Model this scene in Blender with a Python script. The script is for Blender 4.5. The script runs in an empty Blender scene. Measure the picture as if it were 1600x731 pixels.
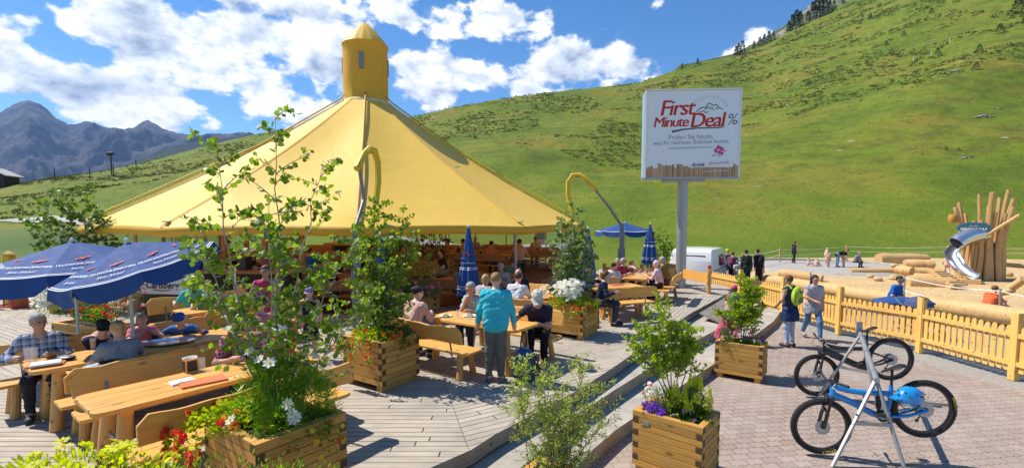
import bpy, math, random
import numpy as np
from math import sin, cos, pi, radians as R, atan2, sqrt
from mathutils import Vector, Matrix, noise as mnoise
random.seed(7); rng = np.random.default_rng(7)
S = bpy.context.scene; C = S.collection
CAM_Z = 2.45; F = 740.0; PITCH = R(4.0); Y0 = 400.0
# ---------------- camera ----------------
cd = bpy.data.cameras.new('camera'); cam = bpy.data.objects.new('camera', cd); C.objects.link(cam)
cam.location = (0, 0, CAM_Z); cam.rotation_euler = (pi/2 - PITCH, 0, 0)
cd.sensor_width = 36; cd.lens = F/1600*36; cd.shift_y = (Y0-365.5)/1600
cd.clip_start = .05; cd.clip_end = 30000
S.camera = cam
S.render.resolution_x = 1024; S.render.resolution_y = 467
# ---------------- world: Nishita sky with clouds ----------------
SUN = Vector((-.94, .34, 0)).normalized(); EL = R(53)
SD = Vector((SUN.x*cos(EL), SUN.y*cos(EL), sin(EL)))
W = bpy.data.worlds.new('World'); S.world = W; W.use_nodes = True
wt = W.node_tree; wt.nodes.clear(); WN = wt.nodes; WL = wt.links
def ray(px, py):
    x = (px-800)/F; y = (Y0-py)/F
    return Vector((x, cos(PITCH)+y*sin(PITCH), -sin(PITCH)+y*cos(PITCH)))
sky = WN.new('ShaderNodeTexSky'); sky.sky_type = 'NISHITA'; sky.sun_disc = False
sky.sun_elevation = EL; sky.sun_rotation = atan2(SUN.x, SUN.y); sky.altitude = 1800; sky.air_density = 1.0; sky.dust_density = .35; sky.ozone_density = 2.2
bg1 = WN.new('ShaderNodeBackground'); bg1.inputs[1].default_value = .118
gm = WN.new('ShaderNodeHueSaturation'); gm.inputs['Saturation'].default_value = 1.3
WL.new(sky.outputs[0], gm.inputs['Color']); WL.new(gm.outputs[0], bg1.inputs[0])
tc = WN.new('ShaderNodeTexCoord')
def wmath(op, a, b=None, c=None, clamp=False):
    n = WN.new('ShaderNodeMath'); n.operation = op; n.use_clamp = clamp
    for i, v in enumerate((a, b, c)):
        if v is None: continue
        if isinstance(v, (int, float)): n.inputs[i].default_value = v
        else: WL.new(v, n.inputs[i])
    return n.outputs[0]
def wvec(op, a, b):
    n = WN.new('ShaderNodeVectorMath'); n.operation = op
    for i, v in enumerate((a, b)):
        if isinstance(v, (tuple, Vector)): n.inputs[i].default_value = v
        else: WL.new(v, n.inputs[i])
    return n
ZS = 1.6
sc = wvec('MULTIPLY', tc.outputs['Generated'], (1, 1, ZS)).outputs[0]
wn = WN.new('ShaderNodeTexNoise'); wn.inputs['Scale'].default_value = 9; wn.inputs['Detail'].default_value = 4
WL.new(sc, wn.inputs['Vector'])
wo = wvec('SUBTRACT', wn.outputs['Color'], (.5, .5, .5)).outputs[0]
wo = wvec('MULTIPLY', wo, (.05, .05, .05)).outputs[0]
scw = wvec('ADD', sc, wo).outputs[0]
blobs = [(20,100,70,.9),(-60,210,120,1),(110,150,80,1),(220,160,90,1),(290,170,50,.8),(60,40,40,.5),(30,130,70,.8),(150,50,60,.8),(110,45,28,.8),(250,70,90,1.0),(330,70,110,1.1),(420,60,110,1.1),(480,30,90,1.0),
 (420,140,90,1.1),(500,110,70,1.0),(480,170,60,.9),(330,120,70,1),(220,8,100,.9),(160,0,60,.7),(560,20,50,.7),(340,200,28,.5),
 (640,30,38,.8),(700,25,48,.9),(755,40,45,.8),(790,25,45,.8),(840,25,38,.7),(650,105,55,.9),(710,110,55,.95),(750,125,40,.8),(660,150,50,.8),
 (905,90,50,.95),(870,120,60,1),(950,100,50,.9),(840,145,50,.9),(1000,105,38,.8),(900,130,70,1),(1180,66,26,.8),(1145,85,30,.75),(1020,10,10,.5),
 (-300,60,160,1),(-350,200,120,.8),(1900,60,120,.9),(560,-120,200,.9),(1200,-260,160,.8),(-100,-250,200,.9)]
cur = None
for (bx, by, br, bs) in blobs:
    d = ray(bx, by).normalized(); rr = br/F*1.15*(1/ (1+((bx-800)/F)**2)**.5)
    c = (d.x, d.y, d.z*ZS)
    dist = wvec('DISTANCE', scw, c).outputs['Value']
    v = wmath('MULTIPLY_ADD', dist, -bs/rr, bs)
    cur = v if cur is None else wmath('SMOOTH_MAX', cur, v, .12)
def cloudnoise(vec):
    n = WN.new('ShaderNodeTexNoise'); n.inputs['Scale'].default_value = 11; n.inputs['Detail'].default_value = 9; n.inputs['Roughness'].default_value = .56
    WL.new(vec, n.inputs['Vector']); return n.outputs['Fac']
n1 = cloudnoise(sc)
off = wvec('ADD', sc, tuple(SD*.028)).outputs[0]
n2 = cloudnoise(off)
dens = wmath('ADD', cur, wmath('MULTIPLY_ADD', n1, 3.0, -1.72))
mr = WN.new('ShaderNodeMapRange'); mr.interpolation_type = 'SMOOTHERSTEP'; WL.new(dens, mr.inputs[0])
mr.inputs[1].default_value = -.02; mr.inputs[2].default_value = .34; mr.inputs[3].default_value = 0; mr.inputs[4].default_value = 1
shade = wmath('MULTIPLY_ADD', wmath('SUBTRACT', n1, n2), 4.2, .83)
lowf = WN.new('ShaderNodeTexNoise'); lowf.inputs['Scale'].default_value = 4.5; lowf.inputs['Detail'].default_value = 3; WL.new(sc, lowf.inputs['Vector'])
shade = wmath('SUBTRACT', shade, wmath('MULTIPLY', wmath('MULTIPLY', wmath('SUBTRACT', dens, .45, None, True), .9), wmath('MULTIPLY_ADD', lowf.outputs['Fac'], 4, -1.45, True)), None, True)
cr = WN.new('ShaderNodeValToRGB'); WL.new(shade, cr.inputs[0])
cr.color_ramp.elements[0].position = 0; cr.color_ramp.elements[0].color = (.27, .34, .46, 1)
cr.color_ramp.elements[1].position = 1; cr.color_ramp.elements[1].color = (1.0, 1.0, 1.0, 1)
e = cr.color_ramp.elements.new(.6); e.color = (.68, .74, .83, 1)
bg2 = WN.new('ShaderNodeBackground'); bg2.inputs[1].default_value = .92; WL.new(cr.outputs[0], bg2.inputs[0])
mx = WN.new('ShaderNodeMixShader'); WL.new(mr.outputs[0], mx.inputs[0]); WL.new(bg1.outputs[0], mx.inputs[1]); WL.new(bg2.outputs[0], mx.inputs[2])
ow = WN.new('ShaderNodeOutputWorld'); WL.new(mx.outputs[0], ow.inputs[0])
# ---------------- sun ----------------
sl = bpy.data.lights.new('sun', 'SUN'); sl.energy = 4.9; sl.angle = R(.5); sl.color = (1, .93, .82)
so = bpy.data.objects.new('sun', sl); C.objects.link(so); so.rotation_euler = SD.to_track_quat('Z', 'Y').to_euler()
S.view_settings.view_transform = 'Standard'; S.view_settings.look = 'None'; S.view_settings.gamma = 1; S.view_settings.exposure = .55
S.render.engine = 'CYCLES'
S.cycles.max_bounces = 6; S.cycles.transparent_max_bounces = 12; S.cycles.volume_bounces = 0

# ================= helpers =================
def G(px, py, z=0.0):                      # pixel of the photograph -> point on the plane z
    d = ray(px, py); t = (z-CAM_Z)/d.z
    return Vector((d.x*t, d.y*t, z))
def AT(px, py, Y):                         # pixel -> point at depth Y
    d = ray(px, py); t = Y/d.y
    return Vector((d.x*t, Y, CAM_Z+d.z*t))
class MB:
    def __init__(s): s.v = []; s.f = []; s.m = []
    def add(s, vs, fs, mi=0):
        o = len(s.v); s.v += [tuple(p) for p in vs]; s.f += [tuple(i+o for i in f) for f in fs]; s.m += [mi]*len(fs); return s
    def box(s, c, d, rot=None, mi=0):
        hx, hy, hz = d[0]/2, d[1]/2, d[2]/2
        P = [Vector((a*hx, b*hy, e*hz)) for e in (-1, 1) for a, b in ((-1,-1),(1,-1),(1,1),(-1,1))]
        if rot is not None:
            M = rot if isinstance(rot, Matrix) else Matrix.Rotation(rot, 3, 'Z'); P = [M @ p for p in P]
        P = [p+Vector(c) for p in P]
        return s.add(P, [(3,2,1,0),(4,5,6,7),(0,1,5,4),(1,2,6,5),(2,3,7,6),(3,0,4,7)], mi)
    def bar(s, a, b, w, h, mi=0, up=(0,0,1)):
        a = Vector(a); b = Vector(b); d = b-a; L = d.length; d.normalize(); u = Vector(up)
        if abs(d.dot(u)) > .98: u = Vector((0,1,0))
        x = d.cross(u).normalized(); z = x.cross(d)
        M = Matrix((x, d, z)).transposed()
        return s.box((a+b)/2, (w, L, h), M, mi)
    def tube(s, pts, rad, n=8, mi=0, cap=True, closed=False):
        pts = [Vector(p) for p in pts]; k = len(pts)
        if isinstance(rad, (int, float)): rad = [rad]*k
        vs = []; t0 = (pts[1]-pts[0]).normalized(); u = t0.orthogonal().normalized()
        for i, p in enumerate(pts):
            if closed: t = (pts[(i+1)%k]-pts[i-1]).normalized()
            else: t = (pts[min(i+1,k-1)]-pts[max(i-1,0)]).normalized()
            u = (u - t*u.dot(t));  u = u.normalized() if u.length > 1e-6 else t.orthogonal().normalized()
            w = t.cross(u)
            for j in range(n): vs.append(p + (u*cos(2*pi*j/n)+w*sin(2*pi*j/n))*rad[i])
        fs = []; rg = k if closed else k-1
        for i in range(rg):
            a = i*n; b = ((i+1)%k)*n
            for j in range(n): fs.append((a+j, a+(j+1)%n, b+(j+1)%n, b+j))
        if cap and not closed: fs.append(tuple(range(n-1,-1,-1))); fs.append(tuple((k-1)*n+j for j in range(n)))
        return s.add(vs, fs, mi)
    def cyl(s, a, b, r0, r1=None, n=12, mi=0): return s.tube([a, b], [r0, r0 if r1 is None else r1], n, mi)
    def lathe(s, prof, c=(0,0,0), n=24, mi=0, fold=None, cap=False, M=None):
        vs = []; k = len(prof)
        for i, (r, z) in enumerate(prof):
            for j in range(n):
                a = 2*pi*j/n; q = r*(fold(a, i/(k-1)) if fold else 1); p = Vector((q*cos(a), q*sin(a), z))
                if M: p = M @ p
                vs.append(p+Vector(c))
        fs = [(i*n+j, i*n+(j+1)%n, (i+1)*n+(j+1)%n, (i+1)*n+j) for i in range(k-1) for j in range(n)]
        if cap: fs.append(tuple(range(n-1,-1,-1))); fs.append(tuple((k-1)*n+j for j in range(n)))
        return s.add(vs, fs, mi)
    def ell(s, c, r, n=10, m=7, M=None, mi=0):
        prof = [(sin(pi*i/m)*.9999+1e-4, -cos(pi*i/m)) for i in range(m+1)]; vs = []
        for q, z in prof:
            for j in range(n):
                a = 2*pi*j/n; p = Vector((q*cos(a)*r[0], q*sin(a)*r[1], z*r[2]))
                if M: p = M @ p
                vs.append(p+Vector(c))
        return s.add(vs, [(i*n+j, i*n+(j+1)%n, (i+1)*n+(j+1)%n, (i+1)*n+j) for i in range(m) for j in range(n)], mi)
    def prism(s, poly, ax, d0, d1, mi=0):
        # poly: 2D list; ax: 'z' -> (x,y,d), 'y' -> (x,d,z)
        f = (lambda p, d: (p[0], p[1], d)) if ax == 'z' else (lambda p, d: (p[0], d, p[1])) if ax == 'y' else (lambda p, d: (d, p[0], p[1]))
        n = len(poly); vs = [f(p, d0) for p in poly]+[f(p, d1) for p in poly]
        fs = [tuple(range(n-1,-1,-1)), tuple(range(n, 2*n))]+[(i, (i+1)%n, n+(i+1)%n, n+i) for i in range(n)]
        return s.add(vs, fs, mi)
    def build(s, name, mats, parent=None, smooth=30, bevel=0, label=None, loc=None, rz=None, fixn=False):
        me = bpy.data.meshes.new(name); me.from_pydata(s.v, [], s.f)
        if not isinstance(mats, (list, tuple)): mats = [mats]
        for m in mats: me.materials.append(m)
        if len(mats) > 1: me.polygons.foreach_set('material_index', s.m)
        return link(name, me, parent, smooth, bevel, label, loc, rz, fixn)
def fix_normals(me):
    import bmesh
    bm = bmesh.new(); bm.from_mesh(me); bmesh.ops.recalc_face_normals(bm, faces=bm.faces); bm.to_mesh(me); bm.free()
def link(name, me, parent=None, smooth=30, bevel=0, label=None, loc=None, rz=None, fixn=False):
    if fixn: fix_normals(me)
    if smooth:
        me.polygons.foreach_set('use_smooth', [True]*len(me.polygons))
        if smooth < 180: me.set_sharp_from_angle(angle=R(smooth))
    me.update()
    o = bpy.data.objects.new(name, me); C.objects.link(o)
    if parent: o.parent = parent
    if loc is not None: o.location = loc
    if rz is not None: o.rotation_euler.z = rz
    if bevel:
        b = o.modifiers.new('bevel', 'BEVEL'); b.width = bevel; b.segments = 2; b.limit_method = 'ANGLE'; b.angle_limit = R(40)
    if label: o['label'] = label
    return o
def arr_mesh(name, V, Fq, mats, parent=None, smooth=0, mi=None):
    V = np.asarray(V, dtype=np.float32).reshape(-1, 3); Fq = np.asarray(Fq, dtype=np.int32); k = Fq.shape[1]
    me = bpy.data.meshes.new(name); me.vertices.add(len(V)); me.vertices.foreach_set('co', V.ravel())
    me.loops.add(Fq.size); me.loops.foreach_set('vertex_index', Fq.ravel())
    me.polygons.add(len(Fq)); me.polygons.foreach_set('loop_start', np.arange(0, Fq.size, k, dtype=np.int32))
    if not isinstance(mats, (list, tuple)): mats = [mats]
    for m in mats: me.materials.append(m)
    if mi is not None: me.polygons.foreach_set('material_index', np.asarray(mi, dtype=np.int32))
    me.update(calc_edges=True); me.validate()
    return link(name, me, parent, smooth)
def thing(name, label, cat, loc=(0,0,0), rz=0, group=None):
    o = bpy.data.objects.new(name, None); C.objects.link(o); o.location = loc; o.rotation_euler.z = rz; o.empty_display_size = .1
    o['label'] = label; o['category'] = cat
    if group: o['group'] = group
    return o
def tag(o, label, cat, group=None):
    o['label'] = label; o['category'] = cat
    if group: o['group'] = group
    return o
def struct(o): o['kind'] = 'structure'; return o
def copy_tree(o, parent=None):
    c = o.copy(); C.objects.link(c); c.parent = parent
    for ch in [q for q in o.children]: copy_tree(ch, c)
    return c
def dup(o, loc, rz, label):
    c = copy_tree(o); c.location = loc; c.rotation_euler.z = rz; c['label'] = label; return c

# ================= materials =================
class NT:
    def __init__(s, m): m.use_nodes = True; s.t = m.node_tree; s.N = s.t.nodes; s.L = s.t.links; s.N.clear(); s.m = m
    def n(s, k, **kw):
        q = s.N.new('ShaderNode'+k)
        for a, b in kw.items(): setattr(q, a, b)
        return q
    def ln(s, a, b): s.L.new(a, b)
    def math(s, op, a, b=None, c=None, clamp=False):
        q = s.n('Math', operation=op, use_clamp=clamp)
        for i, v in enumerate((a, b, c)):
            if v is None: continue
            if isinstance(v, (int, float)): q.inputs[i].default_value = v
            else: s.ln(v, q.inputs[i])
        return q.outputs[0]
    def mixc(s, f, a, b, bt='MIX'):
        q = s.n('Mix', data_type='RGBA', blend_type=bt)
        for i, v in ((0, f), (6, a), (7, b)):
            if isinstance(v, (int, float)): q.inputs[i].default_value = v
            elif isinstance(v, (tuple, list)): q.inputs[i].default_value = tuple(v)+((1,) if len(v) == 3 else ())
            else: s.ln(v, q.inputs[i])
        return q.outputs[2]
    def noise(s, vec, scale, detail=4, rough=.55, out='Fac'):
        q = s.n('TexNoise'); q.inputs['Scale'].default_value = scale; q.inputs['Detail'].default_value = detail; q.inputs['Roughness'].default_value = rough
        if vec is not None: s.ln(vec, q.inputs['Vector'])
        return q.outputs[out]
    def ramp(s, f, pts):
        q = s.n('ValToRGB'); s.ln(f, q.inputs[0]); el = q.color_ramp.elements
        while len(el) < len(pts): el.new(.5)
        for e, (p, c) in zip(el, pts): e.position = p; e.color = tuple(c)+(1,) if len(c) == 3 else c
        return q.outputs[0]
    def map(s, vec, scale=(1,1,1), rot=(0,0,0)):
        q = s.n('Mapping'); q.inputs['Scale'].default_value = scale; q.inputs['Rotation'].default_value = rot; s.ln(vec, q.inputs['Vector']); return q.outputs[0]
    def obj(s): return s.n('TexCoord').outputs['Object']
    def pos(s): return s.n('NewGeometry').outputs['Position']
    def bsdf(s, col, rough=.6, metal=0, bump=None, bs=.3, bd=.02, spec=.5, out=True, coat=0):
        q = s.n('BsdfPrincipled')
        if isinstance(col, (tuple, list)): q.inputs['Base Color'].default_value = tuple(col[:3])+(1,)
        else: s.ln(col, q.inputs['Base Color'])
        if isinstance(rough, (int, float)): q.inputs['Roughness'].default_value = rough
        else: s.ln(rough, q.inputs['Roughness'])
        q.inputs['Metallic'].default_value = metal; q.inputs['Specular IOR Level'].default_value = spec
        if coat: q.inputs['Coat Weight'].default_value = coat; q.inputs['Coat Roughness'].default_value = .15
        if bump is not None:
            b = s.n('Bump'); b.inputs['Strength'].default_value = bs; b.inputs['Distance'].default_value = bd; s.ln(bump, b.inputs['Height']); s.ln(b.outputs[0], q.inputs['Normal'])
        if out: s.out(q.outputs[0])
        return q
    def out(s, sh, disp=None):
        o = s.n('OutputMaterial'); s.ln(sh, o.inputs['Surface'])
def nm(name): return NT(bpy.data.materials.new(name))
_mc = {}
def paint(name, col, rough=.55, metal=0, var=.12, sc=18, bump=0, coat=0, spec=.5):
    if name in _mc: return _mc[name]
    t = nm(name); v = t.obj(); n = t.noise(v, sc, 5)
    c = t.mixc(t.math('MULTIPLY', n, 1), tuple(x*(1-var) for x in col), tuple(min(1, x*(1+var)) for x in col))
    r = t.math('MULTIPLY_ADD', t.noise(v, sc*2.3, 3), .2, rough-.1)
    t.bsdf(c, r, metal, bump=t.noise(v, sc*4, 4) if bump else None, bs=bump, bd=.01, coat=coat, spec=spec)
    _mc[name] = t.m; return t.m
def wood(name, col, dark, stretch=(1.2, 14, 14), rough=.5, knots=True, island=.25, spec=.4, bump=.25):
    t = nm(name); v = t.obj(); m = t.map(v, stretch)
    isl = t.n('NewGeometry').outputs['Random Per Island']
    a = t.n('VectorMath', operation='ADD'); t.ln(m, a.inputs[0]); q = t.n('CombineXYZ'); t.ln(t.math('MULTIPLY', isl, 37), q.inputs[0]); t.ln(t.math('MULTIPLY', isl, 91), q.inputs[1]); t.ln(q.outputs[0], a.inputs[1])
    n = t.noise(a.outputs[0], 2.2, 6, .6); n3 = t.noise(a.outputs[0], 9, 3, .6)
    f = t.math('ADD', t.math('MULTIPLY_ADD', n, 2.2, -.65), t.math('MULTIPLY_ADD', n3, .6, -.3), None, True)
    c = t.mixc(f, col, dark)
    if knots:
        vo = t.n('TexVoronoi'); vo.inputs['Scale'].default_value = 1.1; t.ln(t.map(v, (2.6, 6, 6)), vo.inputs['Vector'])
        k = t.ramp(vo.outputs['Distance'], [(0, (1,1,1)), (.10, (1,1,1)), (.19, (0,0,0))])
        c = t.mixc(t.math('MULTIPLY', k, .75), c, tuple(x*.35 for x in dark))
    big = t.noise(v, 1.7, 3)
    c = t.mixc(t.math('MULTIPLY', t.math('SUBTRACT', big, .5, None, True), .9), c, tuple(x*.75 for x in dark))
    wx_ = t.noise(t.map(v, (1.4,3,3)), 2.1, 5, .65)
    c = t.mixc(t.math('MULTIPLY_ADD', wx_, 1.9, -.93, True), c, tuple(.55*x+.45*g_ for x, g_ in zip(col, (.33,.29,.24))))
    hs = t.n('HueSaturation'); t.ln(c, hs.inputs['Color']); t.ln(t.math('MULTIPLY_ADD', isl, 2*island, 1-island), hs.inputs['Value'])
    t.bsdf(hs.outputs[0], t.math('MULTIPLY_ADD', n3, .25, rough-.1), 0, bump=t.math('ADD', n, n3), bs=bump, bd=.006, spec=spec)
    return t.m
def leafm(name, cols, tr=.45, rough=.45, spec=.4):
    t = nm(name); isl = t.n('NewGeometry').outputs['Random Per Island']
    k = len(cols); c = t.ramp(isl, [(i/(k-1) if k > 1 else 0, cols[i]) for i in range(k)])
    b = t.bsdf(c, rough, 0, out=False, spec=spec); tl = t.n('BsdfTranslucent')
    hs = t.n('HueSaturation'); hs.inputs['Hue'].default_value = .49; hs.inputs['Saturation'].default_value = 1.1; hs.inputs['Value'].default_value = 1.9; t.ln(c, hs.inputs['Color']); t.ln(hs.outputs[0], tl.inputs[0])
    mx = t.n('MixShader'); mx.inputs[0].default_value = tr; t.ln(b.outputs[0], mx.inputs[1]); t.ln(tl.outputs[0], mx.inputs[2]); t.out(mx.outputs[0]); return t.m
M = {}
M['larch'] = wood('larch', (.82, .435, .10), (.64, .30, .06), rough=.42, island=.1)
M['larch_end'] = wood('larch_end', (.70, .39, .11), (.52, .25, .06), (14, 14, 1.5), rough=.5, island=.12)
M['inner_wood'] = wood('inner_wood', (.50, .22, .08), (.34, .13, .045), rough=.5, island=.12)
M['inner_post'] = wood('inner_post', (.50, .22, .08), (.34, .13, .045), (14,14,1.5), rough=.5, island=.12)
M['planter_x'] = wood('planter_x', (.60, .325, .07), (.40, .20, .038), (1.5, 20, 20), rough=.65, island=.22)
M['planter_y'] = wood('planter_y', (.60, .325, .07), (.40, .20, .038), (20, 1.5, 20), rough=.65, island=.22)
M['endgrain'] = paint('endgrain', (.085, .045, .02), .8, var=.4, sc=60)
M['fence'] = wood('fence', (.84, .52, .14), (.70, .38, .085), (10, 10, 1.2), rough=.6, island=.15)
M['fence_rail'] = wood('fence_rail', (.84, .52, .14), (.70, .38, .085), (3, 3, 12), rough=.6, island=.1)
M['log'] = wood('log', (.62, .40, .17), (.46, .26, .095), (9, 9, 1.0), rough=.6, island=.15)
M['log_flat'] = wood('log_flat', (.62, .40, .17), (.42, .23, .085), (1, 9, 9), rough=.6, island=.15)
M['dark_wood'] = wood('dark_wood', (.06, .032, .018), (.03, .015, .01), rough=.7)
M['steel'] = paint('steel', (.42, .43, .44), .42, .75, .25, 9, .08)
M['galv'] = paint('galv', (.38, .39, .39), .52, .6, .18, 25, .05)
M['grey_metal'] = paint('grey_metal', (.22, .23, .24), .5, .3, .2, 6)
M['black'] = paint('black', (.012, .012, .013), .45, 0, .3, 30)
M['black_gloss'] = paint('black_gloss', (.012, .012, .014), .22, 0, .2, 20, coat=.4)
M['rubber'] = paint('rubber', (.022, .021, .020), .85, 0, .4, 40, .4)
M['white'] = paint('white', (.78, .78, .76), .5, 0, .04)
M['offwhite'] = paint('offwhite', (.62, .61, .58), .6, 0, .08)
M['navy'] = paint('navy', (.008, .058, .225), .8, 0, .25, 5, .15)
M['print_white'] = paint('print_white', (.72, .74, .80), .7, 0, .02)
M['print_red'] = paint('print_red', (.55, .03, .02), .7, 0, .05)
M['print_black'] = paint('print_black', (.02, .02, .02), .6, 0, .05)
M['soil'] = paint('soil', (.03, .02, .012), .95, 0, .4, 30, .5)
M['bark'] = paint('bark', (.085, .05, .03), .85, 0, .4, 40, .5)
M['birch_bark'] = wood('birch_bark', (.55, .50, .42), (.16, .12, .09), (6, 6, 26), rough=.8, knots=False, island=0)
M['stem'] = paint('stem', (.10, .14, .035), .7, 0, .3, 30)
M['leaf'] = leafm('leaf', [(.085, .17, .02), (.13, .23, .026), (.20, .29, .035), (.07, .14, .02)], .5)
M['leaf_dark'] = leafm('leaf_dark', [(.045, .10, .014), (.075, .15, .02), (.11, .19, .025)], .45)
M['leaf_lime'] = leafm('leaf_lime', [(.22, .33, .025), (.30, .40, .035), (.16, .27, .025)], .5)
M['leaf_blue'] = leafm('leaf_blue', [(.10, .18, .05), (.15, .23, .06), (.19, .27, .07)], .45)
M['willow'] = leafm('willow', [(.30, .40, .07), (.38, .46, .10), (.24, .33, .06), (.42, .48, .14)], .5)
M['fern'] = leafm('fern', [(.12, .25, .025), (.17, .32, .03), (.22, .36, .04)], .5)
M['yellow_leaf'] = leafm('yellow_leaf', [(.50, .58, .03), (.40, .52, .02), (.62, .62, .04)], .4)
M['purple_leaf'] = leafm('purple_leaf', [(.10, .02, .015), (.16, .035, .02), (.07, .02, .012)], .35)
for k, c in dict(white=((.80,.80,.76),(.7,.72,.66)), red=((.62,.025,.02),(.72,.07,.04)), coral=((.75,.12,.06),(.7,.06,.03)), pink=((.70,.16,.28),(.78,.28,.38)), purple=((.17,.04,.42),(.24,.08,.55)), yellow=((.80,.55,.02),(.78,.66,.05)), orange=((.8,.25,.01),(.75,.33,.02)), lime=((.62,.62,.04),(.5,.58,.03)), magenta=((.5,.06,.22),(.62,.12,.3))).items():
    M['fl_'+k] = leafm('flower_'+k, [c[0], c[1]], .3, .6, .2)
# ================= terrain =================
crest = [(-1400,345,140),(-600,330,140),(-200,300,150),(0,292,150),(60,282,155),(160,268,160),(250,247,165),(330,225,180),(420,205,200),(520,190,220),(640,182,250),(700,170,260),(800,152,270),(900,140,280),(1000,128,290),(1050,110,300),(1100,97,310),(1150,88,330),(1200,66,350),(1260,35,360),(1300,15,370),(1340,-5,370),(1600,-150,380),(2200,-400,380),(3000,-600,380)]
cu = []; ce = []; cy = []
for (px, py, Y) in crest: d = ray(px, py); cu.append(d.x/d.y); ce.append(d.z/d.y); cy.append(Y)
cu = np.array(cu); ce = np.array(ce); cy = np.array(cy)
fu = np.array([-2, -.9, -.5, -.1, .3, 1, 3]); fY = np.array([16, 17, 24, 34, 46, 50, 50.])
def vnoise(x, y, seed=0):
    xi = np.floor(x).astype(int); yi = np.floor(y).astype(int); fx = x-xi; fy = y-yi; fx = fx*fx*(3-2*fx); fy = fy*fy*(3-2*fy)
    def h(a, b): return (np.sin(a*127.1+b*311.7+seed*74.7)*43758.5453) % 1.0
    return (h(xi,yi)*(1-fx)+h(xi+1,yi)*fx)*(1-fy)+(h(xi,yi+1)*(1-fx)+h(xi+1,yi+1)*fx)*fy
def fbm(x, y, o=5, seed=0, ridged=False):
    s = 0; a = .5; t = 0
    for i in range(o):
        n = vnoise(x*2**i+i*17.3, y*2**i-i*9.1, seed)
        if ridged: n = 1-np.abs(2*n-1)
        s = s+a*n; t += a; a *= .5
    return s/t
def hz(x, y):
    x = np.asarray(x, float); y = np.asarray(y, float); u = x/np.maximum(y, 12)
    Y1 = np.interp(u, cu, cy); E = np.interp(u, cu, ce); Yf = np.interp(u, fu, fY)
    top = CAM_Z+E*Y1; t = (y-Yf)/(Y1-Yf); tc_ = np.clip(t, 0, 1)
    ex = np.interp(u, [-1, -.3, .2, 1], [1.35, 1.3, 1.25, 1.22])
    z = -.62+(top+.62)*tc_**ex
    z = np.where(t > 1, top-(t-1)*60-np.maximum(t-1,0)**2*40, z)
    b = np.clip((y-Yf)/25, 0, 1)*np.clip((1.02-t)*6, .25, 1)
    z = z+b*((fbm(x/28, y/28, 4, 3)-.5)*3.0+(fbm(x/75+3, y/45, 3, 21)-.5)*8*np.clip((y-Yf-20)/50, 0, 1)+(fbm(x/7, y/7, 3, 5)-.5)*.9)
    kn = np.exp(-(((u-.86)/.16)**2+((y-120)/22)**2))*5 ; z = z+kn*b
    return z
def H1(x, y): return float(hz(np.array([x]), np.array([y]))[0])
def TR(px, py, Ymax=420):                       # ray against the terrain
    d = ray(px, py); ys = np.linspace(14, Ymax, 1600); xs = d.x/d.y*ys; zr = CAM_Z+d.z/d.y*ys; k = np.where(hz(xs, ys) > zr)[0]
    if len(k) == 0: return None
    i = k[0]; return Vector((xs[i], ys[i], float(hz(xs[i:i+1], ys[i:i+1])[0])))
Ys = np.concatenate([[-40, -10, 4, 12], np.geomspace(15, 520, 240)]); Us = np.linspace(-1.75, 1.75, 300)
UU, YY = np.meshgrid(Us, Ys); XX = UU*(YY+60) * np.where(YY < 60, 1, 1)
ZZ = hz(XX, YY); V = np.stack([XX, YY, ZZ], -1).reshape(-1, 3); nx = len(Us); ny = len(Ys)
ii, jj = np.meshgrid(np.arange(nx-1), np.arange(ny-1)); a = (jj*nx+ii).ravel()
FQ = np.stack([a, a+1, a+nx+1, a+nx], 1)
def grass_mat(name, scl=1.0, cols=None):
    t = nm(name); p = t.pos()
    big = t.noise(p, .035*scl, 5, .6); mid = t.noise(p, .22*scl, 6, .65); fine = t.noise(p, 2.2*scl, 6, .7)
    c = t.ramp(big, [(.34, (.085, .145, .010)), (.5, (.145, .195, .014)), (.66, (.215, .19, .024))])
    m = t.math('ADD', t.math('MULTIPLY', mid, .8), t.math('MULTIPLY', fine, .2))
    dk = t.ramp(m, [(.40, (1,1,1)), (.54, (0,0,0))])
    sep = t.n('SeparateXYZ'); t.ln(p, sep.inputs[0])
    zone = t.math('MULTIPLY', t.math('MULTIPLY_ADD', sep.outputs[2], .10, -.35, True), 1)
    c = t.mixc(t.math('MULTIPLY', t.math('MULTIPLY_ADD', zone, .55, .08), dk), c, (.06, .09, .012))
    st = t.noise(t.map(p, (.02, .02, .25)), 6, 5, .6)          # terraces of sheep paths, brownish heath
    c = t.mixc(t.math('MULTIPLY', zone, t.math('MULTIPLY_ADD', st, 2.4, -1.15, True)), c, (.13, .095, .02))
    lt = t.noise(p, .5*scl, 3); c = t.mixc(t.math('MULTIPLY_ADD', lt, 1.6, -.85, True), c, (.20, .24, .03))
    vo = t.n('TexVoronoi'); vo.inputs['Scale'].default_value = .16; t.ln(p, vo.inputs['Vector'])
    rk = t.math('MULTIPLY', t.math('LESS_THAN', vo.outputs['Distance'], .10), t.math('MULTIPLY', zone, t.math('GREATER_THAN', big, .53)))
    c = t.mixc(rk, c, (.30, .29, .25))
    h = t.math('ADD', t.math('MULTIPLY', mid, 1.0), t.math('MULTIPLY', fine, .45))
    t.bsdf(c, .85, bump=h, bs=1.0, bd=.55, spec=.15); return t.m
M['grass'] = grass_mat('grass')
struct(arr_mesh('meadow', V, FQ, M['grass'], smooth=180))
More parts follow.
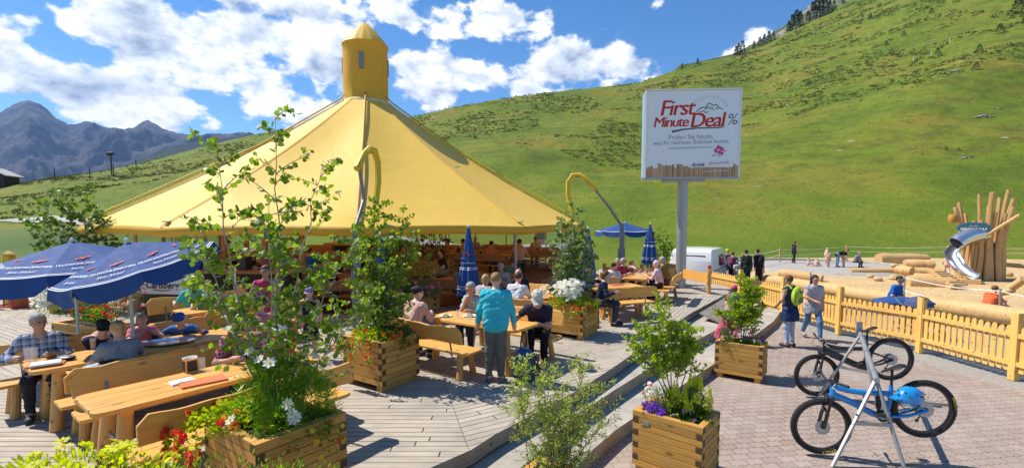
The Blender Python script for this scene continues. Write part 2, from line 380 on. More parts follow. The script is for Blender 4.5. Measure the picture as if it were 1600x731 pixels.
# rocky ridge beyond the crest
rs = [(900,300),(1000,200),(1040,125),(1062,102),(1090,97),(1125,90),(1145,84),(1165,76),(1190,62),(1215,48),(1240,31),(1262,12),(1300,-12),(1400,-70),(1600,-180),(1900,-330)]
ru = []; re = []
for px, py in rs: d = ray(px, py); ru.append(d.x/d.y); re.append(d.z/d.y)
us = np.linspace(.2, 1.6, 240); ys = np.linspace(520, 900, 70); UU, YY = np.meshgrid(us, ys); XX = UU*YY
tt = (YY-520)/280; top = np.interp(UU, ru, re)*800+CAM_Z
ZZ = np.where(tt <= 1, top*(.45+.55*np.clip(tt, 0, 1)), top-(tt-1)*90)+(fbm(XX/30, YY/30, 5, 9, True)-.5)*14*np.clip(np.interp(UU, [.3,.6,1], [.1,.8,1.4]), 0, 2)
nx = len(us); ny = len(ys); ii, jj = np.meshgrid(np.arange(nx-1), np.arange(ny-1)); a = (jj*nx+ii).ravel()
t = nm('ridge'); p = t.pos(); n = t.noise(p, .03, 6, .65); g = t.n('NewGeometry'); sp = t.n('SeparateXYZ'); t.ln(g.outputs['Normal'], sp.inputs[0])
rock = t.ramp(t.noise(p, .12, 8, .7), [(.3, (.16,.155,.14)), (.6, (.36,.34,.30))]); gr = t.ramp(t.noise(p, .08, 4), [(.3, (.06,.09,.015)), (.7, (.11,.14,.02))])
zz = t.n('SeparateXYZ'); t.ln(p, zz.inputs[0])
f = t.math('ADD', t.math('MULTIPLY_ADD', n, 7, -4.2), t.math('MULTIPLY_ADD', zz.outputs[2], .012, -2.7))
c = t.mixc(t.math('MULTIPLY', f, 1, None, True), gr, rock); t.bsdf(c, .9, bump=t.noise(p, .15, 7, .7), bs=1, bd=6, spec=.1)
struct(arr_mesh('rocky_ridge', np.stack([XX, YY, ZZ], -1).reshape(-1,3), np.stack([a, a+1, a+nx+1, a+nx], 1), t.m, smooth=180))
# far mountains
def mountain(name, sil, Yc, w0, w1, amp, seed, u0, u1, mat, nu=420, nv=110, base=-60):
    mu = []; me_ = []
    for px, py in sil: d = ray(px, py); mu.append(d.x/d.y); me_.append(d.z/d.y)
    us = np.linspace(u0, u1, nu); ts = np.linspace(0, 1.25, nv); UU, T = np.meshgrid(us, ts); YY = Yc-w0+T*w0; XX = UU*YY
    # silhouettes of the crest, spurs running down towards the valley
    top = np.interp(UU, mu, me_)*Yc+CAM_Z
    pr = np.where(T <= 1, np.clip(T, 0, 1)**1.15, 1-(T-1)*2.2)
    rid = fbm(XX/(w0*.22), YY/(w0*.5), 6, seed, True)-.55
    fine = fbm(XX/(w0*.06), YY/(w0*.06), 5, seed+3, True)-.5
    ZZ = base+(top-base)*pr+amp*(rid*np.clip((1-np.abs(T-.55)/.5), .06, 1)*1.5+fine*.55*np.clip(1.05-T, .30, 1))
    nx = nu; ii, jj = np.meshgrid(np.arange(nu-1), np.arange(nv-1)); a = (jj*nx+ii).ravel()
    return struct(arr_mesh(name, np.stack([XX, YY, ZZ], -1).reshape(-1,3), np.stack([a, a+1, a+nx+1, a+nx], 1), mat, smooth=180))
def mount_mat(name, r1, r2, green, gh):
    t = nm(name); p = t.pos(); g = t.n('NewGeometry'); sp = t.n('SeparateXYZ'); t.ln(g.outputs['Normal'], sp.inputs[0]); zz = t.n('SeparateXYZ'); t.ln(p, zz.inputs[0])
    n = t.noise(p, .004, 8, .7); n2 = t.noise(p, .0016, 5, .6)
    rock = t.ramp(n, [(.36, r1), (.62, r2)])
    f = t.math('ADD', t.math('MULTIPLY_ADD', n2, 9, -4.1), t.math('MULTIPLY_ADD', zz.outputs[2], -1/gh, .3))
    c = t.mixc(t.math('MULTIPLY', f, .85, None, True), rock, green)
    t.bsdf(c, .95, bump=t.noise(p, .01, 9, .75), bs=1, bd=45, spec=.05); return t.m
mm = mount_mat('mountain_rock', (.03, .04, .065), (.17, .155, .165), (.05, .075, .03), 260)
mountain('mountain', [(-1200,150),(-600,200),(-300,170),(-120,220),(0,180),(22,168),(42,159),(61,165),(82,184),(107,200),(118,200),(131,194),(160,199),(184,203),(205,202),(230,194),(250,204),(270,212),(303,217),(340,214),(357,214),(389,210),(410,216),(460,225),(520,230),(640,240),(900,260)], 4400, 2300, 0, 420, 11, -2.2, .3, mm, 620, 150)
md = mount_mat('mountain_wood', (.045, .055, .05), (.09, .10, .08), (.05, .07, .03), 2000)
mountain('mountain_spur', [(-200,360),(60,330),(120,300),(170,272),(220,246),(270,228),(330,220),(372,212),(389,208),(405,214),(420,222),(480,240),(600,260)], 2600, 1100, 0, 90, 23, -1.2, -.1, md, 300, 80)

# ---------- road across the meadow ----------
def drape(name, pts, w, mat, lift=.05, n=140):
    pts = [Vector(p) for p in pts]; P = []
    for i in range(len(pts)-1):
        for k in range(n//(len(pts)-1)): P.append(pts[i].lerp(pts[i+1], k/(n//(len(pts)-1))))
    P.append(pts[-1]); L = []; 
    for i, p in enumerate(P):
        t_ = (P[min(i+1,len(P)-1)]-P[max(i-1,0)]); s_ = Vector((-t_.y, t_.x, 0)).normalized()
        for k in (-1, -.5, 0, .5, 1):
            q = p+s_*w/2*k; L.append((q.x, q.y, H1(q.x, q.y)+lift))
    F_ = []
    for i in range(len(P)-1):
        for k in range(4): F_.append((i*5+k, i*5+k+1, i*5+k+6, i*5+k+5))
    return struct(arr_mesh(name, L, F_, mat, smooth=180))
t = nm('gravel_road'); p = t.pos(); c = t.ramp(t.noise(p, 3, 5), [(.3, (.30,.28,.25)), (.7, (.42,.40,.36))]); t.bsdf(c, .9, bump=t.noise(p, 40, 3), bs=.4); M['road'] = t.m
pr = [TR(-150, 347), TR(30, 344), TR(140, 349), TR(300, 360)]
pr = [Vector((p.x, p.y, 0)) for p in pr]+[Vector((-14, 46, 0)), Vector((-3, 41, 0)), Vector((6, 47, 0))]
drape('road', pr, 3.0, M['road'], .12)

# ================= deck and ground sheets =================
DC = Vector((-4.6, 20.4, 0))
def deck_mat(name, c1, c2, dark, sectors=12, bw=.118):
    t = nm(name); p = t.pos(); s = t.n('SeparateXYZ'); t.ln(p, s.inputs[0])
    x = t.math('SUBTRACT', s.outputs[0], DC.x); y = t.math('SUBTRACT', s.outputs[1], DC.y); st = 2*pi/sectors
    th = t.math('ARCTAN2', y, x); k = t.math('ROUND', t.math('DIVIDE', th, st)); a = t.math('MULTIPLY', k, st)
    r = t.math('SQRT', t.math('ADD', t.math('MULTIPLY', x, x), t.math('MULTIPLY', y, y)))
    dth = t.math('SUBTRACT', th, a); d = t.math('MULTIPLY', r, t.math('COSINE', dth)); l = t.math('MULTIPLY', r, t.math('SINE', dth))
    q = t.math('DIVIDE', d, bw); bi = t.math('FLOOR', q); bf = t.math('FRACT', q)
    # butt joints along the boards
    wn = t.n('TexWhiteNoise', noise_dimensions='2D'); cx = t.n('CombineXYZ'); t.ln(bi, cx.inputs[0]); t.ln(k, cx.inputs[1]); t.ln(cx.outputs[0], wn.inputs['Vector'])
    lj = t.math('ADD', t.math('DIVIDE', l, 3.1), t.math('MULTIPLY', wn.outputs['Value'], 5)); ji = t.math('FLOOR', lj); jf = t.math('FRACT', lj)
    wn2 = t.n('TexWhiteNoise', noise_dimensions='3D'); cx2 = t.n('CombineXYZ'); t.ln(bi, cx2.inputs[0]); t.ln(k, cx2.inputs[1]); t.ln(ji, cx2.inputs[2]); t.ln(cx2.outputs[0], wn2.inputs['Vector'])
    gap = t.math('MINIMUM', bf, t.math('SUBTRACT', 1, bf)); gw = t.math('MULTIPLY_ADD', wn.outputs['Value'], .03, .024)
    g1 = t.math('LESS_THAN', gap, gw)
    gj = t.math('LESS_THAN', t.math('MINIMUM', jf, t.math('SUBTRACT', 1, jf)), .0022)
    seam = t.math('LESS_THAN', t.math('MULTIPLY', r, t.math('SUBTRACT', st/2, t.math('ABSOLUTE', dth))), .0025)
    gg = t.math('MAXIMUM', t.math('MAXIMUM', g1, gj), seam)
    gr = t.n('CombineXYZ'); t.ln(t.math('MULTIPLY_ADD', l, 1.1, t.math('MULTIPLY', wn2.outputs['Value'], 50)), gr.inputs[0]); t.ln(t.math('MULTIPLY', d, 22), gr.inputs[1]); t.ln(k, gr.inputs[2])
    n = t.noise(gr.outputs[0], 1.6, 7, .65); st_ = t.noise(p, 1.3, 5, .65)
    base = t.mixc(wn2.outputs['Value'], c1, c2)
    c = t.mixc(t.math('MULTIPLY_ADD', n, 2.4, -.9, True), base, dark)
    c = t.mixc(t.math('MULTIPLY_ADD', st_, 1.5, -.62, True), c, tuple(v*.62 for v in dark))
    groove = t.math('ABSOLUTE', t.math('SINE', t.math('MULTIPLY', bf, 15.7)))
    c = t.mixc(gg, c, (.018, .015, .012))
    h = t.math('ADD', t.math('MULTIPLY', t.math('SUBTRACT', 1, gg), 1), t.math('MULTIPLY_ADD', n, .35, t.math('MULTIPLY', wn2.outputs['Value'], .25)))
    t.bsdf(c, .72, bump=h, bs=.6, bd=.012, spec=.25); return t.m
M['deck'] = deck_mat('deck', (.56,.485,.385), (.45,.395,.32), (.28,.25,.215))
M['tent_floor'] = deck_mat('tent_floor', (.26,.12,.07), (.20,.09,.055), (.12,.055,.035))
E0 = [Vector((-3.2, 2.2, 0)), Vector((-.69,4.73,0)), Vector((-.44,4.98,0)), Vector((-.2,5.35,0)), Vector((1.0,6.85,0)), Vector((1.75,7.95,0)), Vector((4.75,12.6,0)), Vector((8.1,17.2,0)), Vector((8.3,18.4,0))]
MBd = MB
def slab(name, poly, z0, z1, mat, mat2=None):
    m = MB(); n = len(poly); vs = [(p[0], p[1], z0) for p in poly]+[(p[0], p[1], z1) for p in poly]
    m.add(vs, [tuple(range(n, 2*n))], 0); m.add(vs, [tuple(range(n-1,-1,-1))]+[(i, (i+1)%n, n+(i+1)%n, n+i) for i in range(n)], 1)
    return struct(m.build(name, [mat, mat2 or mat], smooth=0))
M['deck_edge'] = wood('deck_edge', (.30,.27,.22), (.15,.13,.10), (1.2, 1.2, 16), rough=.8, island=0)
deckpoly = E0+[Vector((7.2,21.6,0)), Vector((4,26,0)), Vector((-3,30,0)), Vector((-12,28,0)), Vector((-16,21,0)), Vector((-16.5,14.6,0)), Vector((-15,2.2,0))]
slab('deck', deckpoly, -.17, 0, M['deck'], M['deck_edge'])
t = nm('concrete'); p = t.pos(); c = t.ramp(t.noise(p, 2.2, 7, .65), [(.3, (.30,.275,.235)), (.65, (.46,.42,.36))]); sp_ = t.n('TexVoronoi'); sp_.inputs['Scale'].default_value = 55; t.ln(p, sp_.inputs['Vector'])
c = t.mixc(t.math('MULTIPLY', t.math('LESS_THAN', sp_.outputs['Distance'], .22), .35), c, (.16,.15,.14)); t.bsdf(c, .85, bump=t.noise(p, 30, 5), bs=.4, bd=.01, spec=.2); M['concrete'] = t.m
t = nm('riser'); p = t.pos(); c = t.ramp(t.noise(t.map(p,(1,1,3)), 3, 7, .65), [(.3, (.24,.19,.12)), (.65, (.40,.33,.24))]); t.bsdf(c, .85, bump=t.noise(p, 18, 5), bs=.5, bd=.01, spec=.2); M['riser'] = t.m
SA = [(-3.3,1.2),(-1.6,3.0),(-.15,4.55),(.97,6.5),(1.65,7.4),(3.85,10.2),(5.5,12.1),(6.9,13.6),(8.9,16.6)]
SB = [(-3,0.6),(-1.0,2.6),(.2,4.3),(.95,5.7),(1.42,6.35),(4.15,9.5),(5.6,11.2),(7.6,13.6),(9.0,15.6)]
inner = [(6.2,19),(-1,19),(-6,10),(-9,1)]
def step(name, edge, z, back):
    poly = [Vector((a, b, 0)) for a, b in edge]+[Vector((a, b, 0)) for a, b in back]
    n = len(edge); m = MB(); zb = -.62
    vs = [(p.x, p.y, zb) for p in poly]+[(p.x, p.y, z) for p in poly]; N_ = len(poly)
    m.add(vs, [tuple(range(N_, 2*N_))], 0); m.add(vs, [(i, (i+1)%N_, N_+(i+1)%N_, N_+i) for i in range(N_)], 1)
    return struct(m.build(name, [M['concrete'], M['riser']], smooth=0, bevel=.012))
step('step', SB, -.4, [(8.0,17.6),(2,17),(-4,10),(-8,.4)])
step('step', SA, -.2, [(8.2,17.9),(2,18),(-4,12),(-8,.9)])
# timber ramp boards lying on the upper steps
t = thing('ramp', 'short timber ramp bridging the grey steps on the right of the deck', 'ramp')
rp = [Vector((5.1,12.75,.012)), Vector((7.0,15.4,.012)), Vector((7.75,14.75,-.2)), Vector((5.55,12.1,-.2))]
m = MB()
for i in range(9):
    a = rp[0].lerp(rp[3], i/9); b = rp[0].lerp(rp[3], (i+.93)/9); c_ = rp[1].lerp(rp[2], (i+.93)/9); d_ = rp[1].lerp(rp[2], i/9)
    m.add([a, b, c_, d_, a-Vector((0,0,.03)), b-Vector((0,0,.03)), c_-Vector((0,0,.03)), d_-Vector((0,0,.03))], [(0,1,2,3),(7,6,5,4),(0,4,5,1),(1,5,6,2),(2,6,7,3),(3,7,4,0)])
m.build('board', M['deck_edge'], t, fixn=True)
# pavement of interlocking pavers
t = nm('pavers'); p = t.pos(); mp = t.map(p, (1,1,1), (0,0,R(-8)))
s = t.n('SeparateXYZ'); t.ln(mp, s.inputs[0])
wx = t.math('MULTIPLY_ADD', t.math('SINE', t.math('MULTIPLY', s.outputs[0], 62.8)), .010, s.outputs[1])
cb = t.n('CombineXYZ'); t.ln(s.outputs[0], cb.inputs[0]); t.ln(wx, cb.inputs[1])
br = t.n('TexBrick'); t.ln(cb.outputs[0], br.inputs['Vector']); br.inputs['Scale'].default_value = 1; br.inputs['Brick Width'].default_value = .23; br.inputs['Row Height'].default_value = .14; br.inputs['Mortar Size'].default_value = .008; br.inputs['Mortar Smooth'].default_value = .3
br.inputs['Color1'].default_value = (.39,.30,.25,1); br.inputs['Color2'].default_value = (.30,.225,.185,1); br.inputs['Mortar'].default_value = (.14,.12,.095,1)
c = t.mixc(t.math('MULTIPLY_ADD', t.noise(p, .9, 6, .65), 1.8, -.75, True), br.outputs['Color'], (.42,.37,.33))
c = t.mixc(t.math('MULTIPLY_ADD', t.noise(p, 28, 5, .7), 1.2, -.5, True), c, (.22,.18,.16))
h = t.math('ADD', t.math('SUBTRACT', 1, br.outputs['Fac']), t.math('MULTIPLY', t.noise(p, 60, 3), .25))
t.bsdf(c, .8, bump=h, bs=.5, bd=.01, spec=.25); M['pavers'] = t.m
def sheet(name, poly, z, mat):
    m = MB(); m.add([(a, b, z) for a, b in poly], [tuple(range(len(poly)))]); return struct(m.build(name, mat, smooth=0))
sheet('pavement', [(-14,-8),(16,-8),(12,6),(9.6,7.2),(9.0,9.5),(8.6,11.3),(8.2,13),(8.6,16),(4,16),(-6,6)], -.60, M['pavers'])
t = nm('gravel'); p = t.pos(); vo = t.n('TexVoronoi'); vo.inputs['Scale'].default_value = 38; t.ln(p, vo.inputs['Vector'])
c = t.ramp(vo.outputs['Color'], [(.1, (.19,.18,.165)), (.9, (.36,.34,.31))]); c = t.mixc(t.math('MULTIPLY_ADD', t.noise(p, .6, 5), 2, -.8, True), c, (.33,.31,.27)); t.bsdf(c, .9, bump=vo.outputs['Distance'], bs=.5, bd=.01); M['gravel'] = t.m
sheet('gravel_path', [(7,18),(8.4,15),(8,12),(9,8),(10,-2),(22,-2),(20,8),(14,14.5),(12,21),(13,26),(8,27),(-2,30),(-2,26),(4,25)], -.606, M['gravel'])
t = nm('wood_chips'); p = t.pos(); vo = t.n('TexVoronoi'); vo.inputs['Scale'].default_value = 16; t.ln(p, vo.inputs['Vector'])
c = t.ramp(vo.outputs['Color'], [(.1, (.42,.27,.11)), (.9, (.72,.52,.26))]); c = t.mixc(t.math('MULTIPLY_ADD', t.noise(p, .5, 5), 2, -.9, True), c, (.42,.29,.14)); t.bsdf(c, .85, bump=vo.outputs['Distance'], bs=.8, bd=.03); M['chips'] = t.m
sheet('wood_chip_ground', [(12,23),(15.2,12.4),(22,11),(50,20),(50,38),(33,42),(22,41),(17,38),(14.5,31)], -.598, M['chips'])
m = MB(); m.lathe([(0.001, .012),(5.6,.012),(5.6,-.1)], (21.5,33,-.598), 48)
struct(m.build('sandpit_ground', paint('light_gravel', (.36,.34,.31), .9, 0, .15, 4, .2)))
m = MB(); m.lathe([(5.6,-.1),(5.62,.14),(5.75,.18),(5.9,.14),(6.3,-.1)], (21.5,33,-.598), 48)
struct(m.build('sandpit_edge', M['concrete']))

# ---------- mountain air ----------
m = MB(); m.box((-2000, 2200, 640), (9600, 5200, 1450)); hzb = m.build('haze', [], smooth=0)
t = nm('air'); v = t.n('VolumePrincipled'); v.inputs['Color'].default_value = (.34, .56, 1, 1); v.inputs['Density'].default_value = .00007; v.inputs['Anisotropy'].default_value = .1
o = t.n('OutputMaterial'); t.ln(v.outputs[0], o.inputs['Volume']); hzb.data.materials.append(t.m); hzb['kind'] = 'stuff'
# ================= big yellow tent =================
TC = Vector((-6.15, 20.4, 0)); TR_ = 9.2; NS = 12; A0 = R(-75)
def tarp(name, c1, c2, tr=.25):
    t = nm(name); v = t.obj(); n = t.noise(v, .7, 5, .6); w = t.noise(t.map(v, (.3,.3,12)), 2, 3)
    c = t.mixc(n, c1, c2); q = t.bsdf(c, .55, bump=t.math('ADD', t.math('MULTIPLY', n, .6), t.math('MULTIPLY', w, .05)), bs=.5, bd=.14, out=False, spec=.35)
    tl = t.n('BsdfTranslucent'); tl.inputs[0].default_value = (c1[0], c1[1]*.8, c1[2]*.5, 1); mx = t.n('MixShader'); mx.inputs[0].default_value = tr
    t.ln(q.outputs[0], mx.inputs[1]); t.ln(tl.outputs[0], mx.inputs[2]); t.out(mx.outputs[0]); return t.m
M['tarp'] = tarp('tarp', (.94,.635,.125), (.89,.575,.09), .2)
M['tarp_deep'] = tarp('tarp_deep', (.76,.46,.045), (.68,.39,.03), .15)
M['tarp_dark'] = paint('tarp_dark', (.44,.27,.04), .6)
M['strap_yellow'] = paint('strap_yellow', (.62,.45,.02), .6)
tent = thing('pavilion_tent', 'huge yellow twelve sided canvas pavilion tent with cylindrical turret', 'tent', TC)
def corner(i, r, z): a = A0+i*2*pi/NS; return Vector((r*cos(a), r*sin(a), z))
ZE = 2.34; ZT = 7.45; RT = .98
ms = 18
for i in range(NS):                                     # each canvas panel sags a little between its ridges
    pass
m = MB(); vs = []; NJ = 6; nn = NS*NJ
for k in range(ms+1):
    t_ = k/ms; r = TR_+(RT-TR_)*t_; z = ZE+(ZT-ZE)*t_ - .22*sin(pi*t_)
    for i in range(NS):
        a = corner(i, r, z); b = corner(i+1, r, z)
        for j in range(NJ):
            s_ = j/NJ; p = a.lerp(b, s_); sg = sin(pi*s_); p.z -= sg*(.16*sin(pi*min(1,t_*1.1)))
            if k == 0: p.z += sg*.05; d = Vector((p.x, p.y, 0)); p -= d.normalized()*sg*.06
            vs.append(p)
fs = [(k*nn+j, k*nn+(j+1)%nn, (k+1)*nn+(j+1)%nn, (k+1)*nn+j) for k in range(ms) for j in range(nn)]
m.add(vs, fs); m.build('canopy', M['tarp'], tent, smooth=16)
m = MB(); base = vs[:nn]; prof = [(0,0),(.05,-.045),(.06,-.11),(.03,-.19),(-.03,-.235),(-.08,-.22)]
V2 = []
for (dr, dz) in prof:
    for p in base:
        d = Vector((p.x, p.y, 0)).normalized(); V2.append(p+d*dr+Vector((0,0,dz-.002)))
m.add(V2, [(k*nn+j, (k+1)*nn+j, (k+1)*nn+(j+1)%nn, k*nn+(j+1)%nn) for k in range(len(prof)-1) for j in range(nn)])
m.build('valance', M['tarp_deep'], tent, smooth=50)
# ridge seams (welded overlaps), clips
for i in range(NS):
    m = MB(); P = []
    for k in range(ms+1):
        t_ = k/ms; r = TR_+(RT-TR_)*t_; z = ZE+(ZT-ZE)*t_-.22*sin(pi*t_); P.append(corner(i, r+.01, z+.02))
    m.tube(P, .012, 5); m.build('seam', M['tarp'], tent)
for i, t_ in ((0,.02), (11,.02), (1,.02), (2,.02), (10,.02), (1,.38), (2,.42)):
    m = MB(); m.box(corner(i, TR_+(RT-TR_)*t_, ZE+(ZT-ZE)*t_+.04), (.16,.10,.03), A0+i*pi/6); m.build('clip', M['galv'], tent)
# turret
m = MB(); fold = lambda a, t_: 1+.004*sin(a*9+t_*3)+.006*sin(a*23+2*sin(t_*5))
m.lathe([(.99,7.20),(.95,7.40),(.90,7.55),(.905,8.05),(.91,8.75),(.905,9.35),(.90,9.70),(.93,9.74),(.93,9.80)], n=64, fold=fold)
m.build('turret', M['tarp_deep'], tent, smooth=60)
m = MB(); m.lathe([(.93,9.78),(.80,9.98),(.45,10.40),(.14,10.70),(.05,10.73),(.01,10.76)], n=64, fold=lambda a, t_: 1+.03*abs(sin(a*8)))
m.build('turret_cap', M['tarp'], tent, smooth=60)
m = MB(); m.lathe([(.075,10.66),(.075,10.72),(.04,10.77),(.01,10.78)], n=12); m.build('finial', M['tarp_dark'], tent)
for a in range(4):
    m = MB(); th = A0-R(8)+a*pi/2; m.box((.925*cos(th), .925*sin(th), 8.95), (.03,.19,.66), th); m.build('turret_window', M['grey_metal'], tent)
m = MB()                                                  # lacing collar
m.lathe([(1.10,7.31),(1.04,7.45),(.93,7.51),(.9,7.49)], n=48, fold=lambda a, t_: 1+.03*sin(a*24)); m.build('collar', paint('collar', (.72,.58,.25), .7), tent)
# guy straps from the turret to the eave
for i in (0, 2, 6, 10):
    a = corner(i, .93, 7.7); b = corner(i, .92*TR_*.5, ZE+(ZT-ZE)*.55+.12)
    c_ = corner(i, TR_*.98, ZE+.22)
    m = MB(); off_ = Vector((-sin(A0+i*pi/6), cos(A0+i*pi/6), 0))*(-.0)
    m.tube([a, corner(i, 1.2, 7.42), b, c_], .030, 8); m.build('guy_strap', M['tarp_dark'] if i == 0 else M['strap_yellow'], tent)
# masts with curved arms at four corners
for i, rr in ((0, .6), (2, 1.4), (6, 1.6), (8, 1.6), (4, 1.6)):
    P = corner(i, TR_+rr, 0); th = A0+i*pi/6; tg_ = Vector((-sin(th), cos(th), 0)); q = lambda r_, z_: corner(i, r_, z_)+tg_*(TR_+rr-r_)*(.42 if i == 0 else 0)
    m = MB(); m.box((P.x, P.y, .75), (.26,.20,1.5), th); m.box((P.x, P.y, 1.95), (.16,.14,.95), th); m.box((P.x, P.y, .02), (.42,.42,.04), th)
    mast = m.build('mast', M['grey_metal'], tent, bevel=.01)
    m = MB(); top = q(TR_+rr-.02, 2.35)
    arm = [top, q(TR_+rr-.45, 3.0), q(TR_+.35, 3.75), q(TR_-.05, 4.15), q(TR_-.35, 4.22)]
    m.tube(arm, .045, 8); m.build('arm', M['grey_metal'], tent)
    m = MB(); lo = [q(TR_+.45, 3.70), q(TR_+.1, 4.08), q(TR_-.2, 4.27), q(TR_-.45, 4.26), q(TR_-.62, 4.0), q(TR_-.62, 3.5), q(TR_-.45, 2.9)]
    m.tube(lo, .085, 8); m.build('padded_sleeve', M['strap_yellow'], tent)
# inner posts
for i in range(NS):
    m = MB(); P = corner(i, TR_-.35, 0); m.tube([P, P+Vector((0,0,2.4))], .035, 8)
    m.build('post', M['galv'], tent)
m = MB(); m.cyl((0,0,0), (0,0,7.6), .16, n=16); m.build('centre_mast', M['grey_metal'], tent)
for i in range(NS):
    m = MB(); m.bar(corner(i, TR_-.3, 2.2), corner(i, 1.0, 7.0), .06, .1); m.build('rafter', M['inner_wood'], tent)
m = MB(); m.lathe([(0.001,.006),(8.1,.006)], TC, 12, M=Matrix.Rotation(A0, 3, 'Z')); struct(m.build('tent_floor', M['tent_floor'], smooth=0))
# raised rear floor with two steps
def plat(y0, z):
    pts = [(TC.x+8.3*cos(a), TC.y+8.3*sin(a)) for a in np.linspace(0, 2*pi, 24, endpoint=False)]
    pts = [(x, y) for x, y in pts if y > y0]
    h_ = sqrt(8.3**2-(y0-TC.y)**2); pts.append((TC.x-h_, y0)); pts.append((TC.x+h_, y0)); pts.sort(key=lambda p: atan2(p[1]-TC.y-3, p[0]-TC.x))
    return [Vector((x, y, 0)) for x, y in pts]
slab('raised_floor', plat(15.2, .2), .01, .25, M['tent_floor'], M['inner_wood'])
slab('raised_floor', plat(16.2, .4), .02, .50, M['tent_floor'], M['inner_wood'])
# ================= lettering =================
def text_me(s, size, extrude=.001, shear=0, bold=0, align='CENTER', sp=1):
    cu_ = bpy.data.curves.new('t', 'FONT'); cu_.body = s; cu_.size = size; cu_.extrude = extrude; cu_.shear = shear; cu_.offset = bold; cu_.align_x = align; cu_.align_y = 'CENTER'; cu_.resolution_u = 3; cu_.space_character = sp
    o = bpy.data.objects.new('t', cu_); C.objects.link(o); dg = bpy.context.evaluated_depsgraph_get(); me = bpy.data.meshes.new_from_object(o.evaluated_get(dg)); bpy.data.objects.remove(o)
    return me
def text(name, s, size, mat, parent, M4, fat=0, **kw):
    if fat:
        me = text_me(s, size, **kw)
        import bmesh
        bm = bmesh.new()
        for q in range(3):
            m2 = me.copy(); m2.transform(Matrix.Translation((fat*(q-1), fat*.25*(q-1), .0015*q))); bm.from_mesh(m2)
        bm.to_mesh(me); bm.free(); me.materials.clear(); me.materials.append(mat); me.transform(M4); me.name = name
        return link(name, me, parent, 0)
    me = text_me(s, size, **kw); me.materials.clear(); me.materials.append(mat); me.transform(M4); me.name = name
    return link(name, me, parent, 0)
def frame(o, x, y):                                   # matrix with local x,y axes along x,y and origin o
    x = Vector(x).normalized(); y = Vector(y).normalized(); z = x.cross(y).normalized(); y = z.cross(x)
    m_ = Matrix.Identity(4)
    for i in range(3): m_[i][0] = x[i]; m_[i][1] = y[i]; m_[i][2] = z[i]; m_[i][3] = o[i]
    return m_

# ================= billboard =================
SB_ = AT(1080, 210, 17.6); WB = 3.4; HB = 3.2
bb = thing('billboard', 'tall square advertising board on a thick galvanised steel pole', 'sign', (SB_.x+.05, SB_.y, 0), R(-4))
zc = SB_.z
m = MB(); m.cyl((-.22,.28,-.6), (-.22,.28,zc-HB/2+.3), .185, n=28); m.build('pole', M['galv'], bb)
m = MB(); m.box((0,.28,zc), (WB,.56,HB)); m.build('casing', paint('casing', (.46,.47,.48), .5, .3, .1), bb, bevel=.01)
for sx in (-1, 1):
    m = MB(); m.box((sx*(WB/2-.02), -.02, zc), (.05,.05,HB+.04)); m.build('frame', M['white'], bb)
for sz in (-1, 1):
    m = MB(); m.box((0, -.02, zc+sz*(HB/2)), (WB+.04,.05,.05)); m.build('frame', M['white'] if sz > 0 else M['galv'], bb)
m = MB(); m.box((-.22,.28,zc-HB/2-.06), (1.5,.36,.1)); m.build('bracket', M['galv'], bb)
m = MB(); m.box((-WB/2-.012,.28,zc), (.02,.5,HB-.1)); m.build('side_panel', paint('bluegrey', (.25,.38,.5), .5), bb)
m = MB(); m.box((0,-.006,zc), (WB-.08,.012,HB-.08)); post = m.build('poster', paint('poster', (.80,.82,.86), .5, 0, .02), bb)
def bt(x, z, d=-.015): return frame((x*WB, d, zc+z*HB), (1,0,.02), (0,0,1))
tk = dict(extrude=.002)
text('lettering', 'First', .78, M['print_red'], post, bt(-.175, .29), shear=.2, fat=.014, sp=.9, **tk)
text('lettering', 'Minute', .52, M['print_red'], post, bt(-.235, .135), shear=.2, fat=.010, sp=.86, **tk)
text('lettering', 'Deal', .74, M['print_red'], post, bt(.145, .15), shear=.2, fat=.014, sp=.88, **tk)
M['print_grey'] = paint('print_grey', (.14,.145,.155), .7, 0, .02); M['print_lgrey'] = paint('print_lgrey', (.27,.28,.31), .7, 0, .02)
text('lettering', '%', .56, M['print_grey'], post, bt(.405, .155), shear=.2, **tk)
text('lettering', 'Prüfen Sie heute,', .235, M['print_lgrey'], post, bt(-.02, -.03), **tk)
text('lettering', 'was Ihr nächstes Skiticket kostet.', .215, M['print_lgrey'], post, bt(-.015, -.09), sp=.96, **tk)
text('lettering', 'ticketshop.arosalenzerheide.com', .12, M['print_lgrey'], post, bt(-.02, -.15), **tk)
def ribbon(name, pts, ws, mat, parent, d=-.018):       # thin printed brush stroke
    V_ = []; k = len(pts)
    for i, (x, z) in enumerate(pts):
        a = pts[max(i-1,0)]; b = pts[min(i+1,k-1)]; tx = b[0]-a[0]; tz = b[1]-a[1]; L = sqrt(tx*tx+tz*tz) or 1; w = ws[i] if isinstance(ws, (list, tuple)) else ws
        V_ += [(x*WB-tz/L*w/2, d, zc+z*HB+tx/L*w/2), (x*WB+tz/L*w/2, d, zc+z*HB-tx/L*w/2)]
    m = MB(); m.add(V_, [(2*i, 2*i+1, 2*i+3, 2*i+2) for i in range(k-1)]); return m.build(name, mat, parent, smooth=0)
ribbon('brush_stroke', [(-.22,.03),(-.1,.055),(.05,.068),(.2,.068),(.30,.07),(.335,.085)], [.09,.06,.05,.045,.04,.02], M['print_grey'], post)
mt = MB()
def addr(pts, w):
    k = len(pts)
    for i in range(k-1):
        (x0,z0),(x1,z1) = pts[i], pts[i+1]; tx = (x1-x0)*WB; tz = (z1-z0)*HB; L = sqrt(tx*tx+tz*tz); nx_, nz_ = -tz/L*w/2, tx/L*w/2
        mt.add([(x0*WB-nx_, -.017, zc+z0*HB-nz_), (x1*WB-nx_, -.017, zc+z1*HB-nz_), (x1*WB+nx_, -.017, zc+z1*HB+nz_), (x0*WB+nx_, -.017, zc+z0*HB+nz_)], [(0,1,2,3)])
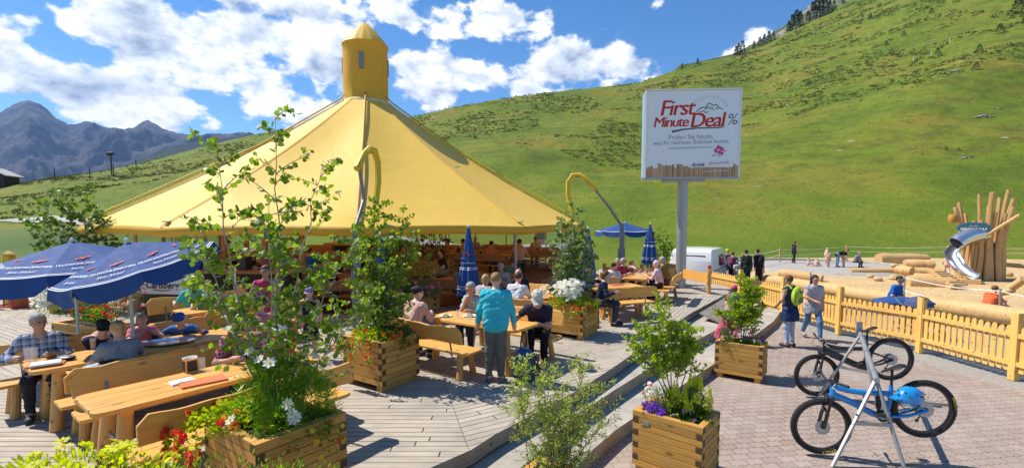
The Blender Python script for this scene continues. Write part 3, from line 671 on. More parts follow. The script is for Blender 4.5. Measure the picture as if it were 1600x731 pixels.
addr([(.03,.25),(.09,.30),(.12,.29),(.16,.345),(.185,.335),(.21,.315),(.24,.33),(.27,.29),(.31,.275)], .035)
addr([(.12,.27),(.155,.305),(.165,.28),(.195,.30),(.20,.265)], .03); addr([(.22,.27),(.245,.295),(.255,.27)], .025)
addr([(.06,.245),(.11,.258),(.13,.235),(.16,.25)], .03)
for k in range(13):
    a = R(10+k*13.3); addr([(.17+.155*cos(a), .295+.10*sin(a)), (.17+.20*cos(a), .295+.145*sin(a))], .010)
mt.build('mountain_drawing', M['print_grey'], post, smooth=0)
m = MB(); rnd = random.Random(3); xs = np.linspace(-.485, .485, 40)
tn = wood('printed_planks', (.55,.33,.17), (.34,.19,.09), (14,14,2), rough=.7, island=.35)
for i in range(39):
    h0 = -.485; h1 = -.36+rnd.uniform(-.03,.035); m.add([(xs[i]*WB, -.014, zc+h0*HB), (xs[i+1]*WB-.006, -.014, zc+h0*HB), (xs[i+1]*WB-.006, -.014, zc+(h1+rnd.uniform(-.01,.01))*HB), (xs[i]*WB, -.014, zc+h1*HB)], [(0,1,2,3)])
m.build('printed_fence', tn, post, smooth=0)
m = MB(); m.add([(-.04*WB,-.016,zc-.375*HB),(.42*WB,-.016,zc-.375*HB),(.42*WB,-.016,zc-.285*HB),(-.04*WB,-.016,zc-.33*HB)], [(0,1,2,3)]); m.build('printed_card', M['white'], post, smooth=0)
text('lettering', 'Arosa', .19, paint('print_blue', (.02,.06,.28), .6), post, frame((.06*WB,-.02,zc-.345*HB), (1,0,.06), (0,0,1)), shear=.35, bold=.004, **tk)
text('lettering', 'lenzerheide', .13, paint('print_lg2', (.3,.3,.34), .6), post, frame((.30*WB,-.02,zc-.325*HB), (1,0,.06), (0,0,1)), **tk)
ribbon('chevron', [(.185,-.345),(.205,-.33),(.185,-.315)], .03, M['print_red'], post, -.021)
text('lettering', 'arosalenzerheide.swiss', .10, M['white'], post, frame((.25*WB,-.02,zc-.415*HB), (1,0,.03), (0,0,1)), **tk)
m = MB()
for k in range(26):
    a = rnd.uniform(0, 2*pi); r_ = .17*sqrt(rnd.random()); c0 = (.295*WB+r_*cos(a)*1.2, zc-.185*HB+r_*sin(a)); w_ = rnd.uniform(.03,.05); th = rnd.uniform(0, pi)
    m.add([(c0[0]+w_*cos(th+q)*1.2, -.017-k*.0002, c0[1]+w_*sin(th+q)) for q in (0, 1.25, 2.5, 3.77, 5.0)], [(4,3,2,1,0)])
m.build('printed_blossom', paint('print_pink', (.62,.06,.22), .6, 0, .5, 60), post, smooth=0)
m = MB()
for a in (3.4, 3.9, 4.6, 5.3): m.add([(.26*WB, -.0165, zc-.22*HB), (.26*WB+.22*cos(a), -.0165, zc-.22*HB+.07*sin(a)-.02), (.26*WB+.34*cos(a)*.8, -.0165, zc-.22*HB+.12*sin(a)), (.26*WB+.2*cos(a), -.0165, zc-.22*HB+.15*sin(a))], [(0,1,2,3)])
m.build('printed_leaf', paint('print_green', (.05,.22,.04), .6), post, smooth=0)

# ================= tables and benches =================
def rounded(L, w, r=.09, n=4):
    pts = []
    for cx, cy, a0 in ((L/2-r, w/2-r, 0), (-L/2+r, w/2-r, pi/2), (-L/2+r, -w/2+r, pi), (L/2-r, -w/2+r, 3*pi/2)):
        for k in range(n+1): a = a0+k/n*pi/2; pts.append((cx+r*cos(a), cy+r*sin(a)))
    return pts
def mk_table(L=2.2, wd='larch', wp='larch_end', label='', group=None, w=.76, loc=(0,0,0), rz=0):
    t = thing('picnic_table', label, 'table', loc, rz, group)
    m = MB(); nb = 4; bw = w/nb
    base = rounded(L, w)
    for i in range(nb):
        y0 = -w/2+i*bw; y1 = y0+bw-.006; P = []
        if i == 0: P = [(x, y) for x, y in [(-L/2+.02,y1),(-L/2,y0+.10),(-L/2+.03,y0+.03),(-L/2+.10,y0),(L/2-.10,y0),(L/2-.03,y0+.03),(L/2,y0+.10),(L/2-.02,y1)]]
        elif i == nb-1: P = [(L/2-.02,y0),(L/2,y1-.10),(L/2-.03,y1-.03),(L/2-.10,y1),(-L/2+.10,y1),(-L/2+.03,y1-.03),(-L/2,y1-.10),(-L/2+.02,y0)]
        else: P = [(-L/2+.01,y0),(L/2-.01,y0),(L/2-.01,y1),(-L/2+.01,y1)]
        m.prism(P, 'z', .715, .76)
    m.build('tabletop', M[wd], t, bevel=.006, fixn=True)
    for sx in (-1, 1):
        for sy in (-1, 1):
            m = MB(); m.cyl((sx*(L/2-.26), sy*.26, .675), (sx*(L/2-.20), sy*.31, 0), .062, .068, 12); m.build('leg', M[wp], t)
        m = MB(); m.box((sx*(L/2-.26), 0, .69), (.09,.66,.05)); m.build('crossbar', M[wd], t)
        m = MB(); m.bar((sx*(L/2-.26), 0, .66), (sx*(L/2-.8), 0, .70), .02, .02); m.bar((sx*(L/2-.24), -.28, .35), (sx*(L/2-.24), .28, .35), .025, .025); m.build('brace', M['galv'], t)
    return t
def mk_bench(L=2.0, back=True, wd='larch', wp='larch_end', label='', group=None, loc=(0,0,0), rz=0, seed=0, tall=.86, backw=.26):
    # sitter faces +y of the bench, the backrest stands at -y
    t = thing('bench', label, 'bench', loc, rz, group); r_ = random.Random(seed)
    m = MB(); m.prism([(-L/2,-.19),(-L/2+.05,-.21),(L/2-.05,-.21),(L/2,-.19),(L/2,.0),(-L/2,.0)], 'z', .405, .445); m.prism([(-L/2,.007),(L/2,.007),(L/2,.17),(L/2-.05,.20),(-L/2+.05,.20),(-L/2,.17)], 'z', .405, .445)
    m.build('seat', M[wd], t, bevel=.006, fixn=True)
    for sx in (-1, 1):
        for sy in (-1, 1):
            m = MB(); m.cyl((sx*(L/2-.22), sy*.11, .40), (sx*(L/2-.18), sy*.17, 0), .05, .054, 10); m.build('leg', M[wp], t)
        m = MB(); m.bar((sx*(L/2-.22), 0, .39), (sx*(L/2-.6), 0, .40), .018, .018); m.bar((sx*(L/2-.21),-.14,.2), (sx*(L/2-.6),.0,.39), .012, .012); m.build('brace', M['galv'], t)
    if back:
        n = 26; z0 = tall-backw; top = []
        ph = r_.uniform(0, 6)
        for i in range(n+1):
            x = -L/2+.02+(L-.04)*i/n; e = min(i, n-i)/n*L; rr = .09; dz = -(rr-sqrt(max(0, rr*rr-(rr-min(e, rr))**2)))
            top.append((x, tall+dz+.012*sin(x*5+ph)+.008*sin(x*13+ph*2)))
        bot = [(L/2-.03, z0), (-L/2+.03, z0)]
        m = MB(); P = [(x, z) for x, z in top]+bot; k = len(P)
        ly = lambda z: -.225-(z-.45)*.20
        vs = [(x, ly(z), z) for x, z in P]+[(x, ly(z)-.038, z) for x, z in P]
        m.add(vs, [tuple(range(k)), tuple(range(2*k-1, k-1, -1))]+[(i, (i+1)%k, k+(i+1)%k, k+i) for i in range(k)])
        m.build('backrest', M[wd], t, bevel=.007, fixn=True)
        for sx in (-1, 1):
            m = MB(); x = sx*(L/2-.32); m.bar((x, -.185, .38), (x, ly(tall-.2)+.012, tall-.18), .03, .010, up=(0,1,0)); m.build('bracket', M['grey_metal'], t)
    return t
A53 = R(53); u1 = Vector((cos(A53), sin(A53), 0)); n1_ = Vector((sin(A53), -cos(A53), 0))
def setpos(c, ang, du, dn):     # du along the table, dn towards the "near" side
    u = Vector((cos(ang), sin(ang), 0)); n = Vector((sin(ang), -cos(ang), 0)); return Vector(c)+u*du+n*dn
GT = 'wooden tables on the open deck'; GB = 'wooden benches on the open deck'
TA = Vector((-4.0,4.29,0))+u1*1.15; TB = Vector((-5.76,5.48,0))+u1*1.2
tA = mk_table(2.3, label='long larch table at the lower left holding an orange menu and dark napkin box', group=GT, loc=TA, rz=A53)
tB = mk_table(2.4, label='larch table under the two open blue umbrellas with a plate and silver tray', group=GT, loc=TB, rz=A53)
mk_bench(2.1, label='bench whose wavy backrest hides the near side of the lowest left table', group=GB, loc=setpos(TA, A53, .02, .74), rz=A53, seed=1)
mk_bench(2.3, label='bench with tall straight backrest on the far side of the lowest left table', group=GB, loc=setpos(TA, A53, .08, -.74), rz=A53+pi, seed=2, backw=.30)
mk_bench(2.3, label='bench with wavy backrest where the grey shirted girl sits with a bag', group=GB, loc=setpos(TB, A53, .1, .74), rz=A53, seed=3)
mk_bench(2.6, label='bench at the left picture edge where the woman in blue plaid sits', group=GB, loc=setpos(TB, A53, -.12, -.74), rz=A53+pi, seed=4)
A35 = R(-35); TM = Vector((-.55, 8.2, 0))
tM = mk_table(2.0, label='larch table where two men in checked shirts eat, beside the turquoise jacket', group=GT, loc=TM, rz=A35)
mk_bench(1.85, label='free-standing bench in the middle of the deck under the man with dark bun', group=GB, loc=setpos(TM, A35, -.42, .76), rz=A35, seed=5)
mk_bench(2.0, label='bench behind the middle table carrying the man in white cap', group=GB, loc=setpos(TM, A35, .1, -.76), rz=A35+pi, seed=6)
T2 = Vector((.25, 11.2, 0))
mk_table(2.0, label='larch table between the bald man and the woman with sunglasses', group=GT, loc=T2, rz=A35)
mk_bench(2.0, label='bench under the man in white t-shirt seen from behind', group=GB, loc=setpos(T2, A35, .1, .78), rz=A35, seed=7)
mk_bench(2.0, label='bench under the bald man in dark shirt', group=GB, loc=setpos(T2, A35, -.1, -.78), rz=A35+pi, seed=8)
T3 = Vector((-5.75, 9.7, 0)); AT3 = R(53)
mk_table(2.0, label='larch table with white plate in front of the turquoise polo shirt', group=GT, loc=T3, rz=AT3)
mk_bench(2.0, label='bench with curved backrest standing in front of the black beer counter', group=GB, loc=setpos(T3, AT3, -.2, -.78), rz=AT3+pi, seed=9, tall=.92, backw=.32)
mk_bench(2.0, label='bench behind the blue capped child at the left', group=GB, loc=setpos(T3, AT3, 0, .78), rz=AT3, seed=10)
# tables at the right end of the deck
T4 = Vector((4.15, 15.2, 0)); A4 = R(62)
mk_table(1.9, label='larch table with drinks among the group by the billboard pole', group=GT, loc=T4, rz=A4)
mk_bench(1.9, label='bench under the white haired woman and the man in olive', group=GB, loc=setpos(T4, A4, 0, .82), rz=A4, seed=11)
mk_bench(1.9, label='bench under the woman in patterned blouse at the back of the right group', group=GB, loc=setpos(T4, A4, .1, -.8), rz=A4+pi, seed=12)
T5 = Vector((2.75, 12.7, 0)); A5 = R(20)
mk_table(1.5, label='small larch table with red menu beside the white daisy planter', group=GT, loc=T5, rz=A5)
mk_bench(1.5, label='bench with plank back behind the small table with red menu', group=GB, loc=setpos(T5, A5, .15, -.78), rz=A5+pi, seed=13)
mk_bench(1.5, label='bench half hidden by the white daisy planter', group=GB, loc=setpos(T5, A5, -.1, .74), rz=A5, seed=14)
# wooden rail at the deck end behind the right group
fr = thing('deck_railing', 'low plank railing closing the deck end behind the right table group', 'railing', (0,0,0))
for a, b in (((3.6,18.6),(6.3,18.0)), ((6.4,17.9),(6.75,16.2))):
    m = MB(); m.bar((a[0],a[1],.55), (b[0],b[1],.55), .05, .34); m.build('plank', M['larch'], fr)
for a in ((3.6,18.6),(5,18.3),(6.35,18.0),(6.75,16.2)):
    m = MB(); m.cyl((a[0]+.06,a[1]+.08,0), (a[0]+.06,a[1]+.08,.85), .07, n=10); m.build('post', M['larch_end'], fr)
# rows inside the tent
GI = 'tables in the shade of the tent'; GIB = 'benches in the shade of the tent'
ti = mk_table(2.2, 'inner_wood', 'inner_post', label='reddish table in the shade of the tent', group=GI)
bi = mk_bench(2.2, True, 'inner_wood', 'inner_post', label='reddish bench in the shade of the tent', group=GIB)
spots = [(-.9,17.9,-20,.5),(.9,20.3,-10,.5),(-3.3,18.9,-15,.5),(-.5,22.9,0,.5),(-3.6,22.4,0,.5),(-6.2,24.8,0,.5),(-9.0,22.5,10,.5),(-6.9,17.6,5,.5),(-9.6,17.9,20,.5),(-12.0,18.6,60,.5),(-5.2,13.9,0,.0),(-1.2,14.2,-25,0.),(-8.8,20.2,10,.5),(-9.9,14.3,20,.0)]
words = ['nearest the billboard side','at the right eave','behind the closed dark blue umbrella','at the far right under the canvas','at the far middle under the canvas','by the rear posts','at the far left under the canvas','behind the front mast','left of the front mast','by the left eave','next to the pink flower box','behind the man with glasses','behind the first birch','at the centre mast']
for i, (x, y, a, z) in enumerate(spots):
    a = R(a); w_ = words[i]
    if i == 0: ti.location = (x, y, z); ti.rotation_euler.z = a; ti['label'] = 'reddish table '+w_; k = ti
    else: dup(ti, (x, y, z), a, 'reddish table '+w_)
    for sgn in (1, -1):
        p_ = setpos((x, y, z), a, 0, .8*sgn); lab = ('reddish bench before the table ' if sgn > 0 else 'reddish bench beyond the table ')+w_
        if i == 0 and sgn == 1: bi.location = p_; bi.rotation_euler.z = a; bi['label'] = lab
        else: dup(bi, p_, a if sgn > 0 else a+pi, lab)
# ================= table ware =================
def on(c, ang, du, dn, z=.76): p = setpos(c, ang, du, dn); p.z = z; return p
M['glass'] = None
t = nm('clear_glass'); g = t.n('BsdfPrincipled'); g.inputs['Base Color'].default_value = (.9,.94,.95,1); g.inputs['Roughness'].default_value = .05; g.inputs['Alpha'].default_value = .35; t.out(g.outputs[0]); M['glass'] = t.m
t = nm('beer'); g = t.n('BsdfPrincipled'); g.inputs['Base Color'].default_value = (.35,.13,.02,1); g.inputs['Roughness'].default_value = .15; t.out(g.outputs[0]); M['beer'] = t.m
M['menu'] = paint('menu', (.62,.17,.05), .5, 0, .1); M['paper'] = paint('paper', (.72,.74,.78), .6, 0, .05); M['chalk'] = paint('chalk', (.025,.022,.02), .6, 0, .2)
def menu(p, a, lab, w=.30, h=.21, mat='menu'):
    m = MB(); m.prism([(-w/2,-h/2),(w/2,-h/2),(w/2,h/2),(-w/2,h/2)], 'z', 0, .012); m.prism([(-w/2+.004,-h/2+.004),(w/2-.006,-h/2+.004),(w/2-.006,h/2-.004),(-w/2+.004,h/2-.004)], 'z', .0125, .02)
    o = m.build('menu', M[mat], loc=p, rz=a); tag(o, lab, 'menu'); return o
def napkin_box(p, a, lab):
    t = thing('napkin_box', lab, 'box', p, a)
    m = MB(); w, d, h = .13, .11, .15
    m.box((0,-d/2+.006,h/2), (w,.012,h)); m.box((0,d/2-.006,h/2), (w,.012,h)); m.box((-w/2+.006,0,h/2), (.012,d-.026,h)); m.box((w/2-.006,0,h/2), (.012,d-.026,h)); m.box((0,0,.008), (w-.03,d-.03,.012)); m.build('case', M['larch'], t)
    for s_ in (-1, 1):
        m = MB(); m.box((0, s_*(d/2+.002), h/2), (w-.03,.004,h-.03)); m.build('chalkboard', M['chalk'], t); 
    m = MB(); m.box((w/2+.002,0,h/2), (.004,d-.03,h-.03)); m.box((-w/2-.002,0,h/2), (.004,d-.03,h-.03)); m.build('side_board', M['chalk'], t)
    m = MB()
    for k in range(7): m.box((-.04+k*.013, 0, h/2+.025), (.006,.075,h), Matrix.Rotation(.12*(k-3), 3, 'Y'))
    m.build('napkins', M['white'], t); return t
def glass(p, lab, beer=.0, h=.15, r=.035):
    t = thing('glass', lab, 'glass', p); m = MB(); m.lathe([(.001,.004),(r*.8,.004),(r*.85,.01),(r,h)], n=16); m.build('vessel', M['glass'], t)
    if beer: m = MB(); m.lathe([(.001,.012),(r*.8,.012),(r*.93,h*beer),(.001,h*beer+.001)], n=16); m.build('drink', M['beer'], t)
    return t
def plate(p, lab, r=.13, food=None):
    t = thing('plate', lab, 'plate', p); m = MB(); m.lathe([(.001,.002),(r*.6,.002),(r,.018),(r*.98,.023),(r*.6,.010),(.001,.010)], n=28); m.build('dish', M['white'], t)
    if food:
        m = MB(); r_ = random.Random(5)
        for k in range(16): a = r_.uniform(0,6.3); q = r_.uniform(0,.06); m.ell((q*cos(a), q*sin(a), .018+r_.uniform(0,.012)), (.018,.014,.010), 6, 4)
        m.build('food', paint('food_'+food, dict(green=(.16,.28,.03), brown=(.35,.16,.05))[food], .6, 0, .5, 60), t)
    return t
# lower-left table
p0 = G(300, 577, .76)
napkin_box(G(298, 580, .76), A53, 'dark napkin box with larch edges on the lowest left table')
menu(G(318, 597, .76), A53-.15, 'orange menu folder lying on the lowest left table', .42, .22)
menu(G(285, 597, .76), A53-.05, 'pale leaflet under the orange menu on the lowest left table', .22, .16, 'paper')
glass(G(316, 578, .76), 'empty glass next to the dark napkin box at the lower left')
# table under umbrellas
menu(G(73, 569, .76), A53-.3, 'orange menu under a white sheet on the umbrella table', .34, .24)
o = menu(G(72, 568, .784), A53-.2, 'white printed sheet lying on the orange menu of the umbrella table', .27, .20, 'paper')
plate(G(88, 554, .76), 'white plate with noodles in front of the woman in blue plaid', .15, 'brown')
glass(G(45, 563, .76), 'handled beer glass left of the white sheet on the umbrella table', 0, .16, .045); glass(G(54, 560, .76), 'tall clear glass beside the white plate with noodles', 0, .14, .036)
glass(G(146, 545, .76), 'glass of brown drink in front of the boy in dark cap', .8, .15)
pc = thing('pouch', 'small black pouch between plate and sheet on the umbrella table', 'pouch', G(103, 562, .76)); m = MB(); m.ell((0,0,.03), (.12,.07,.03), 14, 8); m.build('body', M['black'], pc); m = MB(); m.tube([(-.1,0,.045),(0,.01,.062),(.1,0,.045)], .005, 6); m.build('zip', M['steel'], pc)
tr = thing('tray', 'large oval silver serving tray on the table end near the blue capped child', 'tray', G(262, 536, .76), R(20))
m = MB(); m.lathe([(.001,.004),(.26,.004),(.33,.024),(.335,.030),(.32,.026),(.25,.010),(.001,.010)], n=36, M=Matrix.Diagonal((1,.68,1))); m.build('body', paint('silver', (.75,.76,.78), .2, .9, .05), tr)
glass(G(262, 532, .77), 'low clear glass standing on the silver tray', 0, .07, .03)
# middle table
napkin_box(on(TM, A35, .05, .0), A35, 'napkin box with black panels on the middle table')
menu(on(TM, A35, .35, .24), A35+.25, 'red menu lying at the elbow of the turquoise jacket', .34, .22)
plate(on(TM, A35, -.35, -.12), 'salad plate in front of the man with glasses', .13, 'green'); plate(on(TM, A35, -.7, .14), 'plate in front of the man with dark bun', .12, 'green')
glass(on(TM, A35, -.42, .12), 'water glass between the two plates of the middle table'); glass(on(TM, A35, -.2, .1), 'second water glass near the napkin box of the middle table', 0, .12)
napkin_box(on(T2, A35, .02, .1), A35, 'napkin box behind the turquoise jacket on the next table')
menu(on(T2, A35, -.6, .1), A35, 'yellow-brown menu on the table of the bald man', .25, .2)
menu(on(T5, A5, .1, -.05), A5, 'red menu on the small table near the white daisies', .34, .22)
for k, (du, dn, b) in enumerate(((-.5,.1,0),(-.25,-.05,0),(.1,.1,0),(.3,-.1,.9),(.55,.05,.9))):
    glass(on(T4, A4, du, dn), ['empty glass at the near end of the right group table','glass second from the near end of the right group table','clear glass in the middle of the right group table','dark drink before the white haired woman','dark drink at the far end of the right group table'][k], b, .17 if b else .13, .045)
plate(on(T3, AT3, .2, .05), 'white plate on the table behind the blue capped child', .14); napkin_box(on((.9,20.3,0), R(-10), .2, 0, 1.26), 0, 'dark box on the reddish table at the right eave'); napkin_box(on((-.9,17.9,0), R(-20), -.3, 0, 1.26), 0, 'dark box on the reddish table nearest the billboard side')

for i, (x, y, a, z) in enumerate(spots[:12]):
    for q, du in enumerate((-.5, .35)):
        glass(on((x,y,0), R(a), du, .1*(-1)**i, z+.76), ('tall glass at the left of the table ' if q == 0 else 'short glass at the right of the table ')+words[i], .8 if (i+q) % 3 == 0 else 0, .16 if q == 0 else .11)
# ================= umbrellas =================
def canopy_text(par, r_e, z_e, z_t, i, nseg, a0):
    a = a0+(i+.5)*2*pi/nseg; rm = r_e*cos(pi/nseg)
    d = Vector((cos(a), sin(a), 0)); pos_ = lambda f: d*(rm*f)+Vector((0,0,z_t+(z_e-z_t)*f))
    up = (pos_(.2)-pos_(.9)).normalized(); x = Vector((-sin(a), cos(a), 0)); nrm = x.cross(up).normalized()
    if nrm.z < 0: x = -x; nrm = -nrm
    nrm = x.cross(up).normalized()
    def fr(f, off=0): return frame(pos_(f)+nrm*.006, x, up)
    text('lettering', 'FELDSCHLÖSSCHEN', r_e*.060, M['print_white'], par, fr(.74), extrude=.0005, bold=.001)
    text('lettering', 'Sans Alcool', r_e*.066, M['print_white'], par, fr(.86), extrude=.0005, shear=.35)
    m = MB(); c_ = pos_(.58)+nrm*.006
    for k, (ax, ay, L) in enumerate(((0,0,.09),(.05,.02,.07),(-.05,-.01,.06))):
        b_ = c_+x*ax*r_e+up*ay*r_e; m.add([b_-x*L*.5*r_e, b_-up*L*.35*r_e, b_+x*L*.7*r_e+up*L*.3*r_e, b_+up*L*.3*r_e], [(0,1,2,3)])
    m.build('emblem', M['print_red'], par, smooth=0)
def open_umbrella(loc, rz, lab, r_e=1.35, z_e=1.80, z_t=2.2, drop=.24, tilt=(0,0), nseg=8, pole_r=.022, txt=True, group='open dark blue umbrellas'):
    t = thing('umbrella', lab, 'umbrella', loc, rz, group)
    m = MB(); m.cyl((0,0,0), (0,0,z_t), pole_r, n=10); m.build('pole', M['offwhite'], t)
    hub = thing  # canopy sits on the pole
    Mt = Matrix.Translation((0,0,z_t)) @ Matrix.Rotation(tilt[0], 4, 'X') @ Matrix.Rotation(tilt[1], 4, 'Y') @ Matrix.Translation((0,0,-z_t))
    m = MB(); P = []; a0 = pi/nseg
    for i in range(nseg): a = a0+i*2*pi/nseg; P.append(Vector((r_e*cos(a), r_e*sin(a), z_e)))
    T_ = Vector((0,0,z_t)); K = 8; rows = []
    for i in range(nseg):
        A = P[i]; B = P[(i+1)%nseg]
        vs = []; fs = []
        for k in range(K+1):
            f = k/K
            for j in range(7):
                s_ = j/6; q = T_.lerp(A, f).lerp(T_.lerp(B, f), s_); sag = sin(pi*s_)*f*.03; q = q-Vector((0,0,sag)); vs.append(q)
        for j in range(7):
            s_ = j/6; q = A.lerp(B, s_); dd = Vector((q.x, q.y, 0)).normalized(); q = q-Vector((0,0,sin(pi*s_)*.03)); wv = .05*sin(j*1.9+i*2.1)
            vs.append(q+dd*(.03+wv*.5)-Vector((0,0,drop*(.55+.45*sin(pi*s_)**.3))))
        for k in range(K+1):
            for j in range(6): a = k*7+j; fs.append((a, a+1, a+8, a+7))
        m.add([Mt @ v for v in vs], fs)
    can = m.build('canopy', M['navy'], t, smooth=25)
    m = MB()
    for f0 in (.955, .985):
        for i in range(nseg):
            pr_ = []
            for j in range(7):
                s_ = j/6
                for df in (0, .014):
                    f = f0+df; q = T_.lerp(P[i], f).lerp(T_.lerp(P[(i+1)%nseg], f), s_); q = q-Vector((0,0,sin(pi*s_)*f*.03)); pr_.append(Mt @ (q+Vector((0,0,.005))))
            m.add(pr_, [(2*j, 2*j+1, 2*j+3, 2*j+2) for j in range(6)])
    m.build('border_stripe', M['print_white'], can, smooth=0)
    for i in range(nseg):
        m = MB(); m.tube([Mt @ (T_-Vector((0,0,.03))), Mt @ (P[i]-Vector((0,0,.03)))], .008, 5); m.build('rib', M['offwhite'], t)
    m = MB(); m.ell(Mt @ (T_+Vector((0,0,.03))), (.03,.03,.035), 10, 6); m.build('finial', M['white'], t)
    if txt:
        e_ = bpy.data.objects.new; 
        for i in range(0, nseg):
            n0 = set(can.children); canopy_text(can, r_e, z_e-.012, z_t, i, nseg, a0)
            for o in set(can.children)-n0: o.data.transform(Mt)
    return t
open_umbrella(G(212, 590, 0)*0+Vector((-5.18,6.38,0)), R(18), 'open dark blue umbrella with white lettering over the plate and tray table', .94, 1.88, 2.19, .22, (R(9), R(-15)))
open_umbrella(Vector((-7.15,7.7,0)), R(5), 'open dark blue umbrella farthest to the left, partly behind its neighbour', 1.22, 1.78, 2.15, .28, (R(5), R(-2)))
open_umbrella(Vector((4.55,19.2,0)), R(10), 'small open dark blue umbrella behind the leaning steel mast', 1.15, 2.12, 2.46, .2, txt=False)
def closed_umbrella(loc, lab, h=2.45, z0=.95, r=.21, rz=0):
    t = thing('umbrella', lab, 'umbrella', loc, rz, 'closed dark blue umbrellas')
    m = MB(); m.cyl((0,0,0), (0,0,h), .024, n=10); m.build('pole', M['offwhite'], t)
    prof = [(r*.96,z0),(r,z0+.1),(r*.86,z0+.4),(r*.66,z0+.75),(r*.45,z0+1.05),(r*.22,h-.14),(.03,h-.02)]
    fold = lambda a, f: 1+.20*(1-f*.6)*sin(a*8+.5)+.07*sin(a*3)
    m = MB(); m.lathe(prof, n=64, fold=fold); can = m.build('canopy', M['navy'], t, smooth=60)
    for z_, q in ((z0+.16, .985), (z0+.22, .955), (z0+.62,.76), (z0+.66,.735)):
        m = MB(); rr = r*q*1.012; m.lathe([(rr,z_-.008),(rr*.985,z_+.008)], n=64, fold=fold); m.build('stripe', M['print_white'], can, smooth=0)
    m = MB(); m.lathe([(r*.60*1.26,z0+.86),(r*.57*1.26,z0+.90)], n=32); m.build('tie', M['navy'], can)
    m = MB()
    for k in range(3): m.ell((-.02+.025*k, -r*.55*1.15, z0+1.0-.02*k), (.035,.012,.022), 8, 5)
    m.build('emblem', M['print_red'], can)
    text('lettering', 'Feldschlösschen', .055, M['print_white'], can, frame((0,-r*.78*1.2,z0+.78), (1,0,0), (0,.2,1)), extrude=.001)
    m = MB(); m.ell((0,0,h+.02), (.025,.025,.035), 8, 6); m.build('finial', M['white'], t)
    m = MB(); m.lathe([(.001,.0),(.22,.0),(.22,.05),(.06,.09),(.05,.25),(.028,.26)], n=20); m.build('base', M['grey_metal'], t)
    return t
closed_umbrella(Vector((-1.02,11.1,0)), 'closed dark blue umbrella standing behind the man with glasses', 2.36, .75, .24)
closed_umbrella(Vector((4.92,16.9,0)), 'closed dark blue umbrella between the seated group and the billboard', 2.42, 1.0, .25)
closed_umbrella(Vector((2.15,13.4,0)), 'closed dark blue umbrella hidden by the birch above the white daisies', 2.3, .8, .22)
closed_umbrella(Vector((-2.95,10.6,0)), 'closed dark blue umbrella behind the climbing plant of the front planter', 2.2, .4, .24)

# ================= planters =================
def planter(lab, loc, rz, L=.9, Wd=.72, H=.72, rows=8, plate_=False):
    t = thing('planter', lab, 'planter', loc, rz, 'planters of stacked square timbers')
    z0 = .09; bh = (H-z0)/rows; th = .075
    for side in range(4):
        m = MB(); me_ = MB()
        for r_ in range(rows):
            z = z0+bh*(r_+.5); long_ = (r_ % 2 == 0)
            if side < 2:          # front and back timbers (along x)
                y = (-1 if side == 0 else 1)*(Wd/2-th/2); e = L/2+(.0 if long_ else -th); g_ = .0
                m.box((0,y,z), (2*e-.002, th, bh-.005))
            else:
                x = (-1 if side == 2 else 1)*(L/2-th/2); e = Wd/2+(-th if long_ else 0)
                m.box((x,0,z), (th, 2*e-.002, bh-.005))
        m.build('timber_wall', M['planter_x'] if side < 2 else M['planter_y'], t, bevel=.004)
    m = MB()
    for r_ in range(rows):       # dark end grain showing on the corners
        z = z0+bh*(r_+.5); long_ = (r_ % 2 == 0)
        for sx in (-1, 1):
            for sy in (-1, 1):
                if long_: m.box((sx*(L/2+.0008), sy*(Wd/2-th/2), z), (.003, th-.008, bh-.012))
                else: m.box((sx*(L/2-th/2), sy*(Wd/2+.0008), z), (th-.008, .003, bh-.012))
    m.build('end_grain', M['endgrain'], t)
    for s_ in (-1, 1):
        m = MB(); m.box((s_*(L/2-.09), 0, z0/2), (.11, Wd-.04, z0-.002)); m.build('foot', M['planter_y'], t, bevel=.004)
    m = MB(); m.box((0,0,H-.09), (L-2*th-.004, Wd-2*th-.004, .06)); m.build('soil', M['soil'], t)
    if plate_: m = MB(); m.box((-L/2+.17, -Wd/2-.004, H-.13), (.085,.006,.05)); m.build('name_plate', M['galv'], t)
    return t
P0 = Vector((-2.1, 4.1, 0)); P1 = Vector((-2.02, 7.22, 0)); P2 = Vector((1.28, 10.4, 0)); P3 = Vector((2.0, 5.62, -.6)); P4 = Vector((4.55, 9.25, -.6))
aP = R(-38)
planter('timber planter in the foreground with the tallest birch and white cosmos', P0, R(-36), .92, .80, .76, 8)
planter('timber planter left of the free-standing bench with a climbing plant and red geraniums', P1, R(-33), .86, .76, .74, 8)
planter('timber planter with white daisies and small birch behind the white cap', P2, R(-33), 1.05, .86, .74, 8)
planter('timber planter with metal name plate, purple lobelia and yellow snapdragons on the pavers', P3, R(-40), .84, .62, .78, 9, True)
planter('timber planter at the foot of the steps with pink flowers', P4, R(-36), .86, .56, .72, 8)
P5 = Vector((.42, 4.35, -.6)); planter('timber planter cut by the lower picture edge under the willow bush', P5, R(-38), .8, .62, .60, 7)
P6 = Vector((-2.0, 2.35, 0)); planter('timber planter below the lower left picture edge holding yellow bidens', P6, R(0), 2.4, .5, 1.0, 9)
P7 = Vector((-2.5, 12.4, 0)); planter('timber planter behind the dark bun with pink geraniums', P7, R(0), 1.1, .6, .62, 7)
P8 = Vector((-9.0, 10.1, 0)); planter('timber planter with white and red flowers under the umbrella edges', P8, R(-20), 1.9, .6, .30, 3)
P9 = Vector((6.0, 18.9, 0)); planter('timber planter at the foot of the billboard pole', P9, R(-10), 1.1, .6, .8, 7)
PA = Vector((-2.9, 16.9, .5)); planter('timber planter with red leaved bush deep in the tent', PA, R(0), 1.6, .6, .6, 6)
PB = Vector((-12.2, 13.2, 0)); planter('timber planter with leafy tree behind the left umbrella', PB, R(10), 1.0, .8, .7, 7)

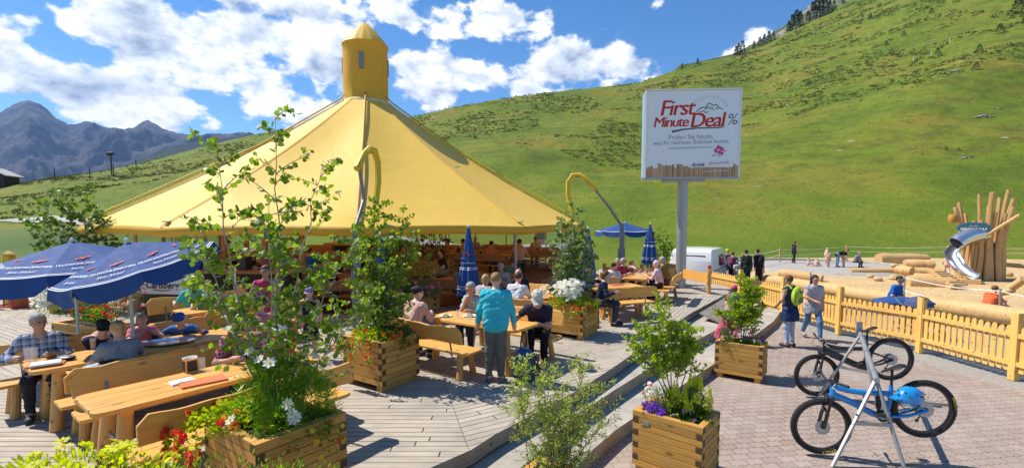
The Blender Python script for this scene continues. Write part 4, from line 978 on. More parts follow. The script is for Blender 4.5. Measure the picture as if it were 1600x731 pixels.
# ================= picket fence =================
def fence_line(lab, pts, zg, H=1.05, sp=.126, group='picket fence sections'):
    t = thing('picket_fence', lab, 'fence', (0,0,0), 0, group)
    r_ = random.Random(len(lab))
    for i in range(len(pts)):
        x, y = pts[i]; m = MB(); m.box((x, y, zg+.66), (.13,.13,1.32), atan2(pts[-1][1]-pts[0][1], pts[-1][0]-pts[0][0])); m.build('post', M['fence'], t, bevel=.008)
    for i in range(len(pts)-1):
        a = Vector((*pts[i], 0)); b = Vector((*pts[i+1], 0)); d = (b-a).normalized(); nrm = Vector((d.y, -d.x, 0)); L = (b-a).length
        if nrm.x > 0: nrm = -nrm
        for z in (.33, .88):
            m = MB(); m.bar(a+d*.06+nrm*.035+Vector((0,0,zg+z)), b-d*.06+nrm*.035+Vector((0,0,zg+z)), .04, .085); m.build('rail', M['fence_rail'], t)
        n = int(L/sp); ang = atan2(d.y, d.x)
        for k in range(1, n):
            c_ = a+d*(k*L/n)-nrm*.0+Vector((0,0,zg)); hh = H+r_.uniform(-.015,.015); w = .092; z0 = .16+r_.uniform(-.01,.01)
            m = MB(); P = [(-w/2,z0),(w/2,z0),(w/2,hh-.04),(w/2-.025,hh-.008),(0,hh),(-w/2+.025,hh-.008),(-w/2,hh-.04)]
            m.prism(P, 'y', -.011, .011)
            Mr = Matrix.Rotation(ang+r_.uniform(-.02,.02), 4, 'Z'); m.v = [tuple(Mr @ Vector(v)+c_) for v in m.v]
            m.build('picket', M['fence'], t, fixn=True)
    return t
FP = [(8.05,20.9),(8.55,17.6),(8.95,12.8),(9.62,11.0),(9.78,9.05),(9.9,6.6)]
fence_line('picket fence stretch between the white van and the waiting hikers', FP[0:2], -.6)
fence_line('picket fence stretch behind the woman with the lime green backpack', [FP[1], (8.78,15.2), FP[2]], -.6)
fence_line('picket fence stretch in front of the stroller', FP[2:4], -.6)
fence_line('picket fence stretch beside the bicycles at the right edge', FP[3:6], -.6)
fence_line('short picket fence at the end of the deck near the van', [(6.9,21.3),(8.05,20.9)], -.6)

# ================= logs and playground =================
def logm(mb, a, b, r, seed=0, n=14):
    a = Vector(a); b = Vector(b); r_ = random.Random(seed); pts = []; rs_ = []
    for k in range(9):
        f = k/8; p = a.lerp(b, f); p = p+Vector((r_.uniform(-1,1), r_.uniform(-1,1), r_.uniform(-1,1)))*r*.06; pts.append(p); rs_.append(r*(1+r_.uniform(-.04,.04)))
    rs_[0] *= .93; rs_[-1] *= .93
    return mb.tube(pts, rs_, n)
def log(lab, a, b, r, seed=0):
    m = MB(); a = Vector(a); b = Vector(b); c_ = (a+b)/2; logm(m, a-c_, b-c_, r, seed)
    o = m.build('log', M['log'], loc=c_); tag(o, lab, 'log', 'peeled logs of the playground'); return o
log('longest peeled log lying along the picket fence beside the stroller', (12.2,22.6,-.28), (13.7,16.5,-.26), .27, 1)
log('peeled log along the fence below the orange shirt', (13.75,16.3,-.26), (15.3,11.2,-.26), .27, 2)
log('peeled log lying in front of the grey sandpit circle', AT(1218,427,26), AT(1285,436,24.6), .27, 3)
log('large peeled log at the back of the wood chips', AT(1372,405,35), AT(1446,406,35), .45, 4)
stack = [((1413,413),(1458,414),.30),((1420,424),(1470,427),.26),((1428,432),(1462,434),.2),((1402,421),(1425,424),.24),((1420,441),(1490,446),.36)]
for k, (a, b, r) in enumerate(stack):
    Y = 27-k*1.0; log(['topmost log of the pile left of the slide','second log of the pile left of the slide','short thin log in the pile left of the slide','log end sticking out left of the log pile','thick front log of the pile left of the slide'][k], AT(a[0],a[1],Y), AT(b[0],b[1],Y-.6), r, 10+k)
for k, (px, py, r) in enumerate(((1398,414,.22),(1386,424,.2),(1360,431,.16),(1372,435,.18),(1397,433,.2),(1575,428,.2),(1340,405,.25))):
    c_ = G(px, py+4, -.6); m = MB(); m.ell((0,0,r*.6), (r*1.3,r,r*.8), 10, 7); o = m.build('boulder', M['log_flat'], loc=c_); tag(o, ['rounded wooden block left of the log pile top','rounded block by the log pile corner','small low block on the wood chips','block between chips and fence','block under the log pile','block at the right of the slide tower','block by the sandpit edge'][k], 'block', 'rounded blocks on the wood chips')
# stepped plank in front of the pile
st = thing('plank_stair', 'notched plank stair leaning on the log pile', 'stair', (0,0,0)); a = AT(1453,428,25); b = AT(1488,452,21.5)
m = MB(); m.bar(a+Vector((0,0,.1)), b, .12, .3); m.build('stringer', M['log_flat'], st)
for k in range(7):
    m = MB(); p_ = a.lerp(b, (k+.5)/7)+Vector((.3,0,.18)); m.box(p_, (.7,.35,.08)); m.build('tread', M['log_flat'], st, bevel=.01)
# slide tower
TW = G(1531, 436, -.6); tower = thing('slide_tower', 'playground tower of upright crooked peeled logs with a steel slide', 'play tower', TW, R(-44))
r_ = random.Random(11); kk = TW.y/26.0
for k in range(24):
    a = k/24*2*pi+r_.uniform(-.08,.08); rb = .86+r_.uniform(-.06,.06); hh = r_.choice((2.9,3.4,3.9,4.3,4.6)) + r_.uniform(-.2,.3)
    if 3.3 < a < 4.4: hh = 2.6
    sp = r_.uniform(.05,.42) if hh > 3.5 else .05; rr = r_.uniform(.09,.15)
    pts = []; rs_ = []
    for j in range(9):
        f = j/8; q = rb*(1-.10*sin(pi*f*.9))+sp*max(0, f-.6)*1.6; pts.append((q*cos(a)+.035*sin(j*.7+k), q*sin(a)+.03*cos(j*.8+k), hh*f)); rs_.append(rr*(1.15-.35*f))
    m = MB(); m.tube(pts, rs_, 9); m.build('upright_log', M['log'], tower)
m = MB(); m.lathe([(.001,2.0),(.8,2.0),(.8,2.1),(.001,2.1)], n=20); m.build('floor', M['log_flat'], tower)
m = MB(); m.lathe([(.001,.05),(.72,.05),(.72,1.95)], n=20); m.build('inner_wall', M['dark_wood'], tower)
m = MB(); logm(m, (.05,-1.1,2.35), (1.25,-1.2,3.45), .08, 5); m.build('diagonal_log', M['log'], tower)
m = MB(); logm(m, (-.85,-.4,2.7), (-1.15,-.6,3.9), .11, 6); m.build('side_branch', M['log'], tower)
m = MB(); m.lathe([(.05,-.26),(.15,-.24),(.19,-.13),(.20,.0),(.19,.12),(.15,.20),(.05,.22)], (-1.22,-.8,3.3), 16, fold=lambda a, f: 1+.04*sin(f*30)); m.build('beehive', paint('hive', (.48,.22,.045), .8, 0, .2, 30, .5), tower)
m = MB(); 
sg = thing
m = MB(); m.lathe([(.001,0),(.98,0),(1,.02),(1,.05),(.98,.07),(.001,.07)], n=40, M=Matrix.Rotation(pi/2, 3, 'X') @ Matrix.Diagonal((.66,.30,1)), c=(-.38,-1.12,2.78)); sign = m.build('name_sign', paint('sign_blue', (.02,.11,.20), .5), tower)
M['cream'] = paint('cream', (.75,.72,.5), .6)
text('lettering', 'BÄRENSCHULE', .15, M['cream'], sign, frame((-.38,-1.20,2.73), (1,0,0), (0,0,1)), bold=.004)
text('lettering', 'AROSER', .09, M['cream'], sign, frame((-.38,-1.20,2.88), (1,0,0), (0,0,1)))
# slide: half pipe following a curved path, with a short tunnel at the top
path = [Vector(p) for p in ((.1,-.7,2.15),(-.30,-1.0,2.05),(-.75,-1.3,1.75),(-1.08,-1.65,1.25),(-1.0,-2.1,.75),(-.72,-2.5,.42),(-.45,-2.75,.25),(-.3,-2.9,.22))]
def catmull(P, n=6):
    P = [P[0]*2-P[1]]+P+[P[-1]*2-P[-2]]; out = []
    for i in range(1, len(P)-2):
        for k in range(n):
            t_ = k/n; out.append(.5*((2*P[i])+(P[i+1]-P[i-1])*t_+(2*P[i-1]-5*P[i]+4*P[i+1]-P[i+2])*t_*t_+(3*P[i]-P[i-1]-3*P[i+1]+P[i+2])*t_**3))
    out.append(P[-2]); return out
pp = catmull(path, 6)
def chan(pp, a0, a1, r, n=14):
    vs = []; 
    for i, p in enumerate(pp):
        tg = (pp[min(i+1,len(pp)-1)]-pp[max(i-1,0)]).normalized(); sd = tg.cross(Vector((0,0,1))).normalized(); up = sd.cross(tg).normalized()
        for rr in (r, r+.03):
            for j in range(n+1):
                a = a0+(a1-a0)*j/n; vs.append(p+up*r+sd*rr*cos(a)+up*rr*sin(a))
    N2 = 2*(n+1); fs = []
    for i in range(len(pp)-1):
        for q in (0, n+1):
            for j in range(n): b = i*N2+q+j; fs.append((b, b+1, b+N2+1, b+N2))
        for j in (0, n): b = i*N2+j; fs.append((b, b+n+1, b+N2+n+1, b+N2))
    for i in (0, len(pp)-1):
        for j in range(n): b = i*N2+j; fs.append((b, b+1, b+n+2, b+n+1))
    return vs, fs
M['slide_steel'] = paint('slide_steel', (.62,.64,.67), .28, .9, .08, 4)
m = MB(); m.add(*chan(pp, pi+.05, 2*pi-.05, .32)); m.build('slide_chute', M['slide_steel'], tower, smooth=50)
m = MB(); m.add(*chan(pp[:14], -pi/2, 3*pi/2, .37, 28)); m.build('slide_tunnel', M['slide_steel'], tower, smooth=50)
m = MB(); m.box((-.35,-2.9,.11), (.75,.5,.22)); m.build('slide_foot', M['log_flat'], tower, bevel=.02)
log('smooth leaning beam to the right of the slide tower', TW+Vector((1.3,.6,.8)), TW+Vector((5.5,-1.0,.45)), .13, 21)
log('thick log lying behind the slide tower', TW+Vector((-5.5,2.2,.2)), TW+Vector((-1.6,1.4,.3)), .2, 22)
log('bent branch log at the right picture edge above the orange shirt', AT(1572,456,15.5), AT(1600,436,15.0), .12, 23)
log('second bent branch near the orange shirt', AT(1552,462,15.5), AT(1585,452,15.3), .10, 24)
# rope fences
M['rope'] = paint('rope', (.75,.75,.72), .8)
def rope_fence(lab, pts, H=1.1, levels=(.95,.55), pr=.05, pm='fence', posts=True):
    t = thing('rope_fence', lab, 'rope fence', (0,0,0), 0, 'white rope fences')
    for p in pts:
        if posts: m = MB(); m.cyl(p, p+Vector((0,0,H)), pr, n=8); m.build('post', M[pm], t)
    for a, b in zip(pts[:-1], pts[1:]):
        for lv in levels:
            m = MB(); Pn = [a.lerp(b, k/10)+Vector((0,0,lv-.10*sin(pi*k/10))) for k in range(11)]; m.tube(Pn, .016, 5); m.build('rope', M['rope'], t)
    return t
rope_fence('rope fence on wooden posts between meadow and playground', [G(1140,425,-.6), G(1160,423,-.6), G(1218,410,-.6), G(1322,403,-.6), G(1480,404,-.6), G(1650,406,-.6)], 1.15, (1.0,.6), .06, 'log')
rope_fence('white rope strung above the fence side logs of the playground', [G(1265,462,-.6), G(1412,470,-.6), G(1560,500,-.6), G(1680,520,-.6)], 1.0, (.92,.4), .03, 'galv')
# ================= van =================
van = thing('parked_van', 'white van with dark side window parked behind the picket fence', 'van', (8.75,21.9,-.6), R(58))
L_, W_, H_ = 4.6, 1.8, 1.9
prof = [(-2.3,.35),(-2.32,.9),(-2.25,1.45),(-2.12,1.82),(-1.9,1.92),(.9,1.90),(1.15,1.80),(1.65,1.18),(2.25,.98),(2.32,.75),(2.32,.35)]
m = MB(); n = len(prof); rows = [(-.90,.93),(-.86,1.0),(0,1.012),(.86,1.0),(.90,.93)]; vs = []
for y, q in rows:
    for x, z in prof: vs.append((x*(.995 if abs(y) > .88 else 1), y*(1-.10*max(0, z-1.0)), .35+(z-.35)*q))
fs = [(k*n+j, k*n+(j+1)%n, (k+1)*n+(j+1)%n, (k+1)*n+j) for k in range(len(rows)-1) for j in range(n)]+[tuple(range(n-1,-1,-1)), tuple((len(rows)-1)*n+j for j in range(n))]
m.add(vs, fs); M['car_paint'] = paint('car_paint', (.78,.79,.80), .3, 0, .03, coat=.6); m.build('body', M['car_paint'], van, smooth=35, bevel=.02, fixn=True)
t = nm('car_glass'); t.bsdf((.015,.02,.025), .08, 0, spec=.8); M['car_glass'] = t.m
for sy in (-1, 1):
    for x0, x1 in ((-.55,.3),(.38,1.1)):
        m = MB(); P = [(x0,1.12),(x1,1.12),(x1-(.25 if x1 > 1 else .02),1.62),(x0+.03,1.62)]
        vs = [(x, sy*(.905*(1-.10*max(0,z-1.0))+.004), z) for x, z in P]; m.add(vs, [(0,1,2,3) if sy < 0 else (3,2,1,0)]); m.build('window', M['car_glass'], van, smooth=0)
    m = MB(); m.bar((-1.9, sy*.905, 1.02), (2.0, sy*.905, 1.02), .012, .03); m.build('side_trim', M['black'], van)
    for x in (-1.45, 1.5):
        m = MB(); m.lathe([(.12,-.11),(.29,-.11),(.33,-.08),(.335,0),(.33,.08),(.29,.11),(.12,.11)], (x, sy*.82, .33), 24, M=Matrix.Rotation(pi/2, 3, 'X')); wh = m.build('wheel', M['rubber'], van)
        m = MB(); m.lathe([(.001,-.10),(.19,-.115),(.20,-.09)], (x, sy*.82, .33), 20, M=Matrix.Rotation(pi/2 if sy > 0 else -pi/2, 3, 'X')); m.build('rim', M['galv'], wh)
m = MB(); m.add([(-2.262,-.62,1.15),(-2.262,.62,1.15),(-2.17,.58,1.68),(-2.17,-.58,1.68)], [(0,1,2,3)]); m.v = [(x-.012,y,z) for x,y,z in m.v]; m.build('rear_window', M['car_glass'], van, smooth=0)
m = MB(); m.add([(1.20,-.75,1.76),(1.20,.75,1.76),(1.66,.8,1.2),(1.66,-.8,1.2)], [(0,1,2,3)]); m.v = [(x+.02,y,z+.02) for x,y,z in m.v]; m.build('windscreen', M['car_glass'], van, smooth=0)
for sy in (-1, 1):
    m = MB(); m.box((-2.31, sy*.78, 1.1), (.05,.12,.4)); m.build('tail_light', M['print_red'], van)

# ================= bicycles and rack =================
def wheel_parts(parent, c, ax, R_=.37, pre=''):
    Mx = Matrix.Rotation(pi/2, 3, 'X')
    m = MB(); prof = [(R_-.055,-.012),(R_-.05,-.024),(R_-.025,-.031),(R_-.006,-.022),(R_,0),(R_-.006,.022),(R_-.025,.031),(R_-.05,.024),(R_-.055,.012)]
    m.lathe(prof, c, 72, M=Mx)
    for k in range(72):                       # tread knobs
        a = k/72*2*pi
        for w in (-.017, .0, .017):
            aa = a+(.04 if w == 0 else 0); rr = R_-.001-(abs(w)*.25); p = Vector(c)+Vector((rr*cos(aa), w, rr*sin(aa))); m.box(p, (.010,.011,.014), Matrix.Rotation(-aa, 3, 'Y'))
    w_ = m.build('wheel', M['rubber'], parent)
    m = MB(); m.lathe([(R_-.055,-.014),(R_-.078,-.010),(R_-.080,.010),(R_-.055,.014),(R_-.055,-.014)], c, 72, M=Mx); m.build('rim', M['black_gloss'], w_)
    m = MB(); cv = Vector(c)
    for k in range(28):
        a = k/28*2*pi; b = a+(.5 if k % 2 else -.5); sd_ = .03 if k % 4 < 2 else -.03
        m.tube([cv+Vector((.025*cos(b), sd_, .025*sin(b))), cv+Vector(((R_-.078)*cos(a), 0, (R_-.078)*sin(a)))], .0017, 4, cap=False)
    m.build('spokes', M['steel'], w_)
    m = MB(); m.tube([cv-Vector((0,.055,0)), cv+Vector((0,.055,0))], .022, 12); m.build('hub', M['black'], w_)
    m = MB(); dr = [(.035,-.002),(.095,-.002),(.095,.002),(.035,.002),(.035,-.002)]; m.lathe(dr, cv+Vector((0,.045,0)), 36, M=Mx, fold=lambda a, f: 1-.08*(sin(a*9) > .3)); m.build('brake_disc', M['steel'], w_)
    return w_
def bicycle(lab, loc, rz, pitch, fm, accent, ebike=False, turn=0):
    # local frame: x forward (front wheel at +x), wheels in the xz plane; origin midway between the axles on the ground
    t = thing('mountain_bike', lab, 'bicycle', loc, rz); t.rotation_mode = 'XYZ'; t.rotation_euler = (0, pitch, rz)
    rw = Vector((-.60,0,.37)); fw = Vector((.62,0,.37)); bb_ = Vector((-.16,0,.34)); hd0 = Vector((.40,0,.74)); hd1 = Vector((.36,0,.87)); st_ = Vector((-.27,0,.60))
    r_ = wheel_parts(t, rw, 0); f_ = wheel_parts(t, fw, 0)
    m = MB(); rr = .050 if ebike else .042
    m.tube(catmull([hd0+Vector((-.01,0,.02)), Vector((.18,0,.60)), Vector((-.02,0,.42)), bb_+Vector((0,0,.02))], 5), [rr*1.15 if ebike else rr]*16, 12)
    m.tube(catmull([hd1+Vector((-.01,0,-.02)), Vector((.12,0,.74)), st_+Vector((.02,0,.04))], 5), [.036]*11, 10)
    m.tube([hd0-Vector((-.012,0,.03)), hd1+Vector((-.008,0,.02))], .034, 12)
    m.tube([st_+Vector((-.03,0,.14)), st_, Vector((-.22,0,.48)), bb_], .024, 10)
    if ebike: m.ell(bb_, (.11,.06,.085), 14, 9)
    m.build('frame', fm, t, smooth=60)
    for s_ in (-1, 1):
        m = MB(); m.tube(catmull([rw+Vector((0,s_*.065,0)), Vector((-.38,s_*.05,.34)), bb_+Vector((-.04,s_*.035,.02))], 4), .021 if not ebike else .017, 8); m.tube(catmull([rw+Vector((0,s_*.065,0)), Vector((-.42,s_*.045,.50)), Vector((-.24,s_*.03,.60))], 4), .014, 8); m.build('rear_arm', fm, t, smooth=60)
    if ebike: m = MB(); m.tube([Vector((.30,0,.665)), Vector((.02,0,.44))], .047, 12); m.build('battery', accent, t)
    else: m = MB(); m.tube([Vector((-.13,0,.66)), Vector((-.09,0,.42))], .022, 10); m.tube([Vector((-.125,0,.62)), Vector((-.10,0,.48))], .032, 10); m.build('shock', M['black'], t)
    m = MB()
    for s_ in (-1, 1): m.tube([fw+Vector((0,s_*.07,0)), Vector((.535,s_*.07,.545))], .022, 10); m.tube([Vector((.535,s_*.07,.54)), Vector((.452,s_*.066,.72))], .017, 10)
    m.tube(catmull([Vector((.535,-.07,.55)), Vector((.53,0,.60)), Vector((.535,.07,.55))], 4), .018, 8)
    m.box((.445,0,.73), (.06,.17,.04)); m.tube([Vector((.45,0,.72)), hd0], .025, 10)
    fk = m.build('fork', M['black_gloss'] if not ebike else M['black'], t, smooth=50)
    m = MB(); hb = Vector((.36,0,.93)); m.tube([hd1, hb], .018, 8); m.tube([hb, hb+Vector((.05,0,.02))], .02, 8)
    q = hb+Vector((.05,0,.02)); m.tube(catmull([q+Vector((-.07,-.37,.03)), q+Vector((-.02,-.18,.02)), q, q+Vector((-.02,.18,.02)), q+Vector((-.07,.37,.03))], 5), .013, 8); hbm = m.build('handlebar', M['black'], t)
    for s_ in (-1, 1):
        m = MB(); m.tube([q+Vector((-.035,s_*.25,.026)), q+Vector((-.07,s_*.37,.03))], .018, 8); m.build('grip', M['rubber'], hbm)
        m = MB(); m.tube([q+Vector((.0,s_*.20,.02)), q+Vector((.05,s_*.22,-.01)), q+Vector((.04,s_*.32,-.02))], .006, 6); m.build('brake_lever', M['steel'], hbm)
        m = MB(); m.tube(catmull([q+Vector((.02,s_*.18,0)), q+Vector((.12,s_*.08,-.06)), Vector((.46,s_*.05,.66)), fw+Vector((-.05,s_*.075,.1))], 5), .004, 5); m.build('cable', M['black'], hbm)
    m = MB(); sp = Vector((-.355,0,.93)); m.tube([st_+Vector((-.01,0,.05)), sp], .0155, 8); m.build('seat_post', M['black'], t)
    m = MB()
    for k, (x, w, z) in enumerate(((-.15,.07,.02),(-.12,.073,.03),(-.04,.055,.02),(.04,.028,.012),(.11,.016,.0),(.135,.008,-.01))): pass
    sec = [(-.155,.045,.028),(-.13,.072,.034),(-.06,.062,.026),(.02,.032,.018),(.09,.020,.012),(.13,.010,.0)]; vs = []
    for x, w, z in sec:
        for a in np.linspace(0, 2*pi, 10, endpoint=False): vs.append((sp.x+x, w*cos(a), sp.z+z+.018*sin(a)*(1 if sin(a) > 0 else .7)))
    m.add(vs, [(k*10+j, k*10+(j+1)%10, (k+1)*10+(j+1)%10, (k+1)*10+j) for k in range(len(sec)-1) for j in range(10)]+[tuple(range(9,-1,-1)), tuple(50+j for j in range(10))])
    m.tube([sp+Vector((-.1,.02,.0)), sp+Vector((.08,.02,-.01))], .004, 5); m.tube([sp+Vector((-.1,-.02,.0)), sp+Vector((.08,-.02,-.01))], .004, 5)
    m.build('saddle', M['black'], t, smooth=50, fixn=True)
    Mx = Matrix.Rotation(pi/2, 3, 'X')
    m = MB(); m.lathe([(.05,-.003),(.085,-.003),(.085,.003),(.05,.003),(.05,-.003)], bb_+Vector((0,-.055,0)), 40, M=Mx, fold=lambda a, f: 1+.03*sin(a*32)); m.build('chainring', M['black'], t)
    for s_ in (-1, 1):
        m = MB(); d_ = Vector((.12*s_, 0, .12*s_)); c0 = bb_+Vector((0,s_*.075,0)); m.tube([c0, c0+d_], [.015,.010], 8); m.box(c0+d_+Vector((0,s_*.055,0)), (.10,.09,.016)); m.build('crank', M['black'], t)
    for k, rr in enumerate((.095,.082,.068,.054,.04)):
        pass
    m = MB()
    for k, rr in enumerate((.095,.080,.066,.052,.040)): m.lathe([(rr*.62,-.001),(rr,-.001),(rr,.001),(rr*.62,.001),(rr*.62,-.001)], rw+Vector((0,-.028-.006*k,0)), 40, M=Mx, fold=lambda a, f: 1+.03*sin(a*26))
    m.build('cassette', M['steel'], t)
    m = MB(); j1 = rw+Vector((.0,-.065,-.09)); j2 = rw+Vector((.07,-.065,-.17)); m.tube([rw+Vector((0,-.06,-.02)), j1, j2], .010, 6)
    for j in (j1, j2): m.lathe([(.001,-.006),(.022,-.006),(.022,.006),(.001,.006)], j, 12, M=Mx)
    m.build('derailleur', M['black'], t)
    m = MB(); m.tube([rw+Vector((0,-.05,.09)), bb_+Vector((0,-.055,.083))], .004, 5); m.tube([j2, bb_+Vector((0,-.055,-.083))], .004, 5); m.build('chain', M['steel'], t)
    return t
# the rack
rk = thing('bicycle_rack', 'galvanised A shaped bicycle rack with a sloping top tube', 'bicycle rack')
nA = AT(1369,592,5.95); fA = AT(1345,522,8.0); f1_ = tuple(G(1300,729,-.6)); f2_ = tuple(G(1416,739,-.6)); f3_ = tuple(G(1277,622,-.6)); f4_ = tuple(G(1374,646,-.6))
for a, b in ((nA, f1_), (nA, f2_), (fA, f3_), (fA, f4_)):
    m = MB(); m.bar(a, b, .036, .036); m.build('leg', M['galv'], rk, bevel=.004)
for (a0_, b0_, b1_) in ((nA, f1_, f2_), (fA, f3_, f4_)):
    a_ = a0_.lerp(Vector(b0_), .5); b_ = a0_.lerp(Vector(b1_), .5); m = MB(); m.bar(a_, b_, .03, .045); m.build('crossbar', M['galv'], rk)
m = MB(); m.tube([nA-Vector((.03,.05,0)), fA+Vector((.03,.05,0))], .034, 14); m.build('top_tube', M['galv'], rk)
for f in (.12, .52, .9):
    m = MB(); p_ = nA.lerp(fA, f); m.tube([p_-Vector((.012,.02,0)), p_+Vector((.012,.02,0))], .041, 14); m.build('clamp', M['steel'], rk)
m = MB(); m.box(fA+Vector((.06,.12,.06)), (.09,.012,.26), R(-20)); m.build('end_plate', M['galv'], rk)
M['bike_blue'] = paint('bike_blue', (.01,.25,.62), .3, 0, .05, 8, coat=.6)
def pose_bike(t, F_, R__):       # puts the front axle on F_ and aims the bike at the raised rear axle
    x = (F_-R__).normalized(); y = Vector((0,0,1)).cross(x).normalized(); z = x.cross(y); mt_ = Matrix((x, y, z)).transposed().to_4x4()
    mt_.translation = (F_+R__)/2 - mt_.to_3x3() @ Vector((.01,0,.37)); t.rotation_mode = 'QUATERNION'; t.location = mt_.translation; t.rotation_quaternion = mt_.to_quaternion()
bl = bicycle('bright blue mountain bike with big rear wheel hanging in the rack', (4.63,5.95,-.42), R(180+2), R(-17), M['bike_blue'], M['black'])
pose_bike(bl, Vector((3.97,6.06,-.23)), AT(1455,636,5.85))
bk = bicycle('black electric mountain bike with blue battery hanging behind the blue bike', (5.95,8.12,-.42), R(180+2), R(-17), M['black_gloss'], paint('batt', (.015,.05,.22), .35, coat=.4), True)
pose_bike(bk, Vector((5.27,8.15,-.23)), AT(1398,559,8.0))
def on_bike(b, name, s_, size, mat, o, x, y, **kw): text(name, s_, size, mat, b, frame(o, x, y), **kw)
for ang0, wc in ((-pi/2-.25, (.62,0,.37)), (pi*.93, (-.60,0,.37))):
    m = MB(); ch = 'MAXXIS'
    for k, c_ in enumerate(ch):
        a = ang0+k*.085; rr = .345; o = Vector(wc)+Vector((-rr*cos(a), .0325, rr*sin(a))) if False else Vector(wc)+Vector((rr*cos(a), .0325, rr*sin(a)))
        x = Vector((sin(a), 0, -cos(a)))*(1 if ang0 > 0 else -1); y = Vector((-cos(a), 0, -sin(a)))*(1 if ang0 < 0 else -1)
        n_ = text('tyre_lettering', c_, .038, paint('print_yellow', (.8,.7,.03), .6), bl, frame(o, x, y), fat=.001)
# helmet hanging at the saddle of the blue bike
hp = AT(1421, 617, 5.75); hl = thing('bike_helmet', 'bright blue vented cycling helmet hanging on the blue bike', 'helmet', hp, R(10))
m = MB(); vs = []
m.lathe([(.150,-.075),(.152,-.03),(.140,.03),(.105,.075),(.055,.10),(.01,.108)], (0,0,0), 30, M=Matrix.Diagonal((1.12,.82,1)), fold=lambda a, f: 1+.04*sin(a*6)*(1-f)); m.build('shell', M['bike_blue'], hl, smooth=60)
for k in range(14):
    a = k/14*2*pi; zz = .02 if k % 2 else .055; q = .140 if k % 2 else .108
    m = MB(); p_ = Vector((q*1.12*cos(a), q*.82*sin(a), zz)); m.ell(p_, (.030,.013,.012), 8, 5, Matrix.Rotation(a+.35, 3, 'Z') @ Matrix.Rotation(.3, 3, 'X')); m.build('vent', M['black'], hl)
m = MB(); m.prism([(-.17,-.07),(-.25,-.04),(-.25,.04),(-.17,.07)], 'z', -.03, -.015); m.build('visor', M['bike_blue'], hl)
m = MB(); m.tube(catmull([Vector((-.08,.1,-.06)), Vector((-.02,.06,-.17)), Vector((.03,-.05,-.17)), Vector((.06,-.1,-.06))], 5), .006, 5); m.build('strap', M['black'], hl)

# ================= beer counter, glass wall and other things at the left =================
ct = thing('beer_counter', 'black beer counter with a white lettered box on top', 'counter', (-7.85,10.9,0), R(-8))
m = MB(); m.box((0,0,.42), (1.0,.6,.84)); m.build('cabinet', paint('cab', (.035,.03,.03), .4, 0, .2), ct, bevel=.01)
m = MB(); m.box((0,0,1.03), (1.06,.64,.36)); bx = m.build('header_box', M['white'], ct, bevel=.01)
text('lettering', 'Carlsberg', .215, M['print_black'], bx, frame((.02,-.325,1.05), (1,0,0), (0,0,1)), shear=.25, bold=.004)
text('lettering', 'Carlsberg', .12, M['print_black'], bx, frame((-.535,0,1.05), (0,-1,0), (0,0,1)), shear=.25)
m = MB(); m.tube([(-.2,-.324,.95),(0,-.324,.925),(.22,-.324,.95)], .010, 5); m.build('swash', M['print_black'], bx)
m = MB(); m.cyl((.0,.1,1.21), (.0,.1,1.55), .04, n=12); m.cyl((-.25,.1,1.5), (.25,.1,1.5), .035, n=10); m.build('tap_column', M['steel'], ct)
kio = thing('drinks_kiosk', 'dark drinks kiosk with timber front and shelf behind the beer counter', 'kiosk', (-7.6,13.1,0), R(-5))
m = MB(); m.box((0,0,.55), (3.4,.7,1.1)); m.build('front', M['dark_wood'], kio); m = MB(); m.box((0,-.1,1.13), (3.6,.95,.06)); m.build('counter_top', M['inner_wood'], kio)
for x in (-1.7,-.6,.6,1.7):
    m = MB(); m.box((x,.3,1.1), (.12,.12,2.2)); m.build('post', M['inner_post'], kio)
m = MB(); m.box((0,.3,2.2), (3.6,.3,.12)); m.build('beam', M['inner_wood'], kio)
for k, (x, c_) in enumerate(((-1.2,(.02,.06,.35)),(-.8,(.4,.4,.4)),(.2,(.03,.03,.03)),(.9,(.3,.02,.02)))):
    m = MB(); m.box((x,0,1.34), (.24,.3,.36)); m.box((x,-.155,1.36), (.18,.012,.2)); m.build('dispenser', paint('disp%d'%k, c_, .4), kio, bevel=.01)
ba = thing('tent_bar', 'round dark wooden bar around the mast in the middle of the tent', 'bar', (TC.x, TC.y, .5))
m = MB(); m.lathe([(1.5,0),(1.5,1.05)], n=32); m.build('front', M['dark_wood'], ba); m = MB(); m.lathe([(1.3,1.05),(1.85,1.05),(1.85,1.11),(1.3,1.11),(1.3,1.05)], n=32); m.build('counter_top', M['inner_wood'], ba)
m = MB(); m.lathe([(.5,0),(.5,1.9),(.001,1.9)], n=20); m.build('shelf_core', M['black'], ba)
# glass wind screens
def glass_screen(lab, a, b, h=1.75, z=0):
    t = thing('glass_screen', lab, 'glass screen', (0,0,0), 0, 'glass wind screens round the deck'); a = Vector(a); b = Vector(b); n = max(1, int((b-a).length/1.8))
    for k in range(n+1): p = a.lerp(b, k/n); m = MB(); m.box(p+Vector((0,0,z+h/2)), (.09,.09,h)); m.build('post', paint('gpost', (.40,.38,.35), .6), t)
    for k in range(n):
        p = a.lerp(b, (k+.04)/n); q = a.lerp(b, (k+.96)/n); m = MB(); m.bar(p+Vector((0,0,z+h*.53)), q+Vector((0,0,z+h*.53)), .012, h*.9); m.build('pane', M['screen_glass'], t)
    return t
t = nm('screen_glass'); g = t.n('BsdfPrincipled'); g.inputs['Base Color'].default_value = (.8,.9,.88,1); g.inputs['Roughness'].default_value = .04; tp = t.n('BsdfTransparent'); tp.inputs[0].default_value = (.88,.93,.91,1); mx = t.n('MixShader'); mx.inputs[0].default_value = .10; t.ln(tp.outputs[0], mx.inputs[1]); t.ln(g.outputs[0], mx.inputs[2]); t.out(mx.outputs[0]); M['screen_glass'] = t.m
glass_screen('glass wind screen at the left deck edge with a pale post at the picture edge', (-15.9,14.2,0), (-10.9,19.5,0), 2.3)
glass_screen('glass wind screen of grey posts along the back of the tent', (-10.9,29.0,0), (3.2,25.9,0), 2.0)
